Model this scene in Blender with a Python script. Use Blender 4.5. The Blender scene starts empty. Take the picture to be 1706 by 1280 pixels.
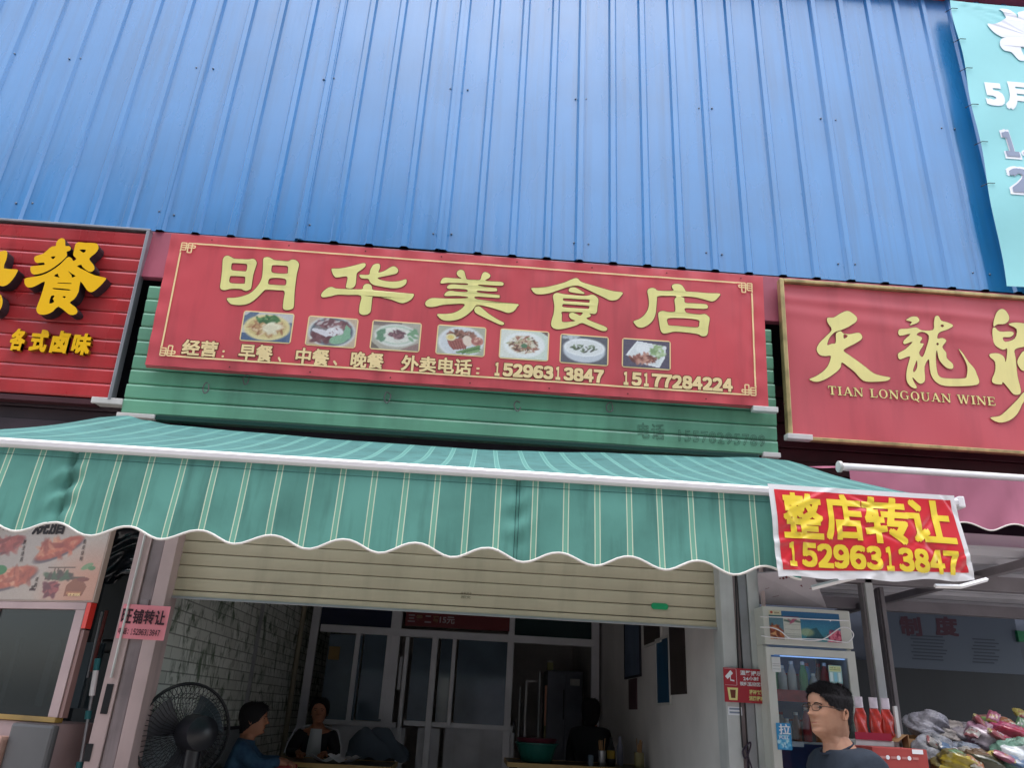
import bpy, bmesh, math, random
import numpy as np
from mathutils import Vector, Matrix
random.seed(7)
R_ = math.radians
sc = bpy.context.scene
COL = sc.collection
# ---------------------------------------------------------------- camera
# camera frame solved from the vanishing points of the facade (x right, y away, z up)
CAMP = Vector((0, 0, 1.55)); FL = 1281.0
_X = Vector((40000, 2660, 1281)); _U = Vector((162, -2990, 1281)); _U.normalize()
_X = (_X - _U * _X.dot(_U)).normalized(); _Y = _U.cross(_X)
cam_d = bpy.data.cameras.new('camera'); cam = bpy.data.objects.new('camera', cam_d); COL.objects.link(cam)
right = Vector((_X[0], _Y[0], _U[0])); down = Vector((_X[1], _Y[1], _U[1])); fwd = Vector((_X[2], _Y[2], _U[2]))
rot = Matrix((right, -down, -fwd)).transposed()
cam.matrix_world = Matrix.Translation(CAMP) @ rot.to_4x4()
cam_d.sensor_width = 36; cam_d.lens = 36 * FL / 1706; cam_d.clip_end = 500; cam_d.clip_start = .05
sc.camera = cam
# ---------------------------------------------------------------- light
SUN_EL = 78
w = bpy.data.worlds.new('World'); sc.world = w; w.use_nodes = True
nt = w.node_tree; bg = nt.nodes['Background']
sky = nt.nodes.new('ShaderNodeTexSky'); sky.sky_type = 'NISHITA'; sky.sun_disc = False
sky.sun_elevation = R_(SUN_EL); sky.sun_rotation = R_(180); sky.air_density = 1.0; sky.dust_density = 1.5; sky.ozone_density = 1.0
hs = nt.nodes.new('ShaderNodeHueSaturation'); hs.inputs['Saturation'].default_value = .5
nt.links.new(sky.outputs[0], hs.inputs['Color']); nt.links.new(hs.outputs[0], bg.inputs[0]); bg.inputs[1].default_value = .15
sd = bpy.data.lights.new('sun', 'SUN'); sd.energy = .8; sd.angle = R_(40); sd.color = (1, .96, .9)
sun = bpy.data.objects.new('sun', sd); COL.objects.link(sun)
sun.rotation_euler = (R_(90 - SUN_EL), 0, 0); sun.location = (0, -6, 14)
sc.view_settings.view_transform = 'Standard'; sc.view_settings.look = 'None'; sc.view_settings.gamma = 1
sc.view_settings.use_curve_mapping = False; sc.view_settings.exposure = 1.68
sc.cycles.max_bounces = 12; sc.cycles.diffuse_bounces = 8
# ---------------------------------------------------------------- helpers
def ray(px, py):
    a = ((px - 853), (py - 640), FL)
    return right * a[0] + down * a[1] + fwd * a[2]
def at(px, py, Y):
    d = ray(px, py); return CAMP + d * (Y / d.y)
def lin(c):
    return tuple(((v / 255) / 12.92 if v / 255 <= .04045 else (((v / 255) + .055) / 1.055) ** 2.4) for v in c)
class Plane:
    """a flat face of the facade: point O, unit u along it, v up it, n out of it"""
    def __init__(s, O, lean=0, yaw=0):
        s.O = Vector(O); y = R_(yaw); l = R_(lean)
        s.u = Vector((math.cos(y), math.sin(y), 0))
        out = Vector((math.sin(y), -math.cos(y), 0))
        s.v = (Vector((0, 0, 1)) * math.cos(l) + out * math.sin(l)).normalized()
        s.n = s.u.cross(s.v).normalized()
    def uv(s, px, py):
        d = ray(px, py); t = (s.O - CAMP).dot(s.n) / d.dot(s.n); p = CAMP + d * t - s.O
        return (p.dot(s.u), p.dot(s.v))
    def P(s, u, v, w=0):
        return s.O + s.u * u + s.v * v + s.n * w
def tag(o, label=None, cat=None, group=None, kind=None):
    if label: o['label'] = label
    if cat: o['category'] = cat
    if group: o['group'] = group
    if kind: o['kind'] = kind
    return o
def thing(name, loc, label, cat, group=None):
    o = bpy.data.objects.new(name, None); o.empty_display_size = .1; COL.objects.link(o); o.location = loc
    return tag(o, label, cat, group)
def origin(o):
    v = Vector((0, 0, 0))
    while o is not None: v = v + o.location; o = o.parent
    return v
def link(name, me, parent=None, kind=None, label=None):
    o = bpy.data.objects.new(name, me); COL.objects.link(o)
    if parent is not None: o.parent = parent
    if kind: o['kind'] = kind
    if label: o['label'] = label
    return o
class MB:
    def __init__(s): s.v = []; s.f = []; s.c = []; s.mi = []; s.cur = None
    def add(s, vs, fs, col=None):
        b = len(s.v); s.v += [tuple(p) for p in vs]; s.f += [tuple(i + b for i in f) for f in fs]
        s.c += [col] * len(fs); return s
    def box(s, x0, x1, y0, y1, z0, z1):
        vs = [(x, y, z) for z in (z0, z1) for y in (y0, y1) for x in (x0, x1)]
        return s.add(vs, [(0, 2, 3, 1), (4, 5, 7, 6), (0, 1, 5, 4), (2, 6, 7, 3), (0, 4, 6, 2), (1, 3, 7, 5)])
    def pbox(s, pl, u0, u1, v0, v1, w0, w1):
        vs = [pl.P(u, v, w) for w in (w0, w1) for v in (v0, v1) for u in (u0, u1)]
        return s.add(vs, [(0, 2, 3, 1), (4, 5, 7, 6), (0, 1, 5, 4), (2, 6, 7, 3), (0, 4, 6, 2), (1, 3, 7, 5)])
    def quad(s, a, b, c, d, col=None): return s.add([a, b, c, d], [(0, 1, 2, 3)], col)
    def tube(s, pts, r, n=8, cap=True):
        pts = [Vector(p) for p in pts]; N = len(pts)
        rr = r if isinstance(r, (list, tuple)) else [r] * N
        vs = []; ref = None
        for i, p in enumerate(pts):
            t = (pts[min(i + 1, N - 1)] - pts[max(i - 1, 0)]).normalized()
            if ref is None: ref = Vector((0, 0, 1)) if abs(t.z) < .9 else Vector((1, 0, 0))
            b = ref - t * ref.dot(t); b = b.normalized() if b.length > 1e-6 else t.orthogonal().normalized(); a = t.cross(b).normalized(); ref = b
            for k in range(n):
                q = 2 * math.pi * k / n; vs.append(p + (a * math.cos(q) + b * math.sin(q)) * rr[i])
        fs = [(i * n + k, i * n + (k + 1) % n, (i + 1) * n + (k + 1) % n, (i + 1) * n + k) for i in range(N - 1) for k in range(n)]
        if cap: fs += [tuple(range(n))[::-1], tuple((N - 1) * n + k for k in range(n))]
        return s.add(vs, fs)
    def lathe(s, prof, c, n=20):
        c = Vector(c); vs = []; m = len(prof)
        for (r, z) in prof:
            for k in range(n): q = 2 * math.pi * k / n; vs.append(c + Vector((r * math.cos(q), r * math.sin(q), z)))
        fs = [(i * n + k, i * n + (k + 1) % n, (i + 1) * n + (k + 1) % n, (i + 1) * n + k) for i in range(m - 1) for k in range(n)]
        fs += [tuple(range(n))[::-1], tuple((m - 1) * n + k for k in range(n))]
        return s.add(vs, fs)
    def grid(s, fn, nu, nv, colf=None, flip=False):
        b = len(s.v)
        s.v += [tuple(fn(i / nu, j / nv)) for j in range(nv + 1) for i in range(nu + 1)]
        for j in range(nv):
            for i in range(nu):
                a = b + j * (nu + 1) + i; q = (a, a + 1, a + nu + 2, a + nu + 1)
                s.f.append(q[::-1] if flip else q); s.c.append(colf(i, j) if colf else None)
        return s
    def build(s, name, m, parent=None, smooth=None, bevel=0, kind=None, label=None, vcol=None, cat=None, group=None):
        me = bpy.data.meshes.new(name); o0 = origin(parent)
        me.from_pydata([(p[0] - o0.x, p[1] - o0.y, p[2] - o0.z) for p in s.v], [], s.f); me.update()
        if any(c is not None for c in s.c):
            at_ = me.color_attributes.new('Col', 'FLOAT_COLOR', 'CORNER')
            arr = []
            for p, c in zip(me.polygons, s.c):
                c = c or (1, 1, 1); arr += [c[0], c[1], c[2], 1.0] * p.loop_total
            at_.data.foreach_set('color', arr)
        if vcol is not None:
            at_ = me.color_attributes.new('Col', 'FLOAT_COLOR', 'POINT'); at_.data.foreach_set('color', vcol)
        me.materials.append(m)
        if bevel:
            bm = bmesh.new(); bm.from_mesh(me)
            bmesh.ops.recalc_face_normals(bm, faces=bm.faces)
            es = [e for e in bm.edges if len(e.link_faces) == 2 and e.calc_face_angle(0) > .6]
            bmesh.ops.bevel(bm, geom=es, offset=bevel, segments=2, profile=.6, affect='EDGES', clamp_overlap=True)
            bm.to_mesh(me); bm.free()
        if smooth:
            for p in me.polygons: p.use_smooth = True
            if smooth is not True: me.set_sharp_from_angle(angle=R_(smooth))
        o = link(name, me, parent, kind, label)
        if label or cat: tag(o, label, cat, group)
        return o
# ---------------------------------------------------------------- materials
_M = {}
def mat(name, rgb, rough=.6, metal=0, spec=.5, noise=None, streak=None, bump=None, coat=0, coat_ior=1.5, vcol=False, trans=0, alpha=None, sheen=0, emit=None, weave=None, tint=None, rvar=0):
    if name in _M: return _M[name]
    m = bpy.data.materials.new(name); m.use_nodes = True; t = m.node_tree; b = t.nodes['Principled BSDF']; L = t.links
    N = lambda k: t.nodes.new('ShaderNode' + k)
    base = lin(rgb) + (1,)
    b.inputs['Base Color'].default_value = base; b.inputs['Roughness'].default_value = rough
    b.inputs['Metallic'].default_value = metal; b.inputs['Specular IOR Level'].default_value = spec
    b.inputs['Coat Weight'].default_value = coat; b.inputs['Coat IOR'].default_value = coat_ior; b.inputs['Coat Roughness'].default_value = rough * .8
    if trans: b.inputs['Transmission Weight'].default_value = trans
    if alpha is not None: b.inputs['Alpha'].default_value = alpha
    geo = N('NewGeometry'); src = None
    if vcol:
        a = N('VertexColor'); a.layer_name = 'Col'; src = a.outputs[0]
    def mul(src, fac, dark):
        mx = N('MixRGB'); mx.blend_type = 'MULTIPLY'
        mx.inputs[2].default_value = dark + (1,)
        L.new(fac, mx.inputs[0])
        if src is None: mx.inputs[1].default_value = base
        else: L.new(src, mx.inputs[1])
        return mx.outputs[0]
    def noisef(scale, stretch=(1, 1, 1), lo=.4, hi=.7, det=5):
        mp = N('Mapping'); mp.inputs['Scale'].default_value = stretch; L.new(geo.outputs['Position'], mp.inputs[0])
        n = N('TexNoise'); n.inputs['Scale'].default_value = scale; n.inputs['Detail'].default_value = det; L.new(mp.outputs[0], n.inputs['Vector'])
        r = N('MapRange'); r.inputs[1].default_value = lo; r.inputs[2].default_value = hi; L.new(n.outputs['Fac'], r.inputs[0])
        return r.outputs[0], n.outputs['Fac']
    if noise:
        f, _ = noisef(noise[0]); g = 1 - noise[1]
        tn = tint or (1, 1, 1)
        src = mul(src, f, (g * tn[0], g * tn[1], g * tn[2]))
    if streak:
        f, _ = noisef(streak[0], (1, 1, streak[2] if len(streak) > 2 else .06), .5, .75); g = 1 - streak[1]
        src = mul(src, f, (g, g, g))
    if src is not None: L.new(src, b.inputs['Base Color'])
    if rvar:
        f, _ = noisef(3, (1, 1, .3)); ma = N('MapRange'); ma.inputs[3].default_value = max(.02, rough - rvar); ma.inputs[4].default_value = rough + rvar
        L.new(f, ma.inputs[0]); L.new(ma.outputs[0], b.inputs['Roughness'])
    if bump:
        _, raw = noisef(bump[0], bump[2] if len(bump) > 2 else (1, 1, 1)); bp = N('Bump'); bp.inputs['Strength'].default_value = bump[1]
        bp.inputs['Distance'].default_value = bump[3] if len(bump) > 3 else .01
        L.new(raw, bp.inputs['Height']); L.new(bp.outputs[0], b.inputs['Normal'])
        if coat: L.new(bp.outputs[0], b.inputs['Coat Normal'])
    if emit:
        b.inputs['Emission Color'].default_value = lin(emit[0]) + (1,); b.inputs['Emission Strength'].default_value = emit[1]
    _M[name] = m; return m
def cloth(name, rgb, thr=.25, **k):
    """thin cloth that lets some light through"""
    m = mat(name, rgb, **k); t = m.node_tree; b = t.nodes['Principled BSDF']; out = t.nodes['Material Output']
    tr = t.nodes.new('ShaderNodeBsdfTranslucent'); mx = t.nodes.new('ShaderNodeMixShader'); mx.inputs[0].default_value = thr
    lk = [l for l in t.links if l.to_socket == b.inputs['Base Color']]
    if lk: t.links.new(lk[0].from_socket, tr.inputs[0])
    else: tr.inputs[0].default_value = lin(rgb) + (1,)
    t.links.new(b.outputs[0], mx.inputs[1]); t.links.new(tr.outputs[0], mx.inputs[2]); t.links.new(mx.outputs[0], out.inputs[0])
    return m
# ---------------------------------------------------------------- lettering
def catmull(pts, k=3):
    n = len(pts); out = []
    for i in range(n):
        p0, p1, p2, p3 = [np.array(pts[(i + d) % n], float) for d in (-1, 0, 1, 2)]
        for j in range(k):
            t = j / k
            out.append(tuple(.5 * ((2 * p1) + (-p0 + p2) * t + (2 * p0 - 5 * p1 + 4 * p2 - p3) * t * t + (-p0 + 3 * p1 - 3 * p2 + p3) * t ** 3)))
    return out
def curve_mesh(polys, offset=0, extrude=0):
    c = bpy.data.curves.new('tmp', 'CURVE'); c.dimensions = '2D'; c.fill_mode = 'BOTH'; c.offset = offset; c.extrude = extrude
    for P in polys:
        s = c.splines.new('POLY'); s.points.add(len(P) - 1); s.use_cyclic_u = True
        for i, p in enumerate(P): s.points[i].co = (p[0], p[1], 0, 1)
    return ev(c)
def ev(c):
    o = bpy.data.objects.new('tmp', c); COL.objects.link(o)
    dg = bpy.context.evaluated_depsgraph_get(); dg.update()
    me = bpy.data.meshes.new_from_object(o.evaluated_get(dg))
    v = [tuple(x.co) for x in me.vertices]; f = [tuple(p.vertices) for p in me.polygons]
    bpy.data.objects.remove(o); bpy.data.meshes.remove(me)
    return v, f
_T = {}
def text2d(s, bold=.02, extrude=0, outline=0, shear=0, space=1.0):
    key = (s, bold, extrude, outline, space)
    if key not in _T:
        c = bpy.data.curves.new('tmp', 'FONT'); c.body = s; c.size = 1; c.offset = bold; c.extrude = extrude; c.resolution_u = 3
        c.space_character = space
        if outline: c.fill_mode = 'NONE'; c.bevel_depth = outline; c.bevel_resolution = 0; c.offset = 0
        _T[key] = ev(c)
    return _T[key]
def map_text(s, pl, box, w=.003, bold=.02, depth=0, outline=0, warp=None, cuts=0, space=1.0, fat=True):
    """fit lettering into box (u0,v0,u1,v1) on the plane"""
    if s.isdigit() and s[0] < '\u0100' and not outline:      # figures from the wide face, one by one
        V, F = [], []; n = len(s); cw_ = (box[2] - box[0]) / n
        for i, ch in enumerate(s):
            a_, b_ = (.26, .66) if ch == '1' else (.08, .92)
            v, f = map_text(chr(ord(ch) + 0xFEE0), pl, (box[0] + cw_ * (i + a_), box[1], box[0] + cw_ * (i + b_), box[3]), w=w, bold=bold, depth=depth, warp=warp, cuts=cuts)
            F += [tuple(k + len(V) for k in q) for q in f]; V += list(v)
        return V, F
    cjk = any(ord(ch) > 0x2e00 for ch in s) and fat and not outline
    v, f = text2d(s, .004 if cjk else bold, .5 if depth else 0, outline, space=space)
    fat = cjk
    xs = [p[0] for p in v]; ys = [p[1] for p in v]; x0, x1, y0, y1 = min(xs), max(xs), min(ys), max(ys)
    su = (box[2] - box[0]) / (x1 - x0); sv = (box[3] - box[1]) / (y1 - y0)
    out = []
    if fat and any(ord(ch) > 0x2e00 for ch in s):      # heavy Chinese type: the strokes are thickened by shifted copies
        d = max(bold - .004, .004); V = []; F2 = []
        for q, (dx, dy) in enumerate(((0, 0), (d, d), (-d, d), (d, -d), (-d, -d), (d, 0), (-d, 0))):
            F2 += [tuple(i + len(V) for i in g) for g in f]; V += [(p[0] + dx, p[1] + dy, p[2] + q * 1e-5) for p in v]
        lay = [1.2e-4 * (i // len(v)) for i in range(len(V))]; v, f = V, F2
    else: lay = None
    if lay and not depth: v = [(p[0], p[1], p[2] * 0 + lay[i] / max(su, 1e-6)) for i, p in enumerate(v)]
    if cuts:
        tri = [t for q in f for t in [(q[0], q[k], q[k + 1]) for k in range(1, len(q) - 1)]]
        for _ in range(cuts):
            mid = {}; nv = list(v); nt_ = []
            def m_(a, b):
                k = (a, b) if a < b else (b, a)
                if k not in mid: mid[k] = len(nv); nv.append(tuple((nv[a][i] + nv[b][i]) / 2 for i in range(3)))
                return mid[k]
            for a, b, c in tri:
                ab, bc, ca = m_(a, b), m_(b, c), m_(c, a); nt_ += [(a, ab, ca), (ab, b, bc), (ca, bc, c), (ab, bc, ca)]
            v, tri = nv, nt_
        f = tri
    for p in v:
        u = box[0] + (p[0] - x0) * su; vv_ = box[1] + (p[1] - y0) * sv
        z = w + (p[2] * depth if depth else p[2] * su) + (depth / 2 if depth else 0)
        out.append(warp(u, vv_, z) if warp else pl.P(u, vv_, z))
    return out, f
def pxbox(pl, a, b):
    p, q = pl.uv(*a), pl.uv(*b); return (p[0], p[1], q[0], q[1])
def lettering(s, pl, a, b, m, parent, name='lettering', **k):
    """a = lower left corner, b = upper right corner of the words"""
    v, f = map_text(s, pl, pxbox(pl, a, b), **k); return MB().add(v, f).build(name, m, parent)
def glyph(pl, polys, x0, y0, sc_, w=.003, offset=0, depth=0, smooth=3):
    P = [[pl.uv(x0 + p[0] * sc_, y0 + p[1] * sc_) for p in (catmull(q, smooth) if smooth else q)] for q in polys]
    v, f = curve_mesh(P, offset, .5 if depth else 0)
    return [pl.P(p[0], p[1], w + (p[2] + .5) * depth if depth else w) for p in v], f
def rim(v, f, pl, r, lift=2e-4):
    """a printed rim round a character: copies shifted outwards, each a hair above the last"""
    V, F = [], []
    for k in range(8):
        a = k * math.pi / 4; d = pl.u * r * math.cos(a) + pl.v * r * math.sin(a) + pl.n * lift * k
        F += [tuple(i + len(V) for i in q) for q in f]; V += [Vector(p) + d for p in v]
    return V, F
# ---------------------------------------------------------------- printed pictures
class Canvas:
    def __init__(s, w, h, bgc):
        s.w = w; s.h = h; s.a = np.zeros((h, w, 3)); s.a[:] = bgc
        s.yy, s.xx = np.mgrid[0:h, 0:w] / np.array([h - 1, w - 1])[:, None, None]
        s.rs = np.random.RandomState(w * 31 + h)
    def mask(s, m, c, al=1.): m = np.clip(m, 0, 1)[..., None] * al; s.a = s.a * (1 - m) + np.array(c) * m
    def ell(s, cx, cy, rx, ry, c, rot=0, soft=.12, al=1.):
        asp = s.w / s.h; x = (s.xx - cx) * asp; y = s.yy - cy; q = R_(rot)
        X = x * math.cos(q) + y * math.sin(q); Y = -x * math.sin(q) + y * math.cos(q)
        d = np.sqrt((X / (rx * asp)) ** 2 + (Y / ry) ** 2); s.mask((1 - d) / soft + .5, c, al)
    def rect(s, x0, y0, x1, y1, c, al=1.): s.mask(((s.xx >= x0) & (s.xx <= x1) & (s.yy >= y0) & (s.yy <= y1)) * 1., c, al)
    def poly(s, pts, c, al=1.):
        m = np.zeros(s.xx.shape, bool); n = len(pts)
        for i in range(n):
            (x1, y1), (x2, y2) = pts[i], pts[(i + 1) % n]
            if y1 == y2: continue
            k = ((y1 > s.yy) != (y2 > s.yy)) & (s.xx < (x2 - x1) * (s.yy - y1) / (y2 - y1) + x1); m ^= k
        s.mask(m * 1., c, al)
    def blobs(s, n, cx, cy, rx, ry, cols, size=.05, al=.9, long=1.6):
        for i in range(n):
            q = s.rs.rand() * 6.28; r = math.sqrt(s.rs.rand()); k = size * (.5 + s.rs.rand())
            s.ell(cx + rx * r * math.cos(q), cy + ry * r * math.sin(q), k * long, k, cols[s.rs.randint(len(cols))], s.rs.rand() * 180, .5, al)
    def grain(s, k): s.a = np.clip(s.a + s.rs.randn(s.h, s.w, 1) * k, 0, 255)
    def lines(s, x0, y0, x1, y1, n, c, al=.7, th=.4):
        for i in range(n):
            y = y0 + (y1 - y0) * (i + .2) / n
            for k in range(8):
                xa = x0 + (x1 - x0) * (k + s.rs.rand() * .3) / 8
                s.rect(xa, y, xa + (x1 - x0) / 8 * (.5 + .4 * s.rs.rand()), y + (y1 - y0) / n * th, c, al)
    def put(s, pl, corners, w, m, parent, name='picture', label=None, warp=None):
        """corners: tl, tr, br, bl in (u, v)"""
        tl, tr, br, bl = [np.array(c) for c in corners]; mb = MB()
        def fn(a, b):
            p = (tl * (1 - a) + tr * a) * (1 - b) + (bl * (1 - a) + br * a) * b
            return warp(p[0], p[1], w) if warp else pl.P(p[0], p[1], w)
        mb.grid(fn, s.w - 1, s.h - 1, flip=True)
        g = np.clip(s.a, 0, 255) / 255; g = np.where(g <= .04045, g / 12.92, ((g + .055) / 1.055) ** 2.4)
        vc = np.concatenate([g.reshape(-1, 3), np.ones((s.w * s.h, 1))], 1).ravel()
        return mb.build(name, m, parent, vcol=vc, label=label)
def pxc(pl, *pts): return [pl.uv(*p) for p in pts]
# ================================================================ materials
m_blue = mat('blue_steel', (18, 122, 188), rough=.33, spec=.8, coat=.8, coat_ior=1.7, noise=(1.6, .14), streak=(16, .24, .03), bump=(7, .38, (1, 1, .07), .014), rvar=.08)
m_redboard = mat('red_board', (194, 54, 58), rough=.35, spec=.7, noise=(1.5, .25), streak=(9, .2), bump=(4, .1), rvar=.1)
m_green = mat('green_board', (118, 178, 146), rough=.4, spec=.6, noise=(2.2, .25), streak=(5, .3, .12), bump=(5, .1), rvar=.12, tint=(1.1, 1.02, 1.06))
m_vinyl = mat('red_vinyl', (214, 82, 90), rough=.42, spec=.6, noise=(1.3, .14), streak=(8, .22, .05), bump=(1.4, .3, (1, 1, .5), .02), coat=.35, rvar=.08)
m_vinyl2 = mat('maroon_vinyl', (200, 88, 96), rough=.5, spec=.5, noise=(1.1, .14), streak=(6, .2, .1), bump=(1.2, .25, (1, 1, 1), .02), coat=.1)
m_gold = mat('gold_print', (240, 230, 150), rough=.45, streak=(14, .1, .05), noise=(3, .1), coat=.3)
m_cream = mat('cream_print', (246, 216, 160), rough=.5)
m_out = mat('brown_outline', (112, 48, 30), rough=.6)
m_yel = mat('yellow_acrylic', (244, 188, 8), rough=.3, coat=.3)
m_side = mat('dark_side', (48, 38, 44), rough=.5)
m_dark = mat('dark_wall', (42, 40, 52), rough=.8, noise=(3, .4))
m_maroon = mat('maroon_metal', (70, 28, 36), rough=.5, noise=(3, .4))
m_mauve = mat('red_fascia', (176, 84, 104), rough=.5, noise=(3, .25), streak=(12, .3))
m_alu = mat('aluminium', (172, 172, 176), rough=.38, metal=.7, noise=(6, .15))
m_white = mat('white_metal', (212, 208, 204), rough=.45, noise=(5, .2), streak=(8, .2))
m_bar = mat('white_bar', (236, 232, 234), rough=.25, noise=(5, .08), coat=.4)
m_goldfr = mat('gold_frame', (206, 184, 130), rough=.4, metal=.55, noise=(9, .45), streak=(14, .3))
m_black = mat('black_plastic', (22, 22, 26), rough=.4)
m_print = mat('print', (255, 255, 255), rough=.4, vcol=True, coat=.15)
m_screw = mat('screw_steel', (110, 120, 135), rough=.4, metal=.8)
# ================================================================ setting
def struct(name, mb, m, **k): return tag(mb.build(name, m, **k), kind='structure')
m_ground = mat('concrete_ground', (168, 162, 154), rough=.85, noise=(2, .3), bump=(40, .3))
struct('ground', MB().quad((-60, -60, 0), (60, -60, 0), (60, 60, 0), (-60, 60, 0)), m_ground)
struct('pavement', MB().box(-9, 9, 3.3, 5.2, 0.004, .13), mat('pavement_tile', (176, 168, 160), rough=.8, noise=(3, .3)), bevel=.01)
# ================================================================ blue cladding
YB = 5.05; ZB, ZT = 4.775, 7.95
bw = thing('blue_cladding_wall', (0, YB, ZB), 'tall blue corrugated steel wall above the shop signs', 'wall')
seams = [at(p, q, YB).x for p, q in ((267, 386), (499, 398), (738, 418), (964, 431), (1191, 449), (1417, 464), (1640, 482))]
pw = (seams[-1] - seams[0]) / 6
xs0 = [seams[0] - pw * k for k in range(4, 0, -1)] + seams + [seams[-1] + pw * k for k in (1, 2, 3)]
def panel_mesh():
    mb = MB(); q = pw / 4; prof = []
    for k in range(4):
        a = k * q
        prof += [(a - .036, 0), (a - .020, -.023), (a + .020, -.023), (a + .036, 0)]
    prof += [(pw - .036, 0), (pw - .020, -.022), (pw + .012, -.022), (pw + .012, -.016)]
    n = len(prof); zs = [ZB, ZB + .02] + [ZB + (ZT - ZB) * i / 12 for i in range(1, 13)]
    for z in zs:
        for p in prof: mb.v.append((p[0], YB + p[1], z))
    for j in range(len(zs) - 1):
        for i in range(n - 1): mb.f.append((j * n + i, j * n + i + 1, (j + 1) * n + i + 1, (j + 1) * n + i)); mb.c.append(None)
    return mb
pm = panel_mesh().build('panel', m_blue, bw)
sol = None
rp = random.Random(3)
for i, x in enumerate(xs0[:-1]):
    o = pm if i == 0 else link('panel', pm.data, bw)
    o.location = (x, -.0045 * (i % 2) - .002, rp.uniform(-.006, .006)); o.rotation_euler = (0, R_(rp.uniform(-.08, .08)), 0)
mb = MB()
for x in xs0[:-1]:
    for z, dz in ((ZB + .16, 0), (ZB + 1.62, 0)):
        for dx in (.055, .30 * pw / 1.08 + .25, pw - .12 + .06):
            c = Vector((x + dx + rp.uniform(-.02, .02), YB - .004, z + rp.uniform(-.012, .012)))
            vs = []
            for r, y in ((.0085, 0), (.008, -.006), (.004, -.010)):
                for k in range(6): q = k * math.pi / 3; vs.append(c + Vector((r * math.cos(q), y, r * math.sin(q))))
            mb.add(vs, [(a * 6 + k, a * 6 + (k + 1) % 6, a * 6 + 6 + (k + 1) % 6, a * 6 + 6 + k) for a in (0, 1) for k in range(6)] + [tuple(range(12, 18))])
mb.build('screws', m_screw, bw, kind='stuff')
fa = MB().box(-8, 9, 4.93, 5.3, 7.96, 8.12).box(-8, 9, 4.86, 5.3, 8.122, 8.3)
fa.build('roof_trim', m_mauve, bw, bevel=.01)
MB().box(-8, 9, YB + .12, YB + .3, ZB - .02, 8.12).build('backing', m_dark, bw)
# ================================================================ wall behind the signs
hw = thing('header_wall', (0, 5.4, 3), 'dark maroon wall hidden behind the shop signs and boards', 'wall')
MB().box(-8, 9, 5.45, 5.6, 2.9, 4.8).build('wall_face', m_dark, hw)
MB().box(-8, 9, 5.045, 5.10, 4.37, 4.766).build('fascia_beam', m_mauve, hw, bevel=.006)
mb = MB()
for k in range(9): mb.box(1.95, 9, 5.3 + .012 * (k % 2), 5.4, 3.06 + k * .1, 3.154 + k * .1)
mb.build('corrugated_sheet', m_maroon, hw, bevel=.004)
for k in range(5): MB().box(-8, -2.2, 5.2 + .02 * (k % 2), 5.4, 3.0 + k * .09, 3.085 + k * .09).build('shutter_hood_strip', mat('hood_%d' % (k % 2), ((64, 50, 56), (92, 22, 34))[k == 3 or k == 4], rough=.4, noise=(4, .3)), hw, bevel=.004)
# ================================================================ slatted boards
def slat_board(root, pl, u0, u1, v0, v1, n, m, endm=None):
    h = (v1 - v0) / n
    prof = [(0, -.016), (.002, -.004), (.010, .004), (h * .5, .007), (h - .02, .008), (h - .007, .003), (h - .005, -.016)]
    vs = [pl.P(u, v0 + a, b) for u in (u0, u1) for a, b in prof]; k = len(prof)
    mb = MB().add(vs, [(i, i + 1, k + i + 1, k + i) for i in range(k - 1)] + [tuple(range(k)), tuple(range(k, 2 * k))[::-1]])
    o = mb.build('slat', m, root)
    for i in range(1, n):
        c = link('slat', o.data, root); c.location = pl.v * (h * i) + pl.n * rp.uniform(-.0015, .0015) + pl.u * rp.uniform(-.003, .003)
    MB().pbox(pl, u0 + .01, u1 - .01, v0, v1, -.06, -.018).build('backing', m_side, root)
    return h
# green board
PG = Plane((0, 5.12, 3.33), 4.5)
gbl = PG.uv(202, 688); gbr = PG.uv(1296, 755)
gv = PG.uv(246, 475)[1]
gb = thing('green_slat_board', PG.P(0, 0), 'green slatted board behind the main red restaurant sign', 'sign board')
slat_board(gb, PG, gbl[0], gbr[0], gbl[1], gv, 9, m_green)
MB().pbox(PG, gbl[0] + .24, gbr[0] - .14, gbl[1] - .035, gbl[1] - .002, -.06, .012).build('bottom_rail', mat('rail_green', (16, 60, 52), rough=.4), gb, bevel=.004)
def bracket(pl, a, b, root, h=.032, m=m_white, w0=-.02, w1=.05):
    p, q = pl.uv(*a), pl.uv(*b)
    MB().pbox(pl, p[0], q[0], p[1] - h, p[1], w0, w1).build('end_bracket', m, root, bevel=.006)
bracket(PG, (197, 688), (260, 692), gb, w0=-.03, w1=.024); bracket(PG, (1270, 754), (1299, 757), gb, h=.035, w0=-.03, w1=.024)
# old glue marks, torn wire ends
m_wire = mat('wire_grey', (120, 108, 110), rough=.6)
m_mark = mat('glue_mark', (62, 84, 74), rough=.8)
def wire(root, pl, cx, cy, n, s, seed):
    r = random.Random(seed); pts = []
    u, v = pl.uv(cx, cy); a = 0
    for i in range(n):
        a += r.uniform(.5, 1.5); pts.append(pl.P(u + s * .55 * math.cos(a) * (1 + .3 * r.random()), v + s * 1.1 * math.sin(a) - s * .1 * i / n, .014 + .02 * r.random()))
    MB().tube(catpath(pts), .0042, 5).build('wire', m_wire, root)
def catpath(pts, k=4):
    n = len(pts); out = []
    for i in range(n - 1):
        p0, p1, p2, p3 = [Vector(pts[min(max(i + d, 0), n - 1)]) for d in (-1, 0, 1, 2)]
        for j in range(k):
            t = j / k; out.append(.5 * ((2 * p1) + (-p0 + p2) * t + (2 * p0 - 5 * p1 + 4 * p2 - p3) * t * t + (-p0 + 3 * p1 - 3 * p2 + p3) * t ** 3))
    return out + [Vector(pts[-1])]
for i, (cx, cy) in enumerate(((345, 648), (412, 634), (646, 664), (862, 678), (1015, 680))): wire(gb, PG, cx, cy, 7, .035, i)
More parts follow.
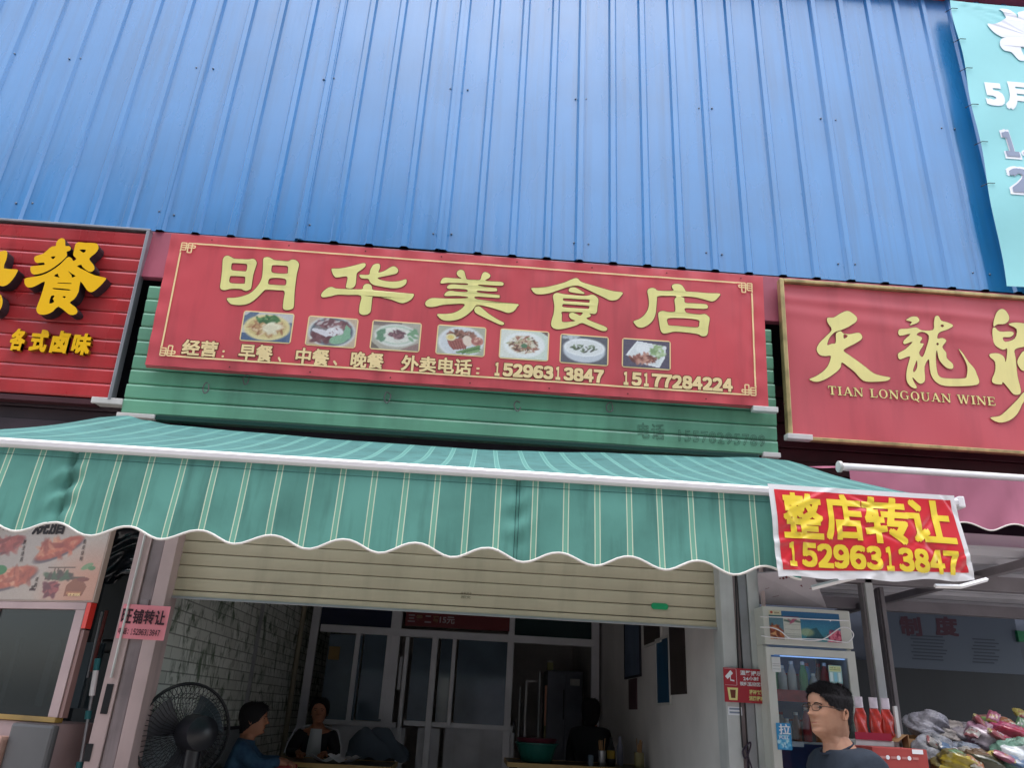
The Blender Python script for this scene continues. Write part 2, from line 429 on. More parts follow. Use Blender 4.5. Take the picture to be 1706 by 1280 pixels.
def outl(s, pl, u0, v0, u1, v1, parent):
    v, f = map_text(s, pl, (u0, v0, u1, v1), w=.012, outline=.012, space=1.12); MB().add(v, f).build('old_lettering_mark', m_mark, parent)
a = PG.uv(1062, 731); b = PG.uv(1106, 708); outl('电话', PG, a[0], a[1], b[0], b[1], gb)
a = PG.uv(1130, 736); b = PG.uv(1273, 718); outl('15578295789', PG, a[0], a[1] , b[0], a[1] + .085, gb)
# ================================================================ main sign
PS = Plane((0, 5.0, 3.64), 6.5)
bl, br = PS.uv(242, 610), PS.uv(1280, 676); tl, tr = PS.uv(285, 389), PS.uv(1271, 461)
print('sign', bl, br, tl, tr)
U0 = (bl[0] + tl[0]) / 2; U1 = (br[0] + tr[0]) / 2; V0 = (bl[1] + br[1]) / 2; V1 = (tl[1] + tr[1]) / 2
sg = thing('restaurant_sign', PS.P(0, 0), 'long red main sign with five gold characters and seven food pictures', 'shop sign')
def warpS(u, v, w):
    # vinyl stretched over a frame: slack ripples, puckers by the edges
    e = min(v - V0, V1 - v, u - U0, U1 - u)
    k = math.exp(-max(e, 0) / .12)
    z = .0025 * math.sin(u * 4.1 + 1.3 * math.sin(v * 2.2)) + .0006 * math.sin(u * 13 + v * 4) + k * .004 * math.sin(u * 22) * math.sin(v * 31 + u * 3)
    return PS.P(u, v, w + z)
MB().grid(lambda a, b: warpS(U0 + (U1 - U0) * a, V0 + (V1 - V0) * b, 0), 150, 34).build('vinyl_face', m_vinyl, sg, smooth=True)
MB().pbox(PS, U0 + .004, U1 - .004, V0 + .004, V1 - .004, -.05, -.012).build('frame', m_side, sg)
MB().grid(lambda a, b: PS.P(U0 + (U1 - U0) * a, V0 - .012 * b + .002 * math.sin(a * 90), -.004 - .03 * b), 120, 2).build('folded_edge', m_vinyl, sg, smooth=True)
bracket(PS, (1254, 676), (1296, 679), sg, h=.04, w0=-.05, w1=.01)
# border and corner knots
mb = MB(); bi = .085; th = .012
def strip(mb, u0, v0, u1, v1, w=.006, warp=warpS):
    n = max(1, int(max(abs(u1 - u0), abs(v1 - v0)) / .06)); lng = abs(u1 - u0) > abs(v1 - v0)
    if lng: mb.grid(lambda a, b: warp(u0 + (u1 - u0) * a, v0 + (v1 - v0) * b, w), n, 1)
    else: mb.grid(lambda a, b: warp(u0 + (u1 - u0) * a, v0 + (v1 - v0) * b, w), 1, n)
kn = .115
strip(mb, U0 + bi + kn, V1 - bi + .01, U1 - bi - kn, V1 - bi + .01 + th); strip(mb, U0 + bi + kn, V0 + .07, U1 - bi - kn, V0 + .07 + th)
strip(mb, U0 + bi, V0 + .07 + kn * .6, U0 + bi + th, V1 - bi - kn * .5); strip(mb, U1 - bi - th, V0 + .07 + kn * .6, U1 - bi, V1 - bi - kn * .5)
mb.build('border_line', m_cream, sg)
def knot(cu, cv, su, sv):
    t = .009; mb = MB(); lay = [.007]
    def seg(x0, y0, x1, y1):
        a, b = sorted((cu + su * x0, cu + su * x1)); c, d = sorted((cv + sv * y0, cv + sv * y1))
        if b - a < d - c: a, b = a - t / 2, b + t / 2
        else: c, d = c - t / 2, d + t / 2
        lay[0] += .00025; strip(mb, a, c, b, d, lay[0])
    def rect(x0, y0, x1, y1):
        seg(x0, y0, x1, y0); seg(x0, y1, x1, y1); seg(x0, y0, x0, y1); seg(x1, y0, x1, y1)
    rect(0, .0, .036, .055); rect(.0, .018, .1, .036); rect(.05, .0, .078, .055 + .02)
    seg(.078, 0, kn, 0); seg(0, .055, 0, kn * .62)
    mb.build('corner_knot', m_cream, sg)
for su, cu in ((1, U0 + bi + .005), (-1, U1 - bi - .005)):
    for sv, cv in ((-1, V1 - bi + .016), (1, V0 + .075)): knot(cu, cv, su, sv)
G = {}
G['ming'] = (350, 410, .0938, [[(230,240),(260,190),(310,172),(360,190),(430,225),(540,235),(690,240),(750,228),(800,245),(832,300),(815,370),(770,520),(735,740),(700,780),(640,800),(590,785),(540,765),(380,762),(300,780),(240,785),(195,765),(180,720),(195,620),(215,450),(222,330)],
 [(385,330),(420,305),(620,318),(660,335),(660,400),(640,450),(600,452),(420,438),(380,410)], [(355,560),(380,535),(600,545),(628,570),(622,640),(600,672),(400,665),(350,645),(343,610)],
 [(950,230),(985,205),(1040,203),(1090,225),(1150,255),(1260,265),(1390,275),(1430,255),(1480,245),(1540,265),(1580,320),(1575,380),(1545,500),(1525,640),(1505,820),(1490,1080),(1450,1130),(1380,1145),(1320,1135),(1298,1090),(1310,960),(1325,810),(1200,790),(1010,780),(960,800),(880,880),(780,970),(660,1035),(520,1052),(400,1040),(350,1015),(300,932),(440,922),(560,900),(700,850),(790,780),(880,670),(925,560),(940,430),(945,310)],
 [(1100,380),(1130,345),(1340,355),(1385,375),(1385,450),(1370,495),(1200,492),(1110,475),(1092,440)], [(1045,610),(1085,578),(1200,570),(1320,585),(1358,620),(1350,690),(1310,705),(1130,695),(1040,680)]])
G['hua'] = (525, 420, .0938, [[(300,300),(420,298),(560,275),(720,235),(850,200),(895,212),(890,260),(820,320),(750,370),(735,430),(728,520),(712,600),(660,645),(590,648),(548,630),(560,560),(572,440),(450,450),(370,455),(325,410),(300,350)],
 [(1000,280),(1040,225),(1110,205),(1150,225),(1150,290),(1125,365),(1220,340),(1330,275),(1400,255),(1460,290),(1475,340),(1440,385),(1330,410),(1210,435),(1110,462),(1180,500),(1320,525),(1480,520),(1610,485),(1625,530),(1600,580),(1530,625),(1420,645),(1300,635),(1150,610),(1040,585),(980,540),(945,480),(880,475),(820,465),(790,430),(800,405),(880,408),(960,400),(975,340)],
 [(110,760),(150,700),(230,640),(300,625),(370,650),(500,660),(820,665),(850,620),(880,580),(930,565),(985,580),(1010,620),(1030,675),(1200,695),(1450,720),(1650,738),(1755,750),(1720,830),(1650,880),(1560,908),(1480,895),(1350,845),(1150,800),(1040,790),(1015,820),(1000,960),(985,1060),(940,1105),(870,1120),(810,1105),(782,1060),(795,930),(815,780),(600,765),(400,762),(280,790),(170,808),(120,800)]])
G['mei'] = (700, 435, .0996, [[(340,360),(370,300),(430,280),(560,292),(690,295),(640,260),(612,215),(630,170),(680,150),(730,170),(750,220),(765,280),(790,312),(900,318),(1000,318),(1030,240),(1060,195),(1100,190),(1150,215),(1175,250),(1150,290),(1090,330),(1200,345),(1340,352),(1390,370),(1390,405),(1340,418),(1150,408),(985,400),(985,420),(1150,445),(1270,458),(1283,480),(1275,510),(1120,510),(965,500),(965,530),(1150,555),(1320,575),(1325,600),(1318,622),(1150,612),(925,600),(935,640),(1100,665),(1350,700),(1635,725),(1620,770),(1580,830),(1520,865),(1450,870),(1350,835),(1150,775),(1040,750),(940,745),(870,830),(760,920),(640,980),(500,1003),(380,990),(310,940),(290,890),(420,888),(560,870),(680,810),(745,740),(700,718),(560,722),(380,735),(250,765),(150,770),(100,750),(85,710),(110,665),(200,622),(400,630),(770,628),(775,600),(600,585),(450,588),(405,575),(430,530),(500,500),(620,515),(780,520),(775,480),(600,465),(480,468),(448,440),(480,405),(540,392),(660,400),(785,405),(785,378),(600,370),(450,368),(360,378)],
 [(910,800),(935,770),(980,762),(1030,790),(1150,890),(1300,985),(1390,1030),(1403,1050),(1390,1072),(1330,1068),(1200,1010),(1050,940),(940,880),(908,840)]])
G['shi'] = (880, 450, .0938, [[(60,325),(200,318),(350,302),(500,265),(650,220),(750,175),(840,145),(890,160),(945,212),(1100,262),(1300,320),(1500,375),(1675,400),(1640,470),(1590,520),(1520,542),(1440,535),(1350,490),(1150,395),(950,300),(840,278),(700,305),(550,355),(400,410),(260,435),(150,432),(95,400),(62,355)],
 [(720,350),(745,318),(800,308),(860,322),(940,370),(995,405),(985,425),(900,418),(770,398),(725,380)],
 [(440,470),(465,425),(520,408),(600,425),(750,445),(950,460),(1060,455),(1120,438),(1180,452),(1235,500),(1245,560),(1230,650),(1220,740),(1190,778),(1130,778),(1085,772),(1110,800),(1100,830),(1035,860),(1120,910),(1250,960),(1370,1010),(1405,1045),(1380,1080),(1300,1080),(1150,1020),(1020,965),(945,945),(850,985),(720,1025),(600,1052),(500,1055),(430,1025),(405,970),(420,880),(450,780),(462,650),(450,550)],
 [(620,515),(650,505),(900,520),(1080,530),(1085,560),(1070,580),(850,568),(640,552)], [(615,615),(650,608),(900,628),(1075,640),(1078,670),(1060,690),(850,680),(620,660)],
 [(600,745),(780,748),(955,755),(960,780),(920,812),(860,785),(790,758),(735,775),(725,820),(760,870),(835,905),(720,925),(610,925),(595,880),(598,800)]])
G['dian'] = (1040, 460, .0996, [[(385,260),(410,215),(470,200),(520,215),(560,245),(700,252),(820,245),(800,205),(795,165),(840,138),(920,140),(970,170),(1010,230),(1040,262),(1200,275),(1400,292),(1597,300),(1560,370),(1520,410),(1460,430),(1380,410),(1250,375),(1100,350),(940,345),(1000,375),(1015,450),(1150,462),(1350,475),(1390,500),(1395,530),(1360,552),(1200,548),(1020,542),(1020,600),(1060,625),(1250,648),(1340,640),(1400,675),(1425,720),(1405,850),(1390,970),(1350,1010),(1290,1010),(1220,975),(1050,950),(850,935),(760,950),(680,965),(630,950),(600,890),(580,760),(565,640),(590,600),(650,588),(730,605),(830,605),(850,580),(848,500),(838,400),(865,340),(700,335),(560,342),(545,400),(535,520),(520,640),(480,740),(400,820),(300,865),(220,850),(165,790),(160,755),(250,720),(330,660),(390,570),(412,470),(405,370)],
 [(725,715),(900,705),(1080,715),(1240,745),(1250,800),(1225,862),(1050,855),(880,840),(750,830),(725,800)]])
def onS(vs):
    out = []
    for p in vs:
        d = Vector(p) - PS.O; out.append(warpS(d.dot(PS.u), d.dot(PS.v), d.dot(PS.n)))
    return out
for k, (gx, gy, gs, polys) in G.items():
    v, f = glyph(PS, polys, gx, gy, gs, w=.002); v, f = rim(onS(v), f, PS, .0042); MB().add(v, f).build('character_outline', m_out, sg)
    v, f = glyph(PS, polys, gx, gy, gs, w=.0045); v = onS(v); MB().add(v, f).build('character', m_gold, sg)
def duo(s, pl, a, b, root, bold=.03, **k):
    """cream words with a brown rim"""
    bx = pxbox(pl, a, b); e = .002
    v, f = map_text(s, pl, (bx[0] - e, bx[1] - e, bx[2] + e, bx[3] + e), w=.0025, bold=bold + .028, warp=warpS, **k); MB().add(v, f).build('lettering_outline', m_out, root)
    v, f = map_text(s, pl, bx, w=.0042, bold=bold, warp=warpS, **k); MB().add(v, f).build('lettering', m_cream, root)
# words: lower left and upper right corner of each word
for s, a, b in (('经营', (302, 591), (364, 570)), ('早餐', (397, 599), (456, 577)), ('中餐', (492, 606), (550, 584)), ('晚餐', (584, 611.5), (640, 590)), ('外卖电话', (668, 617), (786, 600))):
    # a lies on the left foot, b on the right top; the line climbs with the sign
    duo(s, PS, a, b, sg)
for s, a, b in (('15296313847', (820, 625), (1006, 618)), ('15177284224', (1035, 640), (1220, 633))): duo(s, PS, (a[0], a[1]), b, sg, space=1.1, bold=.055)
for s, a, b in (('：', (369.5, 595.5), (374.5, 584.5)), ('、', (463, 603), (469, 596)), ('、', (555, 608.7), (562, 602)), ('：', (793.5, 623.5), (798.5, 613.5))):
    v, f = map_text(s, PS, pxbox(PS, a, b), w=.0042, bold=.03, warp=warpS); MB().add(v, f).build('lettering', m_cream, sg)
# food pictures
W_, H_ = 66, 46
def food(k):
    if k == 0:
        c = Canvas(W_, H_, (196, 192, 190)); c.poly([(0, .15), (.12, .0), (.3, .0), (.1, .4), (0, .5)], (86, 104, 128)); c.rect(0, .75, 1, 1, (66, 88, 122)); c.rect(.93, .3, 1, 1, (80, 98, 128))
        c.ell(.5, .52, .48, .46, (224, 204, 142)); c.ell(.5, .5, .40, .36, (206, 182, 118))
        c.blobs(90, .5, .55, .33, .25, [(178, 128, 84), (150, 92, 58), (222, 190, 148), (190, 150, 100)], .03, .9, 2.4)
        c.blobs(30, .46, .22, .26, .10, [(64, 110, 60), (92, 142, 82), (40, 84, 44)], .045); c.blobs(16, .6, .5, .15, .14, [(238, 230, 200), (222, 210, 176)], .07)
    elif k == 1:
        c = Canvas(W_, H_, (196, 168, 142)); c.ell(.5, .5, .5, .56, (206, 204, 202)); c.ell(.5, .5, .44, .5, (72, 84, 96)); c.ell(.5, .5, .39, .45, (120, 110, 112))
        c.blobs(40, .5, .25, .3, .16, [(94, 52, 58), (130, 80, 84), (200, 190, 190)], .05); c.blobs(26, .3, .68, .2, .2, [(112, 66, 70), (90, 50, 56)], .06)
        c.poly([(.1, .4), (.35, .45), (.5, .62), (.4, .7), (.08, .5)], (214, 208, 214)); c.ell(.56, .5, .18, .17, (222, 216, 220)); c.ell(.66, .76, .2, .16, (130, 172, 138), -20); c.poly([(.78, .2), (.88, .35), (.9, .7), (.7, .85)], (120, 168, 134))
        c.blobs(26, .56, .5, .16, .14, [(120, 70, 74), (240, 236, 236)], .012)
    elif k == 2:
        c = Canvas(W_, H_, (172, 164, 148)); c.rect(0, 0, .6, .15, (120, 104, 98)); c.poly([(0, .75), (.2, 1), (0, 1)], (104, 92, 80)); c.poly([(.6, 1), (1, .7), (1, 1)], (140, 110, 104)); c.ell(.5, .48, .46, .42, (214, 214, 206)); c.ell(.5, .46, .40, .34, (178, 196, 176)); c.ell(.5, .47, .36, .29, (222, 220, 210))
        c.blobs(30, .5, .47, .34, .27, [(204, 202, 190), (236, 232, 224)], .03, .6, 3); c.blobs(22, .2, .5, .06, .25, [(88, 128, 98)], .035); c.blobs(24, .85, .4, .08, .2, [(110, 150, 112)], .035)
        c.blobs(32, .52, .45, .17, .14, [(120, 76, 84), (150, 104, 108), (90, 54, 62)], .035)
    elif k == 3:
        c = Canvas(W_, H_, (170, 170, 150)); c.ell(.5, .55, .49, .56, (224, 224, 226)); c.ell(.5, .56, .43, .5, (210, 212, 216))
        c.blobs(36, .5, .28, .26, .12, [(126, 78, 62), (150, 96, 80), (90, 54, 44)], .04); c.poly([(.2, .5), (.5, .4), (.66, .62), (.6, .78), (.35, .85), (.25, .7)], (156, 84, 76))
        for q in range(6): c.poly([(.24 + q * .06, .5), (.26 + q * .06, .5), (.36 + q * .055, .84), (.34 + q * .055, .84)], (118, 54, 50))
        c.ell(.28, .4, .11, .13, (230, 216, 170)); c.ell(.28, .4, .07, .08, (226, 196, 110)); c.ell(.64, .5, .1, .2, (230, 206, 188), -20); c.ell(.85, .5, .13, .16, (190, 120, 108)); c.blobs(16, .84, .48, .1, .12, [(220, 170, 150), (160, 88, 80)], .03)
        for q in range(3): c.poly([(.4 + q * .1, .92), (.9, .62 + q * .08), (.94, .7 + q * .08), (.45 + q * .1, .98)], ((104, 138, 84), (76, 112, 62), (130, 160, 104))[q])
    elif k == 4:
        c = Canvas(W_, H_, (206, 216, 204)); c.rect(.0, .0, .4, 1, (222, 224, 214)); c.ell(.5, .5, .44, .46, (236, 238, 236)); c.ell(.48, .5, .32, .32, (214, 204, 184))
        c.blobs(110, .48, .5, .3, .29, [(150, 88, 70), (240, 232, 222), (196, 170, 140), (92, 60, 48), (120, 140, 90)], .026, .9, 2.4); c.ell(.5, .54, .07, .08, (74, 112, 80)); c.poly([(.84, 0), (1, 0), (1, .15)], (110, 84, 76))
    elif k == 5:
        c = Canvas(W_, H_, (84, 84, 92)); c.blobs(20, .2, .08, .2, .08, [(190, 196, 200), (110, 112, 116)], .04); c.ell(.5, .55, .45, .42, (196, 202, 210)); c.ell(.5, .42, .45, .33, (236, 238, 240)); c.ell(.5, .43, .4, .27, (224, 226, 226))
        c.blobs(26, .5, .45, .26, .14, [(70, 84, 60), (104, 122, 84), (60, 60, 52)], .025, .9, 2)
    else:
        c = Canvas(W_, H_, (78, 70, 88)); c.poly([(.3, .04), (.93, .18), (.9, .6), (.78, .98), (.5, .9), (.06, .58), (.12, .42)], (234, 236, 238)); c.poly([(.32, .08), (.88, .2), (.85, .6), (.75, .9), (.52, .85), (.12, .56)], (222, 224, 226))
        c.ell(.42, .3, .16, .17, (238, 238, 240)); c.blobs(50, .74, .4, .12, .24, [(150, 178, 120), (196, 212, 170), (120, 148, 96)], .03, .8, 2); c.blobs(60, .42, .68, .27, .15, [(128, 66, 54), (170, 104, 88), (92, 44, 38), (196, 140, 120)], .035, .9, 1.8)
    c.a = c.a * .84 + 34; c.grain(5); return c
fx = [((406, 519), (490, 524), (483, 572), (402, 567)), ((515, 527), (596, 533), (591, 580), (510, 574)), ((622, 534), (702, 540), (697, 586), (617, 581)),
      ((730, 542), (809, 547), (806, 594), (727, 589)), ((835, 549), (914, 554), (912, 601), (832, 597)), ((935, 557), (1013, 563), (1012, 609), (933, 604)), ((1038, 565), (1116, 569), (1116, 616), (1037, 611))]
for k, cs in enumerate(fx):
    q = pxc(PS, *cs); e = .006
    u0 = (q[0][0] + q[3][0]) / 2; u1 = (q[1][0] + q[2][0]) / 2; v1 = (q[0][1] + q[1][1]) / 2; v0 = (q[2][1] + q[3][1]) / 2
    r = .02; P = []
    for cu, cv, a0 in ((u1, v1, 0), (u0, v1, 90), (u0, v0, 180), (u1, v0, 270)):
        su = 1 if cu == u1 else -1; sv = 1 if cv == v1 else -1
        for i in range(5): a_ = R_(a0 + i * 22.5); P.append((cu - su * (r - e) + r * math.cos(a_), cv - sv * (r - e) + r * math.sin(a_)))
    MB().add([warpS(p[0], p[1], .0025) for p in P], [tuple(range(len(P)))]).build('picture_frame', m_cream, sg)
    food(k).put(PS, [(u0 + .003, v1 - .003), (u1 - .003, v1 - .003), (u1 - .003, v0 + .003), (u0 + .003, v0 + .003)], .004, m_print, sg, 'food_picture', warp=warpS)
# rust spots / pins along the vinyl edge
mb = MB(); rr = random.Random(5)
for i in range(16):
    u = U0 + .3 + i * .28; v = (V1 - .03, V0 + .025)[i % 2]; a = warpS(u, v, .004)
    mb.add([a + PS.u * .006 * math.cos(k) + PS.v * .006 * math.sin(k) + PS.n * .002 for k in range(6)], [tuple(range(6))])
mb.build('rivets', mat('rust', (92, 40, 38), rough=.7), sg, kind='stuff')
# ================================================================ red slat board of the left neighbour
PR = Plane((0, 5.12, 3.33), 4.5)
rb = thing('red_slat_board', PR.P(-3.2, 0), 'red slatted board with raised yellow characters, left of the main sign', 'sign board')
a = PR.uv(246, 389); b = PR.uv(187, 665)
RU1 = (a[0] + b[0]) / 2; RV1 = a[1]; RV0 = b[1]
slat_board(rb, PR, RU1 - 3.2, RU1 - .014, RV0, RV1, 12, m_redboard)
MB().pbox(PR, RU1 - .012, RU1 + .012, RV0 - .01, RV1 + .01, -.05, .022).build('edge_trim', m_alu, rb, bevel=.003)
MB().pbox(PR, RU1 - 3.2, RU1 + .012, RV1 + .012, RV1 + .03, -.05, .022).build('top_trim', m_alu, rb, bevel=.003)
MB().pbox(PR, RU1 - 3.2, RU1 - .1, RV0 - .05, RV0 - .012, -.08, .0).build('bottom_rail', m_maroon, rb, bevel=.003)
bracket(PR, (155, 662), (206, 668), rb, h=.045, w0=-.08, w1=.02)
GC = [[(505,240),(510,200),(540,155),(585,135),(620,150),(632,190),(635,240),(680,240),(705,265),(695,300),(650,318),(655,370),(610,420),(540,480),(440,550),(330,600),(220,622),(175,590),(168,535),(190,508),(350,492),(340,460),(260,468),(225,440),(218,395),(250,370),(340,340),(420,270),(460,245)],
 [(440,385),(500,378),(470,415)],
 [(750,290),(765,220),(810,188),(900,198),(1020,200),(1068,225),(1072,280),(1030,340),(950,410),(1000,480),(1022,540),(990,580),(940,580),(860,520),(845,490),(790,512),(900,570),(1020,630),(1160,662),(1170,690),(1090,780),(1010,845),(960,855),(910,815),(835,712),(810,850),(750,950),(690,995),(760,1050),(795,1110),(770,1150),(700,1160),(640,1120),(540,1048),(470,1110),(390,1150),(300,1155),(255,1120),(250,1060),(300,930),(340,800),(358,712),(270,755),(190,790),(130,790),(92,750),(88,690),(120,665),(300,635),(430,580),(560,490),(650,400),(690,388),(720,410),(740,440),(780,410),(740,370),(740,330)],
 [(820,290),(905,290),(878,330)], [(480,640),(530,608),(540,640),(560,660)], [(665,570),(720,610),(768,640),(720,662),(715,630)], [(540,728),(705,735),(705,745),(540,738)], [(480,800),(680,818),(680,834),(480,816)], [(445,905),(490,905),(465,945),(485,985),(418,1008)], [(595,912),(638,912),(620,938)]]
def raised(pl, polys, x0, y0, s, root, w0, depth, smooth=2, name='raised_character'):
    v, f = glyph(pl, polys, x0, y0, s, w=w0, depth=depth, smooth=smooth); o = MB().add(v, f).build(name + '_side', m_side, root)
    v, f = glyph(pl, polys, x0, y0, s, w=w0 + depth + .002, smooth=smooth); MB().add(v, f).build(name, m_yel, root)
FD = .085
# traced faces stand proud of the board, so they are traced on the plane of their own faces
PRf = Plane(PR.P(0, 0, .012 + FD), 4.5)
def raised2(polys, x0, y0, s, depth):
    pf = Plane(PR.P(0, 0, .012 + depth), 4.5)
    v, f = glyph(pf, polys, x0, y0, s, w=-depth, depth=depth, smooth=2); MB().add(v, f).build('raised_character_side', m_side, rb)
    v, f = glyph(pf, polys, x0, y0, s, w=.002, smooth=2); MB().add(v, f).build('raised_character', m_yel, rb)
raised2(GC, 30, 380, .125, FD)
raised2([[(-120,330),(0,332),(60,318),(85,350),(70,430),(45,520),(180,530),(200,555),(140,650),(90,700),(40,720),(0,715),(-120,690)]], 0, 370, .1485, FD)
raised2([[(-90,780),(0,810),(25,850),(30,910),(0,990),(-90,1030)]], 0, 370, .1485, FD)
pf = Plane(PR.P(0, 0, .012 + .03), 4.5)
for s, a, b in (('各', (14, 582), (46, 550)), ('式', (48, 584), (83, 552)), ('卤', (83, 586), (118, 554)), ('味', (118, 589), (154, 558))):
    bx = pxbox(pf, a, b)
    v, f = map_text(s, pf, bx, w=-.03, bold=.045, depth=.03); MB().add(v, f).build('small_raised_character_side', mat('amber_side', (150, 90, 10), rough=.5), rb)
    v, f = map_text(s, pf, bx, w=.002, bold=.045); MB().add(v, f).build('small_raised_character', m_yel, rb)
# ================================================================ wine sign (right)
PW = Plane((0, 5.08, 3.40), 5.2)
ws = thing('wine_sign', PW.P(2.9, 0), 'maroon sign with gold brush characters and a tarnished gold frame, right of the main sign', 'shop sign')
a = PW.uv(1296, 466); b = PW.uv(1312, 733); WU0 = (a[0] + b[0]) / 2; WV1 = a[1]; WV0 = b[1]; WU1 = WU0 + 3.2
print('wine', a, b)
def warpW(u, v, w):
    e1 = max(0, WV1 - .05 - v); z = .008 * math.exp(-((e1 - .10 - .03 * (u - WU0)) / .035) ** 2) + .006 * math.exp(-((e1 - .2 - .08 * (u - WU0)) / .05) ** 2) + .003 * math.sin(u * 9 + v * 7)
    return PW.P(u, v, w + z)
MB().grid(lambda a, b: warpW(WU0 + .03 + (WU1 - WU0 - .06) * a, WV0 + .03 + (WV1 - WV0 - .06) * b, 0), 120, 60).build('vinyl_face', m_vinyl2, ws, smooth=True)
fw = .032
for nm, q in (('left', (WU0, WU0 + fw, WV0, WV1)), ('bottom', (WU0 + fw + .001, WU1, WV0, WV0 + fw * .8)), ('top', (WU0 + fw + .001, WU1, WV1 - fw * .8, WV1))):
    MB().pbox(PW, q[0], q[1], q[2], q[3], -.03, .03).build('frame_bar', m_goldfr, ws, bevel=.005)
MB().pbox(PW, WU0 + .01, WU1, WV0 + .01, WV1 - .01, -.05, -.031).build('backing', m_side, ws)
bracket(PW, (1308, 724), (1350, 728), ws, h=.04, w0=-.03, w1=.045)
TI = (1340, 510, .1094, [[(345,185),(440,180),(530,125),(640,80),(720,110),(790,175),(790,230),(750,270),(640,335),(540,375),(460,402),(390,470),(355,540),(345,600),(410,580),(470,565),(475,430),(510,400),(548,388),(590,425),(640,432),(700,432),(820,412),(872,460),(860,515),(760,580),(660,630),(590,685),(680,755),(800,840),(920,930),(1050,1030),(1180,1070),(1300,1095),(1260,1140),(1100,1158),(930,1155),(850,1110),(760,1010),(660,930),(565,865),(545,940),(480,1010),(360,1095),(240,1150),(160,1158),(110,1145),(72,1118),(170,1075),(280,1000),(350,920),(390,820),(392,762),(320,768),(240,755),(190,700),(185,640),(230,560),(320,470),(410,365),(350,260)], [(595,435),(650,455),(640,480),(595,500)]])
LO = (1480, 510, .1563, [[(185,150),(240,118),(300,120),(325,155),(300,185),(220,210),(245,175),(200,160)],
 [(108,255),(200,245),(290,232),(350,262),(470,258),(480,180),(495,115),(530,112),(560,160),(630,180),(685,215),(620,255),(560,275),(525,300),(518,350),(570,345),(612,375),(570,440),(610,500),(618,560),(680,620),(680,670),(620,665),(560,610),(530,560),(512,475),(500,540),(510,680),(540,755),(620,775),(800,775),(830,740),(835,650),(800,560),(742,460),(790,510),(850,600),(910,670),(940,740),(962,810),(930,845),(780,858),(600,855),(510,820),(455,750),(435,660),(425,570),(380,650),(385,790),(350,830),(310,820),(255,765),(260,800),(298,870),(270,882),(220,850),(188,790),(190,690),(215,590),(220,540),(120,572),(98,540),(105,505),(180,460),(252,385),(165,410),(160,370),(230,300),(115,320)],
 [(295,310),(350,278),(425,318),(405,430),(360,545),(322,500),(372,410),(330,396),(355,342)], [(300,585),(280,620),(258,690),(270,708),(300,660)], [(550,210),(570,200),(588,215),(565,230)], [(505,410),(520,395),(532,410),(518,422)]])
QU = (1480, 510, .1563, [[(1115,220),(1120,150),(1150,70),(1195,35),(1240,50),(1278,110),(1275,160),(1230,195),(1160,198)],
 [(1105,250),(1130,232),(1180,275),(1300,275),(1330,300),(1290,335),(1215,338),(1240,385),(1340,350),(1360,250),(1275,200),(1340,180),(1440,190),(1600,230),(1600,420),(1480,440),(1430,440),(1340,470),(1350,560),(1370,750),(1405,900),(1390,945),(1330,945),(1280,890),(1215,815),(1200,840),(1120,830),(1097,790),(1130,700),(1130,600),(1080,550),(1075,515),(1160,508),(1225,545),(1245,600),(1260,460),(1215,470),(1130,420),(1105,330)],
 [(1445,480),(1390,540),(1368,600),(1390,660),(1440,695),(1560,650),(1560,500)], [(1446,915),(1370,1000),(1260,1110),(1180,1175),(1080,1195),(1170,1245),(1280,1225),(1370,1150),(1446,1010),(1560,960),(1560,860)]])
for gx, gy, gs, polys in (TI, LO, QU):
    v, f = glyph(PW, polys, gx, gy, gs, w=.0055); v, f = rim(v, f, PW, .003); MB().add(v, f).build('character_outline', m_out, ws)
    v, f = glyph(PW, polys, gx, gy, gs, w=.0075); MB().add(v, f).build('character', m_gold, ws)
# serif capitals drawn as strokes (unit box, slab serifs)
def ln(x0, y0, x1, y1, t):
    d = np.array([x1 - x0, y1 - y0], float); n = np.array([-d[1], d[0]]) / np.linalg.norm(d) * t / 2
    return [(x0 - n[0], y0 - n[1]), (x1 - n[0], y1 - n[1]), (x1 + n[0], y1 + n[1]), (x0 + n[0], y0 + n[1])]
def ring(cx, cy, rx, ry, a0, a1, t0, t1):
    P = []
    for i in range(17):
        a = R_(a0 + (a1 - a0) * i / 16); P.append((cx + rx * math.cos(a), cy + ry * math.sin(a)))
    for i in range(16, -1, -1):
        a = R_(a0 + (a1 - a0) * i / 16); k = abs(math.cos(a)); t = t0 * k + t1 * (1 - k); P.append((cx + (rx - t) * math.cos(a), cy + (ry - t1 * .9) * math.sin(a)))
    return P
def sf(x, y, w=.3): return ln(x - w / 2, y, x + w / 2, y, .08)
B, S = .19, .08
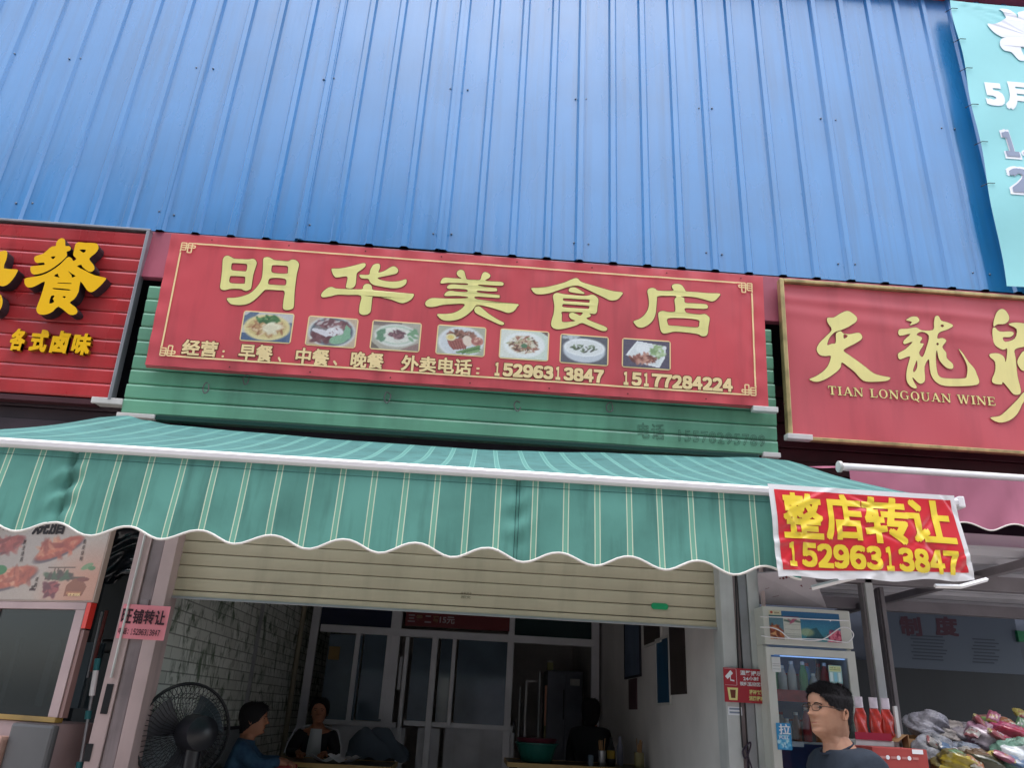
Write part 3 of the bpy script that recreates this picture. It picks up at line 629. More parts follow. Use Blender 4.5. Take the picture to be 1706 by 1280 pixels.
SER = {'T': (.9, [ln(.45, 0, .45, 1, B), ln(.04, .96, .86, .96, S), ln(.06, .72, .06, .96, .06), ln(.84, .72, .84, .96, .06), sf(.45, .04, .42)]),
 'I': (.5, [ln(.25, 0, .25, 1, B), sf(.25, .04, .42), sf(.25, .96, .42)]),
 'A': (1.0, [ln(.16, 0, .5, 1, S), ln(.84, 0, .5, 1, B), ln(.28, .33, .74, .33, S), sf(.14, .04, .28), sf(.84, .04, .34)]),
 'N': (1.05, [ln(.18, 0, .18, 1, S), ln(.18, .97, .86, .03, B), ln(.87, 0, .87, 1, S), sf(.16, .04), sf(.16, .96), sf(.87, .96)]),
 'L': (.85, [ln(.25, 0, .25, 1, B), sf(.25, .96, .42), ln(.05, .04, .78, .04, S), ln(.77, .04, .77, .32, .06)]),
 'O': (1.0, [ring(.5, .5, .46, .52, 0, 180, B, S), ring(.5, .5, .46, .52, 180, 360, B, S)]),
 'G': (1.02, [ring(.5, .5, .46, .52, 45, 300, B, S), ln(.8, .05, .8, .42, .15), sf(.8, .42, .34), ln(.8, .68, .8, .96, .06)]),
 'Q': (1.0, [ring(.5, .5, .46, .52, 0, 180, B, S), ring(.5, .5, .46, .52, 180, 360, B, S), ln(.45, .2, .88, -.16, .13)]),
 'U': (1.0, [ln(.22, .3, .22, 1, B), ln(.82, .3, .82, 1, S), ring(.5, .34, .375, .36, 180, 360, .16, S), sf(.22, .96, .4), sf(.82, .96)]),
 'W': (1.35, [ln(.16, 1, .42, 0, B), ln(.42, 0, .66, 1, S), ln(.66, 1, .92, 0, B), ln(.92, 0, 1.2, 1, S), sf(.16, .96, .32), sf(.66, .96, .3), sf(1.2, .96, .28)]),
 'E': (.9, [ln(.22, 0, .22, 1, B), ln(.05, .04, .8, .04, S), ln(.05, .96, .78, .96, S), ln(.2, .5, .6, .5, S), ln(.8, .04, .8, .3, .06), ln(.78, .72, .78, .96, .06), ln(.6, .38, .6, .62, .06)])}
wx = 0; polys = []; lay = []
for ch in 'TIAN LONGQUAN WINE':
    if ch == ' ': wx += .55; continue
    wd, ps = SER[ch]
    for i, p in enumerate(ps): polys.append([(wx + q[0], q[1]) for q in p]); lay.append(i)
    wx += wd + .1
a = PW.uv(1379, 658); b = PW.uv(1657, 657); hgt = PW.uv(1379, 645)[1] - a[1]; 
for nm, mm, ww, gr in (('lettering_outline', m_out, .008, .016), ('lettering', m_gold, .0095, 0)):
    mb = MB()
    for p, l in zip(polys, lay):
        c = np.mean(p, 0)
        mb.add([PW.P(a[0] + q[0] / wx * (b[0] - a[0]) + (0 if not gr else .0025 * (1 if q[0] > c[0] else -1)), a[1] + q[1] * .066 + (0 if not gr else .0025 * (1 if q[1] > c[1] else -1)), ww + l * .0002) for q in p], [tuple(range(len(p)))])
    mb.build(nm, mm, ws)
# ================================================================ teal banner on the blue wall
PT = Plane((0, 4.95, 4.8), 0)
tb = thing('teal_banner', PT.P(4.6, .1), 'pale teal banner tied to the blue wall at the upper right corner', 'banner')
m_teal = cloth('teal_vinyl', (160, 230, 230), .15, rough=.5, noise=(1.5, .1), coat=.2)
tl_, bl_ = PT.uv(1580, 3), PT.uv(1672, 481); TU1 = tl_[0] + 3.0
def warpT(a, b, w=0):   # a, b in 0..1 (b from the bottom)
    u = (bl_[0] * (1 - b) + tl_[0] * b) * (1 - a) + TU1 * a + .012 * math.sin(b * 19) * (1 - a); v = bl_[1] * (1 - b) + tl_[1] * b
    d = (u - tl_[0]); k = tl_[1] - v
    r = math.hypot(d, k) + 1e-6; an = math.atan2(k, d)
    z = .028 * math.exp(-((an - .42) / .07) ** 2) * min(1, r) * math.exp(-r / 1.1) + .022 * math.exp(-((an - .62) / .06) ** 2) * min(1, r) * math.exp(-r / .9) + .018 * math.exp(-((an - .22) / .05) ** 2) * math.exp(-r / 1.3)
    z += .02 * math.sin(u * 1.7 + v * .9) + .006 * math.sin(v * 7 - u * 4)
    return PT.P(u, v, .03 + z + w)
MB().grid(lambda a, b: warpT(a, b), 110, 110).build('banner_cloth', m_teal, tb, smooth=True)
def warpTuv(u, v, w):
    b = (v - bl_[1]) / (tl_[1] - bl_[1]); l = bl_[0] * (1 - b) + tl_[0] * b; return warpT((u - l) / (TU1 - l), b, w)
m_puff = mat('white_print', (240, 240, 246), rough=.4); m_gray = mat('grey_print', (140, 150, 172), rough=.5)
def tlet(s, a, b, m, w, bold):
    v, f = map_text(s, PT, pxbox(PT, a, b), w=w, bold=bold, warp=warpTuv, cuts=3); MB().add(v, f).build('lettering', m, tb)
FLW = [[(250,220),(360,205),(480,240),(570,330),(620,400),(610,300),(680,260),(900,280),(900,950),(680,940),(750,1180),(690,1210),(610,1190),(480,1050),(340,1020),(260,920),(290,810),(410,760),(320,770),(150,680),(30,520),(170,525),(290,470),(390,400),(350,320)]]
v, f = glyph(PT, FLW, 1640, 0, .0859); MB().add([warpTuv((Vector(p) - PT.O).dot(PT.u), (Vector(p) - PT.O).dot(PT.v), .008) for p in v], f).build('lettering', m_puff, tb)
tlet('5月', (1644, 184), (1716, 146), m_puff, .005, .05)
for s, a, b in (('1', (1658, 263), (1696, 230)), ('.', (1698, 265), (1705, 258)), ('2', (1680, 325), (1706, 291))):
    tlet(s, (a[0] - 3, a[1] + 2), (b[0] + 3, b[1] - 2), m_puff, .004, .075); tlet(s, a, b, m_gray, .0075, .05)
mb = MB()
for b in (.31, .45, .58, .72, .83, .96):
    p = warpT(0.004, b); MB().tube([p + Vector((-.05, .03, -.005)), p + Vector((-.01, -.015, 0)), p + Vector((.045, -.01, .008))], .0035, 5).build('tie_wire', m_black, tb)
# ================================================================ green striped awning
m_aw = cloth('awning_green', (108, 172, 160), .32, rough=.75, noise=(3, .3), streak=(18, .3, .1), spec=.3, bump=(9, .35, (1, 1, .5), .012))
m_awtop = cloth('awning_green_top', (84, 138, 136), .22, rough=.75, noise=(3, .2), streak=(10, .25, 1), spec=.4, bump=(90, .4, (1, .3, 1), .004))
m_st = mat('awning_cream_stripe', (192, 204, 178), rough=.7)
m_mid = mat('awning_grey_stripe', (104, 160, 140), rough=.75)
m_pip = mat('piping_white', (226, 220, 214), rough=.6)
aw = thing('green_awning', (0, 3.4, 2.54), 'green awning with thin cream stripes, white front bar and scalloped valance', 'awning')
YF = 3.40; AX0, AX1 = -2.62, 2.235
zb = 2.553
mb = MB()
prof = [(-.012, -.020), (-.022, -.012), (-.024, .006), (-.016, .018), (.004, .022), (.022, .014), (.024, -.010), (.010, -.021)]
vs = [(x, YF + a, zb + b) for x in (AX0, AX1) for a, b in prof]; k = len(prof)
mb.add(vs, [(i, (i + 1) % k, k + (i + 1) % k, k + i) for i in range(k)] + [tuple(range(k)), tuple(range(k, 2 * k))[::-1]])
mb.build('front_bar', m_bar, aw, smooth=40)
MB().box(AX0 - .008, AX0 + .02, YF - .03, YF + .03, zb - .026, zb + .028).build('bar_end_cap', m_bar, aw, bevel=.006)
MB().box(AX1 - .02, AX1 + .008, YF - .03, YF + .03, zb - .026, zb + .028).build('bar_end_cap', m_bar, aw, bevel=.006)
spx = [15, 69, 143, 197, 251, 305, 359, 412, 466, 519.6, 571, 624, 677, 729, 781, 831, 892, 943.6, 995, 1047.5, 1098, 1150, 1202, 1253]
sx = [at(p, 800 + (p - 640) * .06, YF).x for p in spx]
st = sx[-1] - sx[-2]
while sx[-1] < AX1 - .2: sx.append(sx[-1] + st)
while sx[0] > AX0 + .2: sx.insert(0, sx[0] - st)
def columns(x0, x1):
    xs = [(x0, 0)]; out = []
    cuts = []
    for s in sx:
        if s - .02 < x0 or s + .02 > x1: continue
        cuts += [(s - .0135, 1), (s - .0092, 2), (s + .0092, 1), (s + .0135, 0)]
    cur = x0; kind = 0
    for c, k2 in cuts + [(x1, 0)]:
        n = max(1, int((c - cur) / .014)) if kind == 0 else 1
        for i in range(n): out.append((cur + (c - cur) * i / n, kind))
        cur = c; kind = k2
    out.append((x1, 0)); return out
cols = columns(AX0 + .02, AX1 - .02)
seamx = at(861, 860, YF).x; seam2 = at(106, 820, YF).x
def zlow(x):
    ph = 2 * math.pi * (x - at(634, 915, YF).x) / (at(1105, 949, YF).x - at(634, 915, YF).x) * 4
    s = math.cos(ph); s = s * .5 + .5
    return 2.160 + .050 * (1 - s ** 1.1)
def ywob(x, t):
    y = .010 * math.sin(x * 6.3) * t + .006 * math.sin(x * 17 + t * 3) * t
    for s, am in ((seamx, .012), (seam2, .02)):
        y += am * math.exp(-((x - s) / .05) ** 2) * math.sin(t * 17 + (x - s) * 30) * math.sin(t * 3.14)
        y += am * 1.2 * math.exp(-((x - s) / .012) ** 2)
    y += .008 * math.exp(-((x - 1.0) / .2) ** 2) * math.sin(t * 5 + x * 12) * t
    return y - .02 * t * (1 if x < 1.2 else max(0, 1 - (x - 1.2) * 8))
def cloth_cols(fn, nv, name, m0, m1, m2, parent, cols=cols):
    """columns of cloth; stripes woven as their own colour"""
    mb = MB(); mi = []; n = len(cols)
    for j in range(nv + 1):
        for x, k in cols: mb.v.append(tuple(fn(x, j / nv)))
    for j in range(nv):
        for i in range(n - 1): mb.f.append((j * n + i, j * n + i + 1, (j + 1) * n + i + 1, (j + 1) * n + i)); mb.c.append(None); mi.append(cols[i][1])
    o = mb.build(name, m0, parent, smooth=True)
    o.data.materials.append(m1); o.data.materials.append(m2); o.data.polygons.foreach_set('material_index', mi); return o
ztop = zb - .022; vcols = [c for c in cols if c[0] < 1.46]
cloth_cols(lambda x, t: (x, YF + .0 + ywob(x, t), ztop + (zlow(x) - ztop) * t), 22, 'valance', m_aw, m_st, m_mid, aw, vcols)
pts = [(x, YF + ywob(x, 1) - .001, zlow(x) - .002) for x, k in vcols[::2]]
MB().tube(pts, .0055, 6).build('valance_piping', m_pip, aw, smooth=True)
mb = MB()
for s in (seamx - .006, seamx + .008): mb.tube([(s, YF + ywob(s, t / 20) - .002, ztop + (zlow(s) - ztop) * t / 20) for t in range(21)], .0011, 4)
mb.tube([(x, YF + ywob(x, .08) - .0015, ztop - .03) for x, k in vcols[::3]], .0008, 4)
mb.build('stitching', mat('thread', (30, 80, 84), rough=.8), aw, kind='stuff')
# top cloth: from the roller under the board to the bar
YR = 5.02
edge = [(-2.62, 3.25), (-2.42, 3.274), (-2.3, 3.25), (-2.1, 3.228), (-1.6, 3.214), (-.9, 3.2), (0, 3.196), (.4, 3.21), (.9, 3.233), (1.5, 3.246), (1.9, 3.268), (2.1, 3.262), (2.235, 3.24)]
def zedge(x):
    for (a, za), (b, zb_) in zip(edge, edge[1:]):
        if a <= x <= b:
            t = (x - a) / (b - a); return za + (zb_ - za) * (t * t * (3 - 2 * t))
    return edge[-1][1]
def topf(x, t):
    y = YR + (YF + .01 - YR) * t; z0 = zedge(x); z1 = zb + .018
    z = z0 + (z1 - z0) * t - .05 * math.sin(math.pi * t) * .6 + .004 * math.sin(x * 8 + t * 5) * math.sin(math.pi * t)
    return (x, y, z)
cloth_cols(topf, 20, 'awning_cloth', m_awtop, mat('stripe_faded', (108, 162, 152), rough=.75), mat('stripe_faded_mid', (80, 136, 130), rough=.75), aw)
MB().tube([(AX0 + .1, YR + .03, 3.10), (AX1 - .1, YR + .03, 3.10)], .04, 14).build('roller', m_bar, aw, smooth=40)
for x in (-1.9, 1.55):
    MB().tube([(x, YR, 3.0), (x + .35, 4.25, 2.62)], .022, 8).tube([(x + .35, 4.25, 2.62), (x + .05, YF + .04, zb - .03)], .02, 8).build('folding_arm', m_bar, aw, smooth=40)
# ================================================================ red transfer banner at the right end of the awning
PB = Plane((0, 3.315, 2.2), 0)
q = pxc(PB, (1279, 806), (1590, 826), (1626, 966), (1298, 961))
print('banner', q)
bn = thing('transfer_banner', PB.P(q[3][0], q[3][1]), 'creased red banner with yellow characters and a white border, hung on the awning end', 'banner')
rv = random.Random(11); folds = [(rv.uniform(1.3, 2.35), rv.uniform(2.15, 2.55), rv.choice((-1.1, -.75, .5, 1.2, -1.4)) , rv.uniform(.008, .020), rv.uniform(.05, .18), rv.choice((-1, 1))) for _ in range(34)]
def wz(u, v):
    z = .012 * math.sin(u * 7 + 1) * (.37 - v) / .4 + .006 * math.sin(v * 16 + u * 3)
    for fu, fv, a, w_, l_, sg_ in folds:
        fv -= 2.2
        x = (u - fu) * math.cos(a) + (v - fv) * math.sin(a); y = -(u - fu) * math.sin(a) + (v - fv) * math.cos(a)
        z += sg_ * .0048 * math.exp(-(x / w_) ** 2) * math.exp(-(y / l_) ** 2)
    return z
def warpB(u, v, w=0): return PB.P(u, v, w + wz(u, v))
def bil(a, b):
    tl, tr, br, bl2 = [np.array(c) for c in q]
    p = (bl2 * (1 - a) + br * a) * (1 - b) + (tl * (1 - a) + tr * a) * b
    e = 0
    if b < .001: e = .006 * math.sin(a * 19) - .010 * math.sin(a * 3.1) * (1 if a > .3 else 0)
    return p[0] + .0, p[1] + e
m_bred = mat('banner_red', (212, 40, 52), rough=.3, coat=.6, spec=.6)
m_bwh = cloth('banner_white', (244, 242, 244), .2, rough=.35, coat=.4)
MB().grid(lambda a, b: warpB(*bil(a, b)), 130, 60).build('banner_sheet', m_bwh, bn, smooth=True)
MB().grid(lambda a, b: warpB(*bil(.028 + .945 * a, .075 + .865 * b), w=.002), 130, 60).build('printed_field', m_bred, bn, smooth=True)
m_by = mat('banner_yellow', (244, 214, 62), rough=.35, coat=.5)
def blet(s, a, b, bold, cuts, w=.0045, m=m_by, sl=0):
    bx = pxbox(PB, a, b); 
    v, f = map_text(s, PB, bx, w=w, bold=bold, cuts=cuts, warp=lambda u, v, w: warpB(u + sl * (bx[3] - v) , v - (u - bx[0]) * 0, w))
    MB().add(v, f).build('lettering', m, bn)
for s, a, b in (('整', (1309, 894), (1364, 826)), ('店', (1379, 898), (1430, 828)), ('转', (1445, 904), (1505, 833)), ('让', (1517, 902), (1580, 838))): blet(s, a, b, .03, 3)
blet('15296313847', (1312, 940), (1595, 922), .05, 3)
# white battens seen under the banner
bt = thing('white_batten', at(1390, 970, 3.7), 'white batten poking out under the left part of the red banner', 'batten', 'white battens under the banner')
MB().tube([at(1352, 980, 3.7), at(1425, 962, 3.62)], .012, 4).build('strip', m_bar, bt)
bt = thing('white_batten', at(1600, 985, 3.7), 'longer white batten under the right end of the red banner', 'batten', 'white battens under the banner')
MB().tube([at(1558, 977, 3.5), at(1600, 978, 3.55), at(1644, 966, 3.62)], .010, 4).build('strip', m_bar, bt)
# ================================================================ pink awning of the right neighbour
m_pink = cloth('awning_pink', (190, 116, 140), .25, rough=.7, noise=(2, .2), streak=(5, .2, .3))
pa = thing('pink_awning', (2.3, 4.5, 3.05), 'faded pink awning with a white roller tube, half hidden behind the green awning', 'awning')
zp = at(1400, 778, 4.5).z
MB().tube([(2.215, 4.5, zp), (2.235, 4.5, zp)], .036, 18).build('tube_end_cap', m_white, pa, smooth=40, bevel=.003)
MB().tube([(2.24, 4.5, zp), (6, 4.5, zp)], .025, 16).build('roller_tube', m_bar, pa, smooth=40)
def pinkv(a, b):
    x = 2.27 + 3.7 * a; zl = 2.735 + .022 * math.cos((x - 2.95) * 2 * math.pi / .30) * 1.0
    return (x, 4.47 + .012 * math.sin(x * 9) * b + .01 * math.sin(x * 23 + b * 4) * b, (zp - .03) * (1 - b) + zl * b)
MB().grid(pinkv, 200, 16).build('valance', m_pink, pa, smooth=True)
MB().tube([Vector(pinkv(i / 200, 1)) for i in range(201)], .005, 5).build('valance_piping', m_pip, pa, smooth=True)
MB().grid(lambda a, b: (2.3 + 3.7 * a, 4.5 + .62 * b, zp + .025 + (.17 + .02 * math.sin(a * 20)) * b - .02 * math.sin(3.14 * b)), 80, 8).build('awning_cloth', m_pink, pa, smooth=True)
# ================================================================ across the street, behind the camera (seen only in the gloss of the steel)
ob = thing('opposite_building', (-7, -7.5, 0), 'plain grey four storey building across the street', 'building')
MB().box(-16, -1.0, -14, -7, 0, 13.6).build('wall', mat('far_wall', (92, 92, 92), rough=.8, noise=(1, .3)), ob)
MB().box(-16.2, -.8, -14, -6.8, 13.6, 13.9).build('roof_edge', m_dark, ob)
m_gl = mat('dark_glass', (30, 36, 42), rough=.1, spec=.8)
wf = MB().box(-.7, .7, -6.99, -6.94, 0, 1.5).build('window', m_gl, ob); wf.location = Vector((-15, 0, 4)) - Vector((-7, -7.5, 0)) + wf.location + Vector((7, 7.5, 0)) - Vector((0, 0, 0))
base = wf.location.copy()
for i in range(5):
    for j in range(3):
        if i == j == 0: continue
        c = link('window', wf.data, ob); c.location = base + Vector((i * 2.9, 0, j * 3.1))
ob2 = thing('opposite_shop', (6, -7.5, 0), 'three storey row of shops across the street', 'building')
MB().box(-.7, 16, -14, -7, 0, 11.2).build('wall', mat('far_wall2', (104, 98, 92), rough=.8, noise=(1, .3)), ob2)
for i in range(4): MB().box(.3 + i * 3.9, 3.6 + i * 3.9, -6.99, -6.9, .2, 3).build('shutter', m_alu, ob2)
# ================================================================ centre shop: pillars, shutter, room
m_pil = mat('pillar_bounce_pink', (196, 170, 168), rough=.45, noise=(4, .15), streak=(8, .22))  # whitish steel with pink bounce light mixed into its colour
m_pil2 = mat('pillar_channel', (150, 134, 136), rough=.4, noise=(5, .3), streak=(16, .4))
m_pilw = mat('pillar_white', (206, 206, 206), rough=.45, noise=(4, .18), streak=(10, .2))
YP = 5.30
def X(px, py, Y=YP): return at(px, py, Y).x
lx0 = (X(226, 891) + X(144, 1280)) / 2; lx1 = (X(297, 891) + X(215, 1280)) / 2
print('pillar', lx0, lx1)
lp = thing('steel_pillar', ((lx0 + lx1) / 2, YP + .08, 0), 'whitish steel pillar coloured with pink bounce light, with a grey channel, left of the shop opening', 'pillar', 'pillars beside the shop opening')
W = lx1 - lx0
MB().box(lx0, lx0 + W * .34, YP, YP + .2, 0, 3.05).build('flange', m_pil, lp, bevel=.004)
MB().box(lx0 + W * .36, lx0 + W * .66, YP + .012, YP + .2, 0, 3.05).build('channel', m_pil2, lp, bevel=.003)
MB().box(lx0 + W * .68, lx1, YP, YP + .2, 0, 3.05).build('flange', m_pil, lp, bevel=.004)
zc = at(200, 1010, YP).z
MB().box(lx0 + W * .42, lx0 + W * .62, YP + .002, YP + .02, zc - .07, zc + .05).build('latch_plate', m_pil2, lp, bevel=.004)
MB().tube([(lx0 + W * .17, YP - .012, 2.9), (lx0 + W * .17, YP - .012, at(180, 1130, YP).z)], .008, 8).build('conduit', m_white, lp)
MB().box(lx0 + W * .10, lx0 + W * .26, YP - .004, YP - .001, at(165, 1190, YP).z, at(178, 1140, YP).z).build('tape_strip', m_black, lp)
MB().box(lx0 - .01, lx0 + W * .12, YP - .004, YP - .001, at(150, 1270, YP).z, at(150, 1240, YP).z).build('tape_strip', m_black, lp)
# right pillar
rx = [X(p, 960) * .5 + X(p + d, 1280) * .5 for p, d in ((1197, 19), (1218, 21), (1229, 24), (1245, 22), (1259, 26))]
rx = [1.690, 1.765, 1.80, 1.885, 1.965]
rx = [X(1198, 960), X(1220, 960), X(1229, 960), X(1243, 960), X(1262, 960)]
rp_ = thing('steel_pillar', ((rx[0] + rx[-1]) / 2, YP + .08, 0), 'white steel pillar with dark cable and camera warning sign, right of the opening', 'pillar', 'pillars beside the shop opening')
MB().box(rx[0], rx[1], YP, YP + .2, 0, 3.05).build('flange', m_pilw, rp_, bevel=.004)
MB().box(rx[1] + .002, rx[2], YP + .03, YP + .2, 0, 3.05).build('guide_channel', m_pil2, rp_, bevel=.003)
MB().box(rx[2] + .002, rx[3], YP + .012, YP + .2, 0, 3.05).build('channel', m_alu, rp_, bevel=.003)
MB().box(rx[3] + .004, rx[4], YP, YP + .2, 0, 3.05).build('flange', m_pilw, rp_, bevel=.004)
MB().tube([(rx[4] + .02, YP - .02, 2.75), (rx[4] + .02, YP - .02, at(1275, 1255, YP).z)], .014, 10).build('pipe', m_pil, rp_, smooth=40)
MB().tube([(rx[4] + .02, YP - .02, at(1275, 1255, YP).z), (rx[4] + .02, YP - .02, .5)], .0165, 10).build('pipe_sleeve', m_black, rp_, smooth=40)
cx_ = (rx[1] + rx[2]) / 2 + .008
MB().tube([(cx_ - .02 + .012 * math.sin(z * 3), YP - .006, z) for z in np.linspace(2.7, 1.42, 14)], .0045, 6).build('cable', m_black, rp_)
kz = at(1240, 1250, YP).z
MB().tube(catpath([(cx_ + .0, YP - .01, kz + .03), (cx_ - .035, YP - .015, kz - .01), (cx_ - .02, YP - .02, kz - .05), (cx_ + .015, YP - .02, kz + .02), (cx_ + .01, YP - .03, kz + .045), (cx_ - .015, YP - .02, kz), (cx_ + .02, YP - .02, kz - .12), (cx_ + .05, YP - .02, kz - .3)]), .0055, 6).tube([(cx_, YP - .015, kz), (cx_ - .03, YP - .015, kz - .3)], .0045, 5).build('cable_knot', mat('knot_purple', (58, 44, 62), rough=.6), rp_, smooth=True)
# pink notice on the left pillar
PN = Plane((lx0, YP - .006, 1.6), 0)
n0 = PN.uv(201, 1065); n1 = PN.uv(284, 1010)
nb = pxc(PN, (207, 1009), (284, 1009), (273, 1070), (192, 1062))
nu0 = nb[3][0] * .5 + nb[0][0] * .5; nu1 = nb[1][0] * .5 + nb[2][0] * .5; nv1 = (nb[0][1] + nb[1][1]) / 2; nv0 = (nb[2][1] + nb[3][1]) / 2
no = thing('pink_notice', PN.P(nu0, nv0), 'pink paper notice with dark characters, stuck on the left pillar', 'notice')
MB().grid(lambda a, b: PN.P(nu0 + (nu1 - nu0) * a, nv0 + (nv1 - nv0) * b, -.0 + .004 * math.sin(a * 6)), 20, 4).build('paper', mat('pink_paper', (232, 140, 150), rough=.8), no)
m_ink = mat('dark_ink', (60, 22, 34), rough=.7)
hh = nv1 - nv0; ww = nu1 - nu0
for i, ch in enumerate('旺铺转让'):
    v, f = map_text(ch, PN, (nu0 + ww * (.03 + .235 * i), nv0 + hh * .45, nu0 + ww * (.235 + .235 * i), nv0 + hh * .85), w=.006, bold=.03); MB().add(v, f).build('lettering', m_ink, no)
v, f = map_text('电话：', PN, (nu0 + ww * .03, nv0 + hh * .12, nu0 + ww * .24, nv0 + hh * .3), w=.006, bold=.02, fat=False); MB().add(v, f).build('lettering', m_ink, no)
v, f = map_text('15296313847', PN, (nu0 + ww * .28, nv0 + hh * .12, nu0 + ww * .9, nv0 + hh * .29), w=.006, bold=.02); MB().add(v, f).build('lettering', m_ink, no)
# red camera warning sign on the right pillar
PC = Plane((rx[0], YP - .03, 1.5), 0)
cb = pxc(PC, (1204, 1114), (1272, 1115), (1278, 1173), (1209, 1171))
cu0 = (cb[0][0] + cb[3][0]) / 2; cu1 = (cb[1][0] + cb[2][0]) / 2; cv1 = (cb[0][1] + cb[1][1]) / 2; cv0 = (cb[2][1] + cb[3][1]) / 2
cw, ch_ = cu1 - cu0, cv1 - cv0
cs = thing('camera_warning_sign', PC.P(cu0, cv0), 'small red surveillance warning sign with a white camera symbol on the right pillar', 'sign')
MB().pbox(PC, cu0, cu1, cv0, cv1, -.008, 0).build('plate', mat('sign_red', (176, 26, 44), rough=.35, coat=.3), cs, bevel=.001)
def cr(pts, w=.002, m=m_puff, nm='symbol'): MB().add([PC.P(cu0 + p[0] * cw, cv0 + p[1] * ch_, w) for p in pts], [tuple(range(len(pts)))]).build(nm, m, cs)
cr([(.03, .74), (.17, .93), (.23, .84), (.09, .66)]); cr([(.15, .76), (.17, .76), (.17, .62), (.15, .62)], .0025); cr([(.15, .62), (.25, .60), (.25, .64), (.15, .66)], .003)
for a, b, c, d in ((.02, .97, .31, .975), (.02, .49, .31, .495)): cr([(a, b), (c, b), (c, d), (a, d)])
cr([(.305, .5), (.313, .5), (.313, .97), (.305, .97)])
for s, y0, y1, x0, x1, m in (('温馨提示', .80, .94, .40, .93, m_puff), ('24小时', .64, .77, .47, .85, m_puff), ('视频监控区域', .49, .61, .38, .98, m_puff), ('提神饮料', .25, .39, .6, .94, m_gold), ('消困提神', .07, .21, .58, .94, m_gold)):
    v, f = map_text(s, PC, (cu0 + x0 * cw, cv0 + y0 * ch_, cu0 + x1 * cw, cv0 + y1 * ch_), w=.002, bold=.03, fat=False); MB().add(v, f).build('lettering', m, cs)
cr([(.10, .06), (.30, .06), (.33, .42), (.07, .42)], .002, m_gold, 'drink_can_print'); cr([(.15, .12), (.25, .12), (.27, .36), (.13, .36)], .003, m_out, 'drink_can_print')
# small leaflet under it
MB().box(rx[0] + .01, rx[1] + .008, YP - .003, YP - .001, at(1214, 1192, YP).z, at(1214, 1178, YP).z).build('small_label', m_puff, rp_)
for i in range(2): MB().box(rx[0] + .018, rx[1] - .004, YP - .0045, YP - .0035, at(1214, 1189 - i * 6, YP).z, at(1214, 1186 - i * 6, YP).z).build('small_label_print', m_gray, rp_)
# ------------------------------------------------ roller shutter
m_shut = mat('shutter_beige', (190, 178, 154), rough=.5, noise=(3, .12), streak=(10, .14, .2))
m_shutd = mat('shutter_groove', (70, 58, 40), rough=.7)
YS = 5.42; sz0 = 2.155; pit = .0835
rs = thing('roller_shutter', ((rx[0] + lx1) / 2, YS, sz0), 'half raised beige roller shutter over the shop opening', 'roller shutter')
sprof = [(0, .012), (.0015, .012), (.003, .001), (.018, -.003), (.040, -.0045), (.062, -.003), (pit - .005, .001), (pit - .003, .012), (pit, .012)]
sx0, sx1 = lx1 - .005, rx[0] + .005
vs = [(x, YS + b, sz0 + .045 + a) for x in (sx0, sx1) for a, b in sprof]; k = len(sprof)
so = MB().add(vs, [(i, i + 1, k + i + 1, k + i) for i in range(k - 1)]).build('slat', m_shut, rs, smooth=35)
for i in range(1, 12): c = link('slat', so.data, rs); c.location = (0, rp.uniform(-.0015, .0015), pit * i)
MB().box(sx0, sx1, YS + .012, YS + .016, sz0, 3.2).build('backing', m_shutd, rs)
MB().box(sx0, sx1, YS - .012, YS + .01, sz0, sz0 + .04).build('bottom_bar', m_shut, rs, bevel=.003)
MB().box(sx0, sx1, YS - .022, YS - .008, sz0 - .012, sz0 + .004).build('bottom_rail', m_alu, rs, bevel=.003)
PSH = Plane((0, YS - .0085, sz0), 0)
g = PSH.uv(1099, 1011); r = .012; P = []
for i in range(12): a = R_(i * 30 + 15); P.append((g[0] + (.038 if math.cos(a) > 0 else -.038) + .022 * math.cos(a), g[1] + .022 * math.sin(a)))
MB().add([PSH.P(p[0], p[1], .002) for p in P], [tuple(range(12))]).build('green_sticker', mat('sticker_green', (20, 150, 96), rough=.4), rs)
g = PSH.uv(776, 991)
for i, s in enumerate(('全天开业', '图文')): 
    v, f = map_text(s, PSH, (g[0] - .035 + .004 * i, g[1] - .002 - i * .026, g[0] + .04 - .004 * i, g[1] + .016 - i * .026), w=.002, bold=.0, fat=False); MB().add(v, f).build('maker_print', mat('faint_ink', (70, 62, 46), rough=.8), rs)
# ------------------------------------------------ room
m_wallr = mat('plaster_wall', (228, 222, 220), rough=.85, noise=(2, .15))
m_floor = mat('shop_tiles', (196, 192, 186), rough=.4, noise=(3, .2))
m_ceil = mat('shop_ceiling', (205, 205, 205), rough=.8)
YBK = 10.4; xl, xr = lx0 + W * .5, rx[0] + .03
struct('shop_floor', MB().box(xl - 3.2, xr + 3.2, 5.2, 14, .004, .15), m_floor)
rm = thing('shop_room', ((xl + xr) / 2, 8, .15), 'deep dark dining room with brick pattern wall on its left side', 'room')
MB().box(xr, xr + .12, 5.5, YBK + 3, .15, 3.1).build('right_wall', m_wallr, rm)
MB().box(xl - .12, xr + .12, 5.5, YBK + 3, 3.1, 3.2).build('ceiling', m_ceil, rm)
MB().box(xl - .12, xr + .12, YBK + 3, YBK + 3.1, .15, 3.1).build('back_wall', m_wallr, rm)
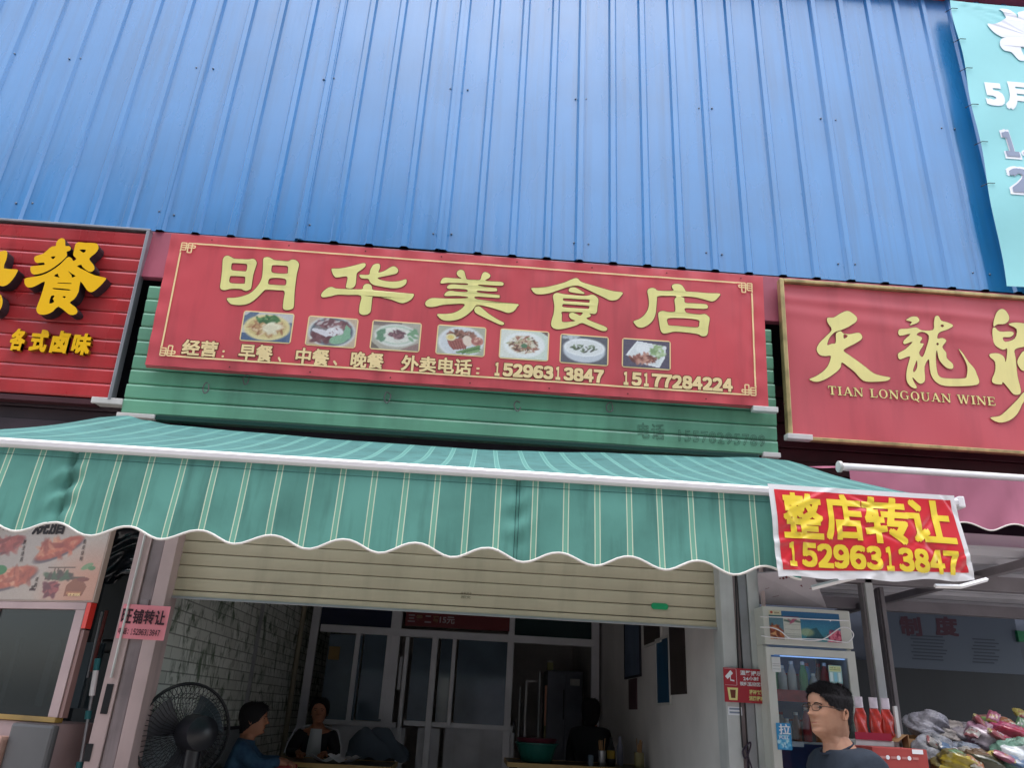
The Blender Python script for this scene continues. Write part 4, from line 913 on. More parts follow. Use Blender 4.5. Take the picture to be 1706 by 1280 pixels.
# brick wallpaper with printed ivy
mbk = bpy.data.materials.new('brick_wallpaper'); mbk.use_nodes = True; t = mbk.node_tree; L = t.links; b_ = t.nodes['Principled BSDF']; b_.inputs['Roughness'].default_value = .8
geo = t.nodes.new('ShaderNodeNewGeometry'); sp = t.nodes.new('ShaderNodeSeparateXYZ'); cm = t.nodes.new('ShaderNodeCombineXYZ')
L.new(geo.outputs['Position'], sp.inputs[0]); L.new(sp.outputs[1], cm.inputs[0]); L.new(sp.outputs[2], cm.inputs[1])
br_ = t.nodes.new('ShaderNodeTexBrick'); br_.inputs['Scale'].default_value = 1; br_.inputs['Brick Width'].default_value = .26; br_.inputs['Row Height'].default_value = .085; br_.inputs['Mortar Size'].default_value = .005
br_.inputs['Color1'].default_value = lin((232, 234, 228)) + (1,); br_.inputs['Color2'].default_value = lin((204, 206, 198)) + (1,); br_.inputs['Mortar'].default_value = lin((152, 154, 148)) + (1,)
L.new(cm.outputs[0], br_.inputs['Vector'])
nz = t.nodes.new('ShaderNodeTexNoise'); mp = t.nodes.new('ShaderNodeMapping'); mp.inputs['Scale'].default_value = (7, 4.2, 4.2); nz.inputs['Scale'].default_value = 1; nz.inputs['Detail'].default_value = 5; nz.inputs['Roughness'].default_value = .7; nz.inputs['Distortion'].default_value = .6
L.new(cm.outputs[0], mp.inputs[0]); L.new(mp.outputs[0], nz.inputs['Vector'])
mr = t.nodes.new('ShaderNodeMapRange'); mr.inputs[1].default_value = .5; mr.inputs[2].default_value = .64; L.new(nz.outputs['Fac'], mr.inputs[0])
mx = t.nodes.new('ShaderNodeMixRGB'); mx.inputs[2].default_value = lin((96, 112, 92)) + (1,); L.new(mr.outputs[0], mx.inputs[0]); L.new(br_.outputs['Color'], mx.inputs[1]); L.new(mx.outputs[0], b_.inputs['Base Color'])
MB().box(xl - .12, xl, 5.5, YBK + 3, .15, 3.1).build('brick_wall', mbk, rm)
# painted dado and cable duct on the brick wall
MB().box(xl + .002, xl + .012, 5.5, 8.3, .15, 1.28).build('wall_dado', mat('dado_grey', (128, 134, 138), rough=.5), rm)
MB().box(xl + .002, xl + .03, 5.5, 8.3, 1.282, 1.31).build('dado_rail', m_dark, rm)
MB().tube([(xl + .05, YBK - .35, .2), (xl + .05, YBK - .35, 3.1)], .03, 10).build('drain_pipe', mat('pipe_tan', (150, 140, 120), rough=.5), rm, smooth=40)
MB().box(xl + .002, xl + .03, 8.2, 8.23, .2, 3.1).build('wall_trim', m_alu, rm)
# ------------------------------------------------ kitchen partition
m_fr = mat('partition_frame', (232, 230, 236), rough=.4, metal=.2, noise=(4, .1))
m_pane = mat('dark_pane', (104, 120, 136), rough=.08, spec=.8, noise=(2, .3))
m_lowp = mat('partition_panel', (228, 228, 236), rough=.5, noise=(2.5, .25), streak=(4, .2))
kp = thing('kitchen_partition', (0, YBK, .15), 'white framed glass partition with sliding windows and an open doorway at the back', 'partition')
def P4(px, py): a = at(px, py, YBK); return a.x, a.z
def frame_v(px, y0, y1, wpx, name='frame_post', dy=0):
    x, z1 = P4(px, y0); z0 = P4(px, y1)[1]; w = wpx / 2 * .0083
    MB().box(x - w, x + w, YBK - .03 - dy, YBK + .03, max(.15, z0), z1).build(name, m_fr, kp, bevel=.004)
def frame_h(x0, x1, py, hpx, name='frame_rail', dy=.004):
    a = P4(x0, py + (x0 - x1) * 0)[0]; b = P4(x1, py)[0]; z = P4((x0 + x1) / 2, py)[1]; h = hpx / 2 * .0083
    MB().box(a, b, YBK - .03 - dy, YBK + .03, z - h, z + h).build(name, m_fr, kp, bevel=.004)
def pane(x0, x1, y0, y1, m=m_pane, name='pane', dy=0):
    cy = (y0 + y1) / 2; a = P4(x0, cy)[0]; b = P4(x1, cy)[0]; z1 = P4((x0 + x1) / 2, y0)[1]; z0 = P4((x0 + x1) / 2, y1)[1]
    return MB().box(a, b, YBK - .004 - dy, YBK + .004 - dy, max(.15, z0), z1).build(name, m, kp)
frame_v(533, 990, 1500, 12); frame_v(666, 990, 1500, 16); frame_v(855, 990, 1500, 10); frame_v(992, 990, 1500, 12)
frame_h(533, 992, 1060, 11)
frame_v(598, 1056, 1205, 7, dy=.01); frame_v(726, 1062, 1500, 9, dy=.01); frame_v(758, 1066, 1212, 6, dy=.02)
frame_v(680, 1062, 1500, 6, dy=.01); frame_v(650, 1058, 1200, 7, dy=.012)
frame_h(533, 660, 1206, 7); frame_h(672, 855, 1210, 7)
pane(535, 664, 1000, 1052, mat('pane_navy', (44, 50, 74), rough=.15)); pane(857, 990, 1010, 1066, mat('pane_green', (40, 60, 62), rough=.15))
pane(540, 597, 1058, 1202); pane(600, 648, 1058, 1202, dy=.01); pane(683, 724, 1064, 1206); pane(730, 756, 1064, 1208); pane(760, 850, 1066, 1208, dy=.012)
pane(535, 662, 1210, 1500, m_lowp, 'lower_panel'); pane(684, 722, 1214, 1500, m_lowp, 'lower_panel'); pane(731, 851, 1214, 1500, m_lowp, 'lower_panel')
MB().box(P4(664, 1150)[0] - .02, P4(664, 1150)[0] + .02, YBK - .06, YBK - .034, P4(662, 1150)[1], P4(662, 1095)[1]).build('door_handle', m_alu, kp, bevel=.006)
MB().box(P4(856, 1200)[0] - .012, P4(856, 1200)[0] + .012, YBK - .05, YBK - .032, P4(856, 1222)[1], P4(856, 1202)[1]).build('door_lock', m_black, kp, bevel=.004)
pane(548, 566, 1078, 1100, mat('paper_tan', (150, 122, 80), rough=.8), 'paper_note', dy=.02)
# red price strip
PL = Plane((0, YBK - .02, 2.6), 0)
lb = thing('price_strip', at(760, 1036, YBK - .02), 'dark red price strip with pale characters above the partition windows', 'sign')
a = PL.uv(675, 1041); b = PL.uv(850, 1018); lz0 = PL.uv(762, 1048)[1]; lz1 = PL.uv(762, 1012)[1]
MB().pbox(PL, a[0], b[0], lz0, lz1, 0, .02).build('strip_face', mat('strip_red', (120, 24, 34), rough=.4), lb)
m_pale = mat('pale_letter', (190, 170, 176), rough=.5); m_tan2 = mat('tan_letter', (150, 110, 84), rough=.5)
for s, x0, x1, m in (('三', 680, 692, m_pale), ('零', 693, 705, m_tan2), ('二', 708, 719, m_pale), ('蛋', 721, 732, m_tan2), ('15元', 733, 758, m_pale)):
    u0 = PL.uv(x0, 1030)[0]; u1 = PL.uv(x1, 1030)[0]; zc_ = PL.uv(720, 1033)[1]
    v, f = map_text(s, PL, (u0, zc_ - .045, u1, zc_ + .045), w=.024, bold=.03, fat=False); MB().add(v, f).build('lettering', m, lb)
# ------------------------------------------------ things in the kitchen doorway
m_steel = mat('steel_door', (120, 122, 134), rough=.35, metal=.4, noise=(2, .4))
def bb(name, label, cat, parts, Y, group=None):
    """parts: (name, px0, py0, px1, py1, depth, mat, dy, bevel) boxes seen at distance Y"""
    p0 = parts[0]; c = at((p0[1] + p0[3]) / 2, p0[4], Y); t_ = thing(name, c, label, cat, group)
    for (nm, x0, y0, x1, y1, dp, m, dy, bv) in parts:
        a = at(x0, (y0 + y1) / 2, Y + dy); b = at(x1, (y0 + y1) / 2, Y + dy); z1 = at((x0 + x1) / 2, y0, Y + dy).z; z0 = at((x0 + x1) / 2, y1, Y + dy).z
        MB().box(a.x, b.x, Y + dy, Y + dy + dp, z0, z1).build(nm, m, t_, bevel=bv)
    return t_
bb('refrigerator', 'tall grey steel refrigerator standing in the kitchen doorway', 'refrigerator', [('body', 908, 1118, 970, 1420, .6, m_steel, 0, .02), ('door', 909, 1120, 938, 1420, .02, m_steel, -.022, .006), ('door', 941, 1120, 969, 1420, .02, m_steel, -.022, .006), ('handle', 938, 1150, 940, 1200, .02, m_black, -.045, .002), ('bag', 950, 1132, 966, 1143, .01, m_white, -.04, .004)], 11.4)
bb('wooden_stick', 'pale wooden stick leaning beside the refrigerator', 'stick', [('shaft', 907, 1143, 910, 1236, .02, mat('stick_wood', (206, 150, 124), rough=.6), 0, .002), ('grip', 906, 1210, 909, 1236, .03, mat('stick_end', (120, 110, 70), rough=.6), -.01, .002)], 9.8)
bb('steel_rack', 'thin bright steel rack in the kitchen doorway left of the refrigerator', 'rack', [('upright', 874, 1135, 877, 1236, .03, m_bar, 0, .002), ('top_rail', 877, 1134, 894, 1137, .03, m_bar, 0, .002), ('upright', 864, 1145, 866, 1236, .03, m_alu, 0, .002), ('upright', 897, 1120, 899, 1236, .03, m_alu, 0, .002)], 10.8)
bb('cooking_jar', 'small yellowish jar on top of the refrigerator', 'jar', [('jar_body', 912, 1104, 922, 1117, .08, mat('jar_y', (150, 146, 90), rough=.4), 0, .01), ('jar_lid', 913, 1100, 921, 1104, .07, m_white, 0, .004)], 11.3)
# ------------------------------------------------ pictures on the right wall (wall runs away from us)
def on_right(name, label, cat, Y0, Y1, z0, z1, m, frame=None, parts=None):
    t_ = thing(name, (xr, (Y0 + Y1) / 2, z0), label, cat)
    MB().box(xr - .012, xr - .002, Y0, Y1, z0, z1).build('sheet', m, t_)
    if frame:
        for nm, q in (('side', (Y0 - .02, Y0)), ('side', (Y1, Y1 + .02))): MB().box(xr - .02, xr - .002, q[0], q[1], z0 - .02, z1 + .02).build('frame', frame, t_)
        for q in ((z0 - .02, z0), (z1, z1 + .02)): MB().box(xr - .02, xr - .002, Y0 + .001, Y1 - .001, q[0], q[1]).build('frame', frame, t_)
    return t_
def YatX(px, py):
    d = ray(px, py); return (xr - CAMP.x) / d.x * d.y
def zr(px, py): Y = YatX(px, py); return at(px, py, Y).z
m_bp = mat('poster_blue', (26, 80, 116), rough=.5, noise=(4, .4)); m_bd = mat('poster_dark', (64, 54, 52), rough=.6, noise=(6, .4)); m_bg = mat('poster_greyblue', (92, 108, 136), rough=.5, noise=(3, .4))
on_right('wall_poster', 'blue pennant shaped poster on the right wall of the room', 'poster', YatX(1117, 1100), YatX(1096, 1100), zr(1106, 1172), zr(1106, 1066), m_bp, m_white)
on_right('wall_picture', 'dark brown picture nearest the opening on the right wall', 'picture', YatX(1143, 1100), YatX(1118, 1100), zr(1130, 1158), zr(1130, 1030), m_bd)
on_right('wall_poster', 'tall blue grey chart with a dark foot on the right wall, farthest from the street', 'poster', YatX(1068, 1080), YatX(1043, 1080), zr(1055, 1127), zr(1055, 1025), m_bg, m_dark)
on_right('wall_poster', 'brownish sheet high on the right wall between the charts', 'poster', YatX(1103, 1055), YatX(1074, 1055), zr(1088, 1072), zr(1088, 1030), m_bd, m_white)
on_right('wall_picture', 'small dark red sheet hanging below the tall chart', 'picture', YatX(1062, 1150), YatX(1049, 1150), zr(1055, 1183), zr(1055, 1132), mat('sheet_rose', (88, 60, 66), rough=.6))
# ------------------------------------------------ tables and what stands on them
m_top = mat('table_top', (92, 70, 44), rough=.35, noise=(6, .3), streak=(9, .3)); m_edge = mat('table_edge', (196, 160, 96), rough=.4)
def table(x0, x1, y0, y1, z, label):
    t_ = thing('dining_table', ((x0 + x1) / 2, (y0 + y1) / 2, .15), label, 'table', 'dining tables in the room')
    MB().box(x0, x1, y0, y1, z - .02, z).build('table_top', m_top, t_, bevel=.004)
    for q in ((x0 - .012, x1 + .012, y0 - .014, y0 - .001), (x0 - .012, x1 + .012, y1 + .001, y1 + .014), (x0 - .013, x0 - .001, y0, y1), (x1 + .001, x1 + .013, y0, y1)):
        MB().box(q[0], q[1], q[2], q[3], z - .035, z + .003).build('edge_band', m_edge, t_, bevel=.002)
    for lx in (x0 + .06, x1 - .06):
        for ly in (y0 + .06, y1 - .06): MB().box(lx - .02, lx + .02, ly - .02, ly + .02, .15, z - .036).build('leg', m_black, t_)
    return t_
TZ = .90
a = at(432, 1268, 7.9); b = at(652, 1276, 7.9); print('table', a, b)
table(a.x, b.x, 7.75, 8.5, a.z * .5 + b.z * .5, 'wood edged dining table where the two women sit'); TZ1 = a.z * .5 + b.z * .5
a = at(845, 1268, 7.9); b = at(1190, 1285, 7.9); print('table2', a, b)
table(a.x, b.x, 7.6, 8.3, a.z, 'wood edged table with a green basin and chopstick holders on it'); TZ2 = a.z
def lathe(name, label, cat, px, py, Y, prof, m, group=None, parts=None, z=None):
    c = at(px, py, Y)
    if z is not None: c.z = z
    t_ = thing(name, c, label, cat, group); MB().lathe(prof, c, 18).build((parts or ['body'])[0], m, t_, smooth=50); return t_, c
m_bas = mat('basin_green', (28, 100, 90), rough=.4); m_basr = mat('basin_maroon', (92, 30, 48), rough=.5)
t_, c = lathe('green_basin', 'green plastic basin on the right hand table', 'basin', 893, 1266, 7.85, [(.13, 0), (.14, .01), (.19, .15), (.205, .155), (.205, .165), (.185, .16), (.135, .02), (.01, .015)], m_bas, z=TZ2)
MB().lathe([(.16, .15), (.19, .2), (.17, .205), (.01, .2)], c, 18).build('contents', m_basr, t_, smooth=50)
def holder(px, label, col, Y=7.75, h=.13, n=7, r=.035):
    t_, c = lathe('chopstick_holder', label, 'chopstick holder', px, 1270, Y, [(r * .8, 0), (r, .01), (r, h), (r * .9, h), (r * .75, .02), (.004, .018)], col, 'holders and jars on the right table', z=TZ2)
    q = random.Random(px); mb = MB()
    for i in range(n):
        a_ = q.uniform(0, 6.28); mb.tube([c + Vector((.01 * math.cos(a_), .01 * math.sin(a_), .03)), c + Vector((.03 * math.cos(a_), .03 * math.sin(a_), h + q.uniform(.06, .12)))], .004, 5)
    mb.build('chopsticks', mat('chop_wood', (170, 130, 90), rough=.6), t_, kind='stuff')
holder(1003, 'bright steel chopstick holder on the right table', m_alu); holder(1065, 'wide chopstick holder near the right end of the table', mat('holder_tan', (150, 140, 100), rough=.5), n=12, r=.045)
t_, c = lathe('sauce_bottle', 'dark sauce bottle with a yellow label on the right table', 'bottle', 1018, 1270, 7.9, [(.035, 0), (.037, .01), (.037, .14), (.014, .2), (.013, .24), (.002, .241)], m_black, 'holders and jars on the right table', z=TZ2)
MB().lathe([(.038, .06), (.0385, .13)], c, 18).build('bottle_label', mat('label_yellow', (170, 140, 40), rough=.5), t_)
t_, c = lathe('sauce_bottle', 'pale capped bottle behind the yellow labelled one', 'bottle', 1033, 1262, 8.05, [(.03, 0), (.03, .16), (.015, .2), (.015, .25), (.002, .251)], mat('bottle_pale', (140, 140, 160), rough=.4), 'holders and jars on the right table', z=TZ2)
t_, c = lathe('tissue_tube', 'pale paper tube near the right wall', 'tissue tube', 1130, 1275, 7.8, [(.04, 0), (.04, .17), (.01, .171)], mat('tube_grey', (140, 136, 134), rough=.6), z=TZ2)
t_, c = lathe('jar', 'small clear glass jar left of the steel holder', 'jar', 984, 1272, 7.75, [(.025, 0), (.026, .08), (.02, .09), (.002, .091)], m_pane, 'holders and jars on the right table', z=TZ2)
# ------------------------------------------------ standing fan
m_fan = mat('fan_black', (26, 26, 32), rough=.35)
FY = 5.62; fc = at(312, 1218, FY); fz = fc.z
fn = thing('standing_fan', (fc.x, FY, .15), 'big black standing fan with a wire cage by the brick wall', 'fan')
ax = Vector((.64, -.76, .04)).normalized(); up = Vector((0, 0, 1)); sd_ = ax.cross(up).normalized(); up2 = sd_.cross(ax)
FR = .30; fq_ = at(306, 1222, FY); ctr = Vector((fq_.x, FY, fq_.z))
def circ(r, off, n=40): return [ctr + ax * off + (sd_ * math.cos(2 * math.pi * k / n) + up2 * math.sin(2 * math.pi * k / n)) * r for k in range(n + 1)]
MB().tube(circ(FR, 0), .011, 6).tube(circ(FR, .02), .005, 5).build('cage_rim', m_fan, fn, smooth=True)
for nm, sg_ in (('front_cage', 1), ('rear_cage', -1)):
    mb = MB()
    for k in range(56):
        q = 2 * math.pi * k / 56; d1 = sd_ * math.cos(q) + up2 * math.sin(q); q2 = q + .25; d2 = sd_ * math.cos(q2) + up2 * math.sin(q2)
        mb.tube([ctr + d1 * .06 + ax * sg_ * .10, ctr + (d1 + d2) * .5 * .2 + ax * sg_ * .095, ctr + d2 * .25 + ax * sg_ * .05, ctr + d2 * FR], .0022, 4, cap=False)
    for r, o in ((.12, .098), (.18, .09), (.24, .06)): mb.tube(circ(r, sg_ * o, 28), .002, 4)
    mb.build(nm, m_fan, fn)
mb = MB()
for k in range(3):
    q0 = k * 2.094 + .4
    def bl_(a, b, q0=q0):
        q = q0 + (b - .5) * (.9 + .3 * a); r = .06 + a * .19; d = sd_ * math.cos(q) + up2 * math.sin(q); return ctr + d * r + ax * (.03 * (b - .5) * 2)
    MB().grid(bl_, 8, 6).build('blade', mat('fan_blade', (60, 62, 70), rough=.3), fn, smooth=True)
MB().tube([ctr + ax * -.02, ctr + ax * .05], .06, 16).build('hub', m_fan, fn, smooth=40)
MB().tube([ctr + ax * .10, ctr + ax * .14, ctr + ax * .30, ctr + ax * .34], [.10, .115, .10, .05], 18).build('motor', m_fan, fn, smooth=40)
MB().tube([ctr + ax * .2 + Vector((0, 0, -.08)), ctr + ax * .2 + Vector((0, 0, -.25))], .05, 12).tube([ctr + ax * .2 + Vector((0, 0, -.24)), Vector((ctr.x + ax.x * .2, ctr.y + ax.y * .2, .2))], .024, 12).build('pole', m_fan, fn, smooth=40)
bc = Vector((ctr.x + ax.x * .2, ctr.y + ax.y * .2, .15)); MB().lathe([(.26, 0), (.27, .02), (.2, .045), (.03, .07)], bc, 28).build('base', m_fan, fn, smooth=40)
# ================================================================ left neighbour: roast meat stall
e0 = at(184, 905, 5.3)
PBt = Plane((e0.x, 5.3, 2.0), 0, -20)     # face runs back to the left
stl = thing('roast_meat_stall', PBt.P(-1, 0, 0), 'roast meat stall front with picture board, glass window and counter', 'stall')
def su_(px, py): return PBt.uv(px, py)
tz = 2.95 - 2.0
pb = su_(75, 1003)[1]; 
ue = (su_(184, 905)[0] + su_(152, 1003)[0]) / 2
MB().pbox(PBt, -3, ue, pb, tz, -.04, 0).build('picture_board', mat('board_brown', (172, 150, 138), rough=.6), stl)
c = Canvas(190, 140, (170, 148, 138))
def cvx(px, py):
    u, v = su_(px, py); return ((u - bu0) / (ue - bu0), (bv1 - v) / (bv1 - pb))
bu0 = su_(0, 930)[0] - .15; bv1 = su_(60, 862)[1]
c.rect(0, 0, 1, 1, (174, 156, 144)); c.ell(.15, .1, .6, .5, (186, 170, 160), soft=1); c.ell(.95, .95, .3, .45, (196, 128, 100), soft=1.0, al=.8)
x, y = cvx(18, 930); 
def meat(px, py, rx, ry, rot, cs):
    rx *= .82; ry *= .82
    x, y = cvx(px, py); c.ell(x, y + .03, rx * 1.05, ry, (70, 50, 60), rot, .2, .8); c.ell(x, y, rx, ry, cs[0], rot, .2); c.blobs(60, x, y, rx * .7, ry * .75, cs, .022, .6, 2.6)
meat(6, 910, .22, .10, -22, [(150, 42, 36), (184, 74, 60), (120, 30, 28), (214, 130, 110)])
meat(100, 915, .24, .105, -28, [(168, 62, 38), (200, 96, 62), (140, 44, 28), (222, 150, 112)])
meat(18, 965, .26, .13, -20, [(176, 74, 46), (206, 110, 76), (140, 52, 34), (226, 160, 126)])
x, y = cvx(0, 952); c.ell(x, y, .06, .06, (50, 120, 60)); x, y = cvx(147, 946); c.ell(x, y, .05, .03, (112, 140, 94), -30); c.ell(x + .04, y + .02, .03, .025, (80, 120, 72))
a = cvx(82, 947); b = cvx(127, 951); c.rect(a[0], a[1], b[0], a[1] + .012, (90, 64, 48))
for px in (92, 98, 109): a = cvx(px, 948); c.rect(a[0], a[1], a[0] + .012, a[1] + .05, (100, 74, 54))
a = cvx(76, 963); b = cvx(142, 968); c.rect(a[0], a[1], b[0], a[1] + .035, (84, 60, 44)); c.blobs(24, a[0] + .12, a[1] - .01, .1, .03, [(70, 50, 40), (60, 80, 50)], .02)
a = cvx(86, 984); c.ell(a[0], a[1], .06, .085, (120, 36, 44)); c.blobs(20, a[0], a[1], .05, .07, [(150, 60, 60), (90, 24, 34)], .02)
c.poly([cvx(112, 978), cvx(126, 966), cvx(140, 970), cvx(146, 980), cvx(137, 996), cvx(106, 997)], (134, 70, 42)); c.ell(*cvx(140, 968), .05, .025, (120, 50, 34)); a = cvx(112, 989); b = cvx(136, 994); c.rect(a[0], a[1], b[0], b[1], (180, 110, 70)); c.rect(*cvx(50, 983), *cvx(60, 987), (74, 40, 34))
c.a = c.a * .9 + 8; c.grain(3)
c.put(PBt, [(bu0, bv1), (ue - .01, bv1), (ue - .01, pb + .01), (bu0, pb + .01)], .002, m_print, stl, 'food_board_print')
m_ink2 = mat('board_ink', (40, 32, 36), rough=.7)
for s, a, b in (('烧腊', (48, 893), (118, 862)),):
    v, f = map_text(s, PBt, pxbox(PBt, (54, 891), (116, 860)), w=.005, bold=.03); MB().add(v, f).build('lettering', m_ink2, stl)
v, f = map_text('卤味', PBt, pxbox(PBt, (-30, 886), (34, 853)), w=.005, bold=.03); MB().add(v, f).build('lettering', m_ink2, stl)
for s, px, py, dx in (('脆皮烧鹅', 42, 900, -1.8), ('脆皮烧鸭', 142, 899, -2), ('烧鹅', 62, 962, -2), ('鸭', 55, 976, 0)):
    for i, ch in enumerate(s):
        p = (px + dx * i - 3.4, py + 9.6 * i + 8); 
        v, f = map_text(ch, PBt, pxbox(PBt, p, (p[0] + 7, p[1] - 8)), w=.005, bold=.0, fat=False); MB().add(v, f).build('lettering', m_ink2, stl)
v, f = map_text('农家烧鹅', PBt, pxbox(PBt, (113, 994), (135, 989)), w=.006, bold=.01, fat=False); MB().add(v, f).build('lettering', m_cream, stl)
# window
m_frp = mat('frame_rosy', (176, 150, 150), rough=.5, noise=(4, .2))
wz0 = su_(60, 1194)[1]; wz1 = pb - .005; ur = ue - .03
MB().pbox(PBt, -3, ur, wz1 - .045, wz1, -.03, .02).build('window_frame', m_frp, stl, bevel=.003)
MB().pbox(PBt, ur - .075, ur, wz0, wz1 - .046, -.03, .02).build('window_frame', m_frp, stl, bevel=.003)
MB().pbox(PBt, su_(2, 1010)[0] - .03, su_(2, 1010)[0], wz0, wz1 - .046, -.03, .015).build('window_frame', m_frp, stl, bevel=.003)
MB().pbox(PBt, -3, ur, wz0 - .03, wz0, -.03, .03).build('window_sill', mat('sill_yellow', (150, 118, 50), rough=.5, noise=(6, .4)), stl, bevel=.004)
m_glass = mat('dimmed_glass', (20, 32, 38), rough=.08, alpha=.55, spec=.4)  # dark tint and partial alpha added to weaken the pane's pale reflections
MB().pbox(PBt, -3, ur - .076, wz0, wz1 - .046, -.006, -.002).build('window_pane', m_glass, stl)
MB().pbox(PBt, -3, ur - .01, wz0 - .6, wz0 - .032, -.4, .01).build('counter_front', m_frp, stl, bevel=.01)
MB().pbox(PBt, ur - .30, ur + .04, -2, wz0 - .04, .012, .06).build('counter_side_panel', mat('panel_grey', (84, 82, 84), rough=.5, noise=(3, .2)), stl, bevel=.02)
MB().pbox(PBt, -3, ur - .302, -2, wz0 - .12, .012, .10).build('counter_body', mat('counter_rose', (178, 140, 128), rough=.5, noise=(3, .2)), stl, bevel=.02)
for i in range(3): MB().pbox(PBt, -3, ur - .302, wz0 - .25 - .1 * i, wz0 - .246 - .1 * i, .10, .103).build('counter_seam', m_dark, stl)
MB().pbox(PBt, ur + .002, ur + .035, wz1 - .16, wz1 + .0, -.03, .018).build('red_corner_strip', mat('bright_red', (210, 40, 26), rough=.4), stl)
MB().pbox(PBt, ur + .002, ur + .03, wz0, wz1 - .17, -.03, .012).build('edge_strip', mat('edge_rose', (130, 96, 92), rough=.5), stl)
MB().pbox(PBt, -3, ur - .75, -2, tz, -1.6, -1.5).build('inner_wall', mat('stall_inner', (18, 28, 34), rough=.6), stl)
MB().pbox(PBt, -3, ur - .75, tz - .02, tz, -1.5, -.04).build('inner_ceiling', mat('stall_inner', (18, 28, 34)), stl)
for i, px in enumerate((-20, 30, 52, 70, 84, 98)):
    u = su_(px, 1090)[0]; MB().pbox(PBt, u, u + .04 + .03 * (i % 2), wz0 + .05, wz1 - .22, -.2 - .05 * i, -.18 - .05 * i).build('reflection_streak', mat('streak_teal%d' % (i % 2), ((62, 80, 88), (84, 100, 108))[i % 2], rough=.5), stl)  # pale strips stand in for streaky reflections in the window glass
MB().pbox(PBt, su_(50, 1060)[0], su_(105, 1060)[0], su_(60, 1075)[1], su_(60, 1050)[1], -.9, -.6).build('extractor_hood', m_black, stl, bevel=.02)
lc = PBt.P(su_(70, 1028)[0], su_(70, 1028)[1], -.35)
t_ = thing('ceiling_lamp', lc, 'small round lit lamp inside the roast meat stall', 'lamp')
MB().lathe([(.03, 0), (.034, .006), (.034, .012), (.02, .02)], lc, 20).build('lamp_disc', mat('lamp_glow', (220, 235, 225), emit=((220, 235, 225), .55)), t_)
# dark gap between stall and pillar with mop, poles
gp = thing('gap_back_wall', (lx0 - .3, 7.2, 0), 'dark wall at the back of the narrow gap beside the left pillar', 'wall')
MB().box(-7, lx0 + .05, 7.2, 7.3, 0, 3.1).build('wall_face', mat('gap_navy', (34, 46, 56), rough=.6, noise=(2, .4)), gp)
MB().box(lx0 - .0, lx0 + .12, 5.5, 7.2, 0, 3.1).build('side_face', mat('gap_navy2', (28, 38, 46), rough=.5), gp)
MB().box(-7, lx0 + .12, 5.3, 7.2, 3.0, 3.1).build('ceiling', m_dark, gp)
def pole(name, label, pts, Y, r, m, extra=None):
    P = [at(*p, Y) for p in pts]; t_ = thing(name, P[-1], label, 'mop' if 'mop' in name else 'pole'); MB().tube(P, r, 10).build('shaft', m, t_, smooth=40); return t_, P
m_tealp = mat('mop_teal', (40, 110, 116), rough=.4)
t_, P = pole('mop', 'white mop handle with teal joints leaning between stall and pillar', [(160, 1118), (153, 1160)], 5.42, .018, m_bar)
MB().tube([at(153, 1160, 5.42), at(131, 1290, 5.42)], .010, 8).build('handle', m_alu, t_, smooth=40)
for a, b in (((148, 1185), (146, 1199)), ((133, 1270), (130, 1290)), ((163, 1098), (160, 1118))): MB().tube([at(*a, 5.42), at(*b, 5.42)], .019, 10).build('joint', m_tealp, t_, smooth=40)
t_, P = pole('thin_pole', 'thin reddish pole standing in the dark gap', [(178, 1018), (152, 1120)], 5.6, .012, mat('pole_red', (120, 60, 56), rough=.5))
t_, P = pole('thin_pole', 'thin grey pole next to the reddish one in the dark gap', [(171, 1020), (146, 1130)], 5.62, .009, m_alu)
bg_ = at(196, 925, 5.5); t_ = thing('black_bag', bg_, 'crumpled black plastic bag hanging at the top of the dark gap', 'bag')
def bagf(a, b):
    x0 = at(184 - 8 * b, 0, 5.5).x * 0 + bg_.x - .16 + .34 * a; return (x0 + .02 * math.sin(b * 9), 5.48 + .03 * math.sin(a * 9 + b * 5) + .02 * math.sin(b * 23 + a * 11), bg_.z + .14 - .30 * b - .03 * math.sin(a * 7))
MB().grid(bagf, 24, 24).grid(lambda a, b: Vector(bagf(1 - a, b)) + Vector((0, .1 * math.sin(3.14 * a), 0)), 24, 24).build('bag_skin', mat('bag_black', (24, 30, 36), rough=.25, spec=.8), t_, smooth=True)
# ================================================================ drinks fridge at the right pillar
YFr = 5.14
f0 = at(1270, 1008, YFr); f1 = at(1416, 1020, YFr); fx0, fx1 = f0.x, f1.x; fz1 = at(1340, 1014, YFr).z
print('fridge', fx0, fx1, fz1)
fr = thing('drinks_fridge', ((fx0 + fx1) / 2, YFr, .0), 'white upright drinks fridge with glass door and blue picture header beside the right pillar', 'fridge')
m_frg = mat('fridge_white', (206, 204, 196), rough=.35, noise=(4, .12), coat=.3)
zh = at(1345, 1078, YFr).z; zd1 = at(1345, 1082, YFr).z; zg1 = at(1345, 1094, YFr).z
fb = MB(); fb.box(fx0, fx1, YFr + .03, YFr + .58, .13, fz1)
MB().box(fx0, fx0 + .03, YFr + .05, YFr + .6, .13, zh).build('side_wall', m_frg, fr); MB().box(fx1 - .03, fx1, YFr + .05, YFr + .6, .13, zh).build('side_wall', m_frg, fr)
MB().box(fx0 + .03, fx1 - .03, YFr + .55, YFr + .6, .13, zh).build('rear_wall', mat('fridge_blue_back', (70, 130, 210), rough=.5), fr)
MB().box(fx0, fx1, YFr + .006, YFr + .6, zh + .001, fz1).build('header_box', m_frg, fr, bevel=.008)
MB().box(fx0, fx1, YFr + .03, YFr + .6, .13, .5).build('base', m_frg, fr, bevel=.008)
dw = .052
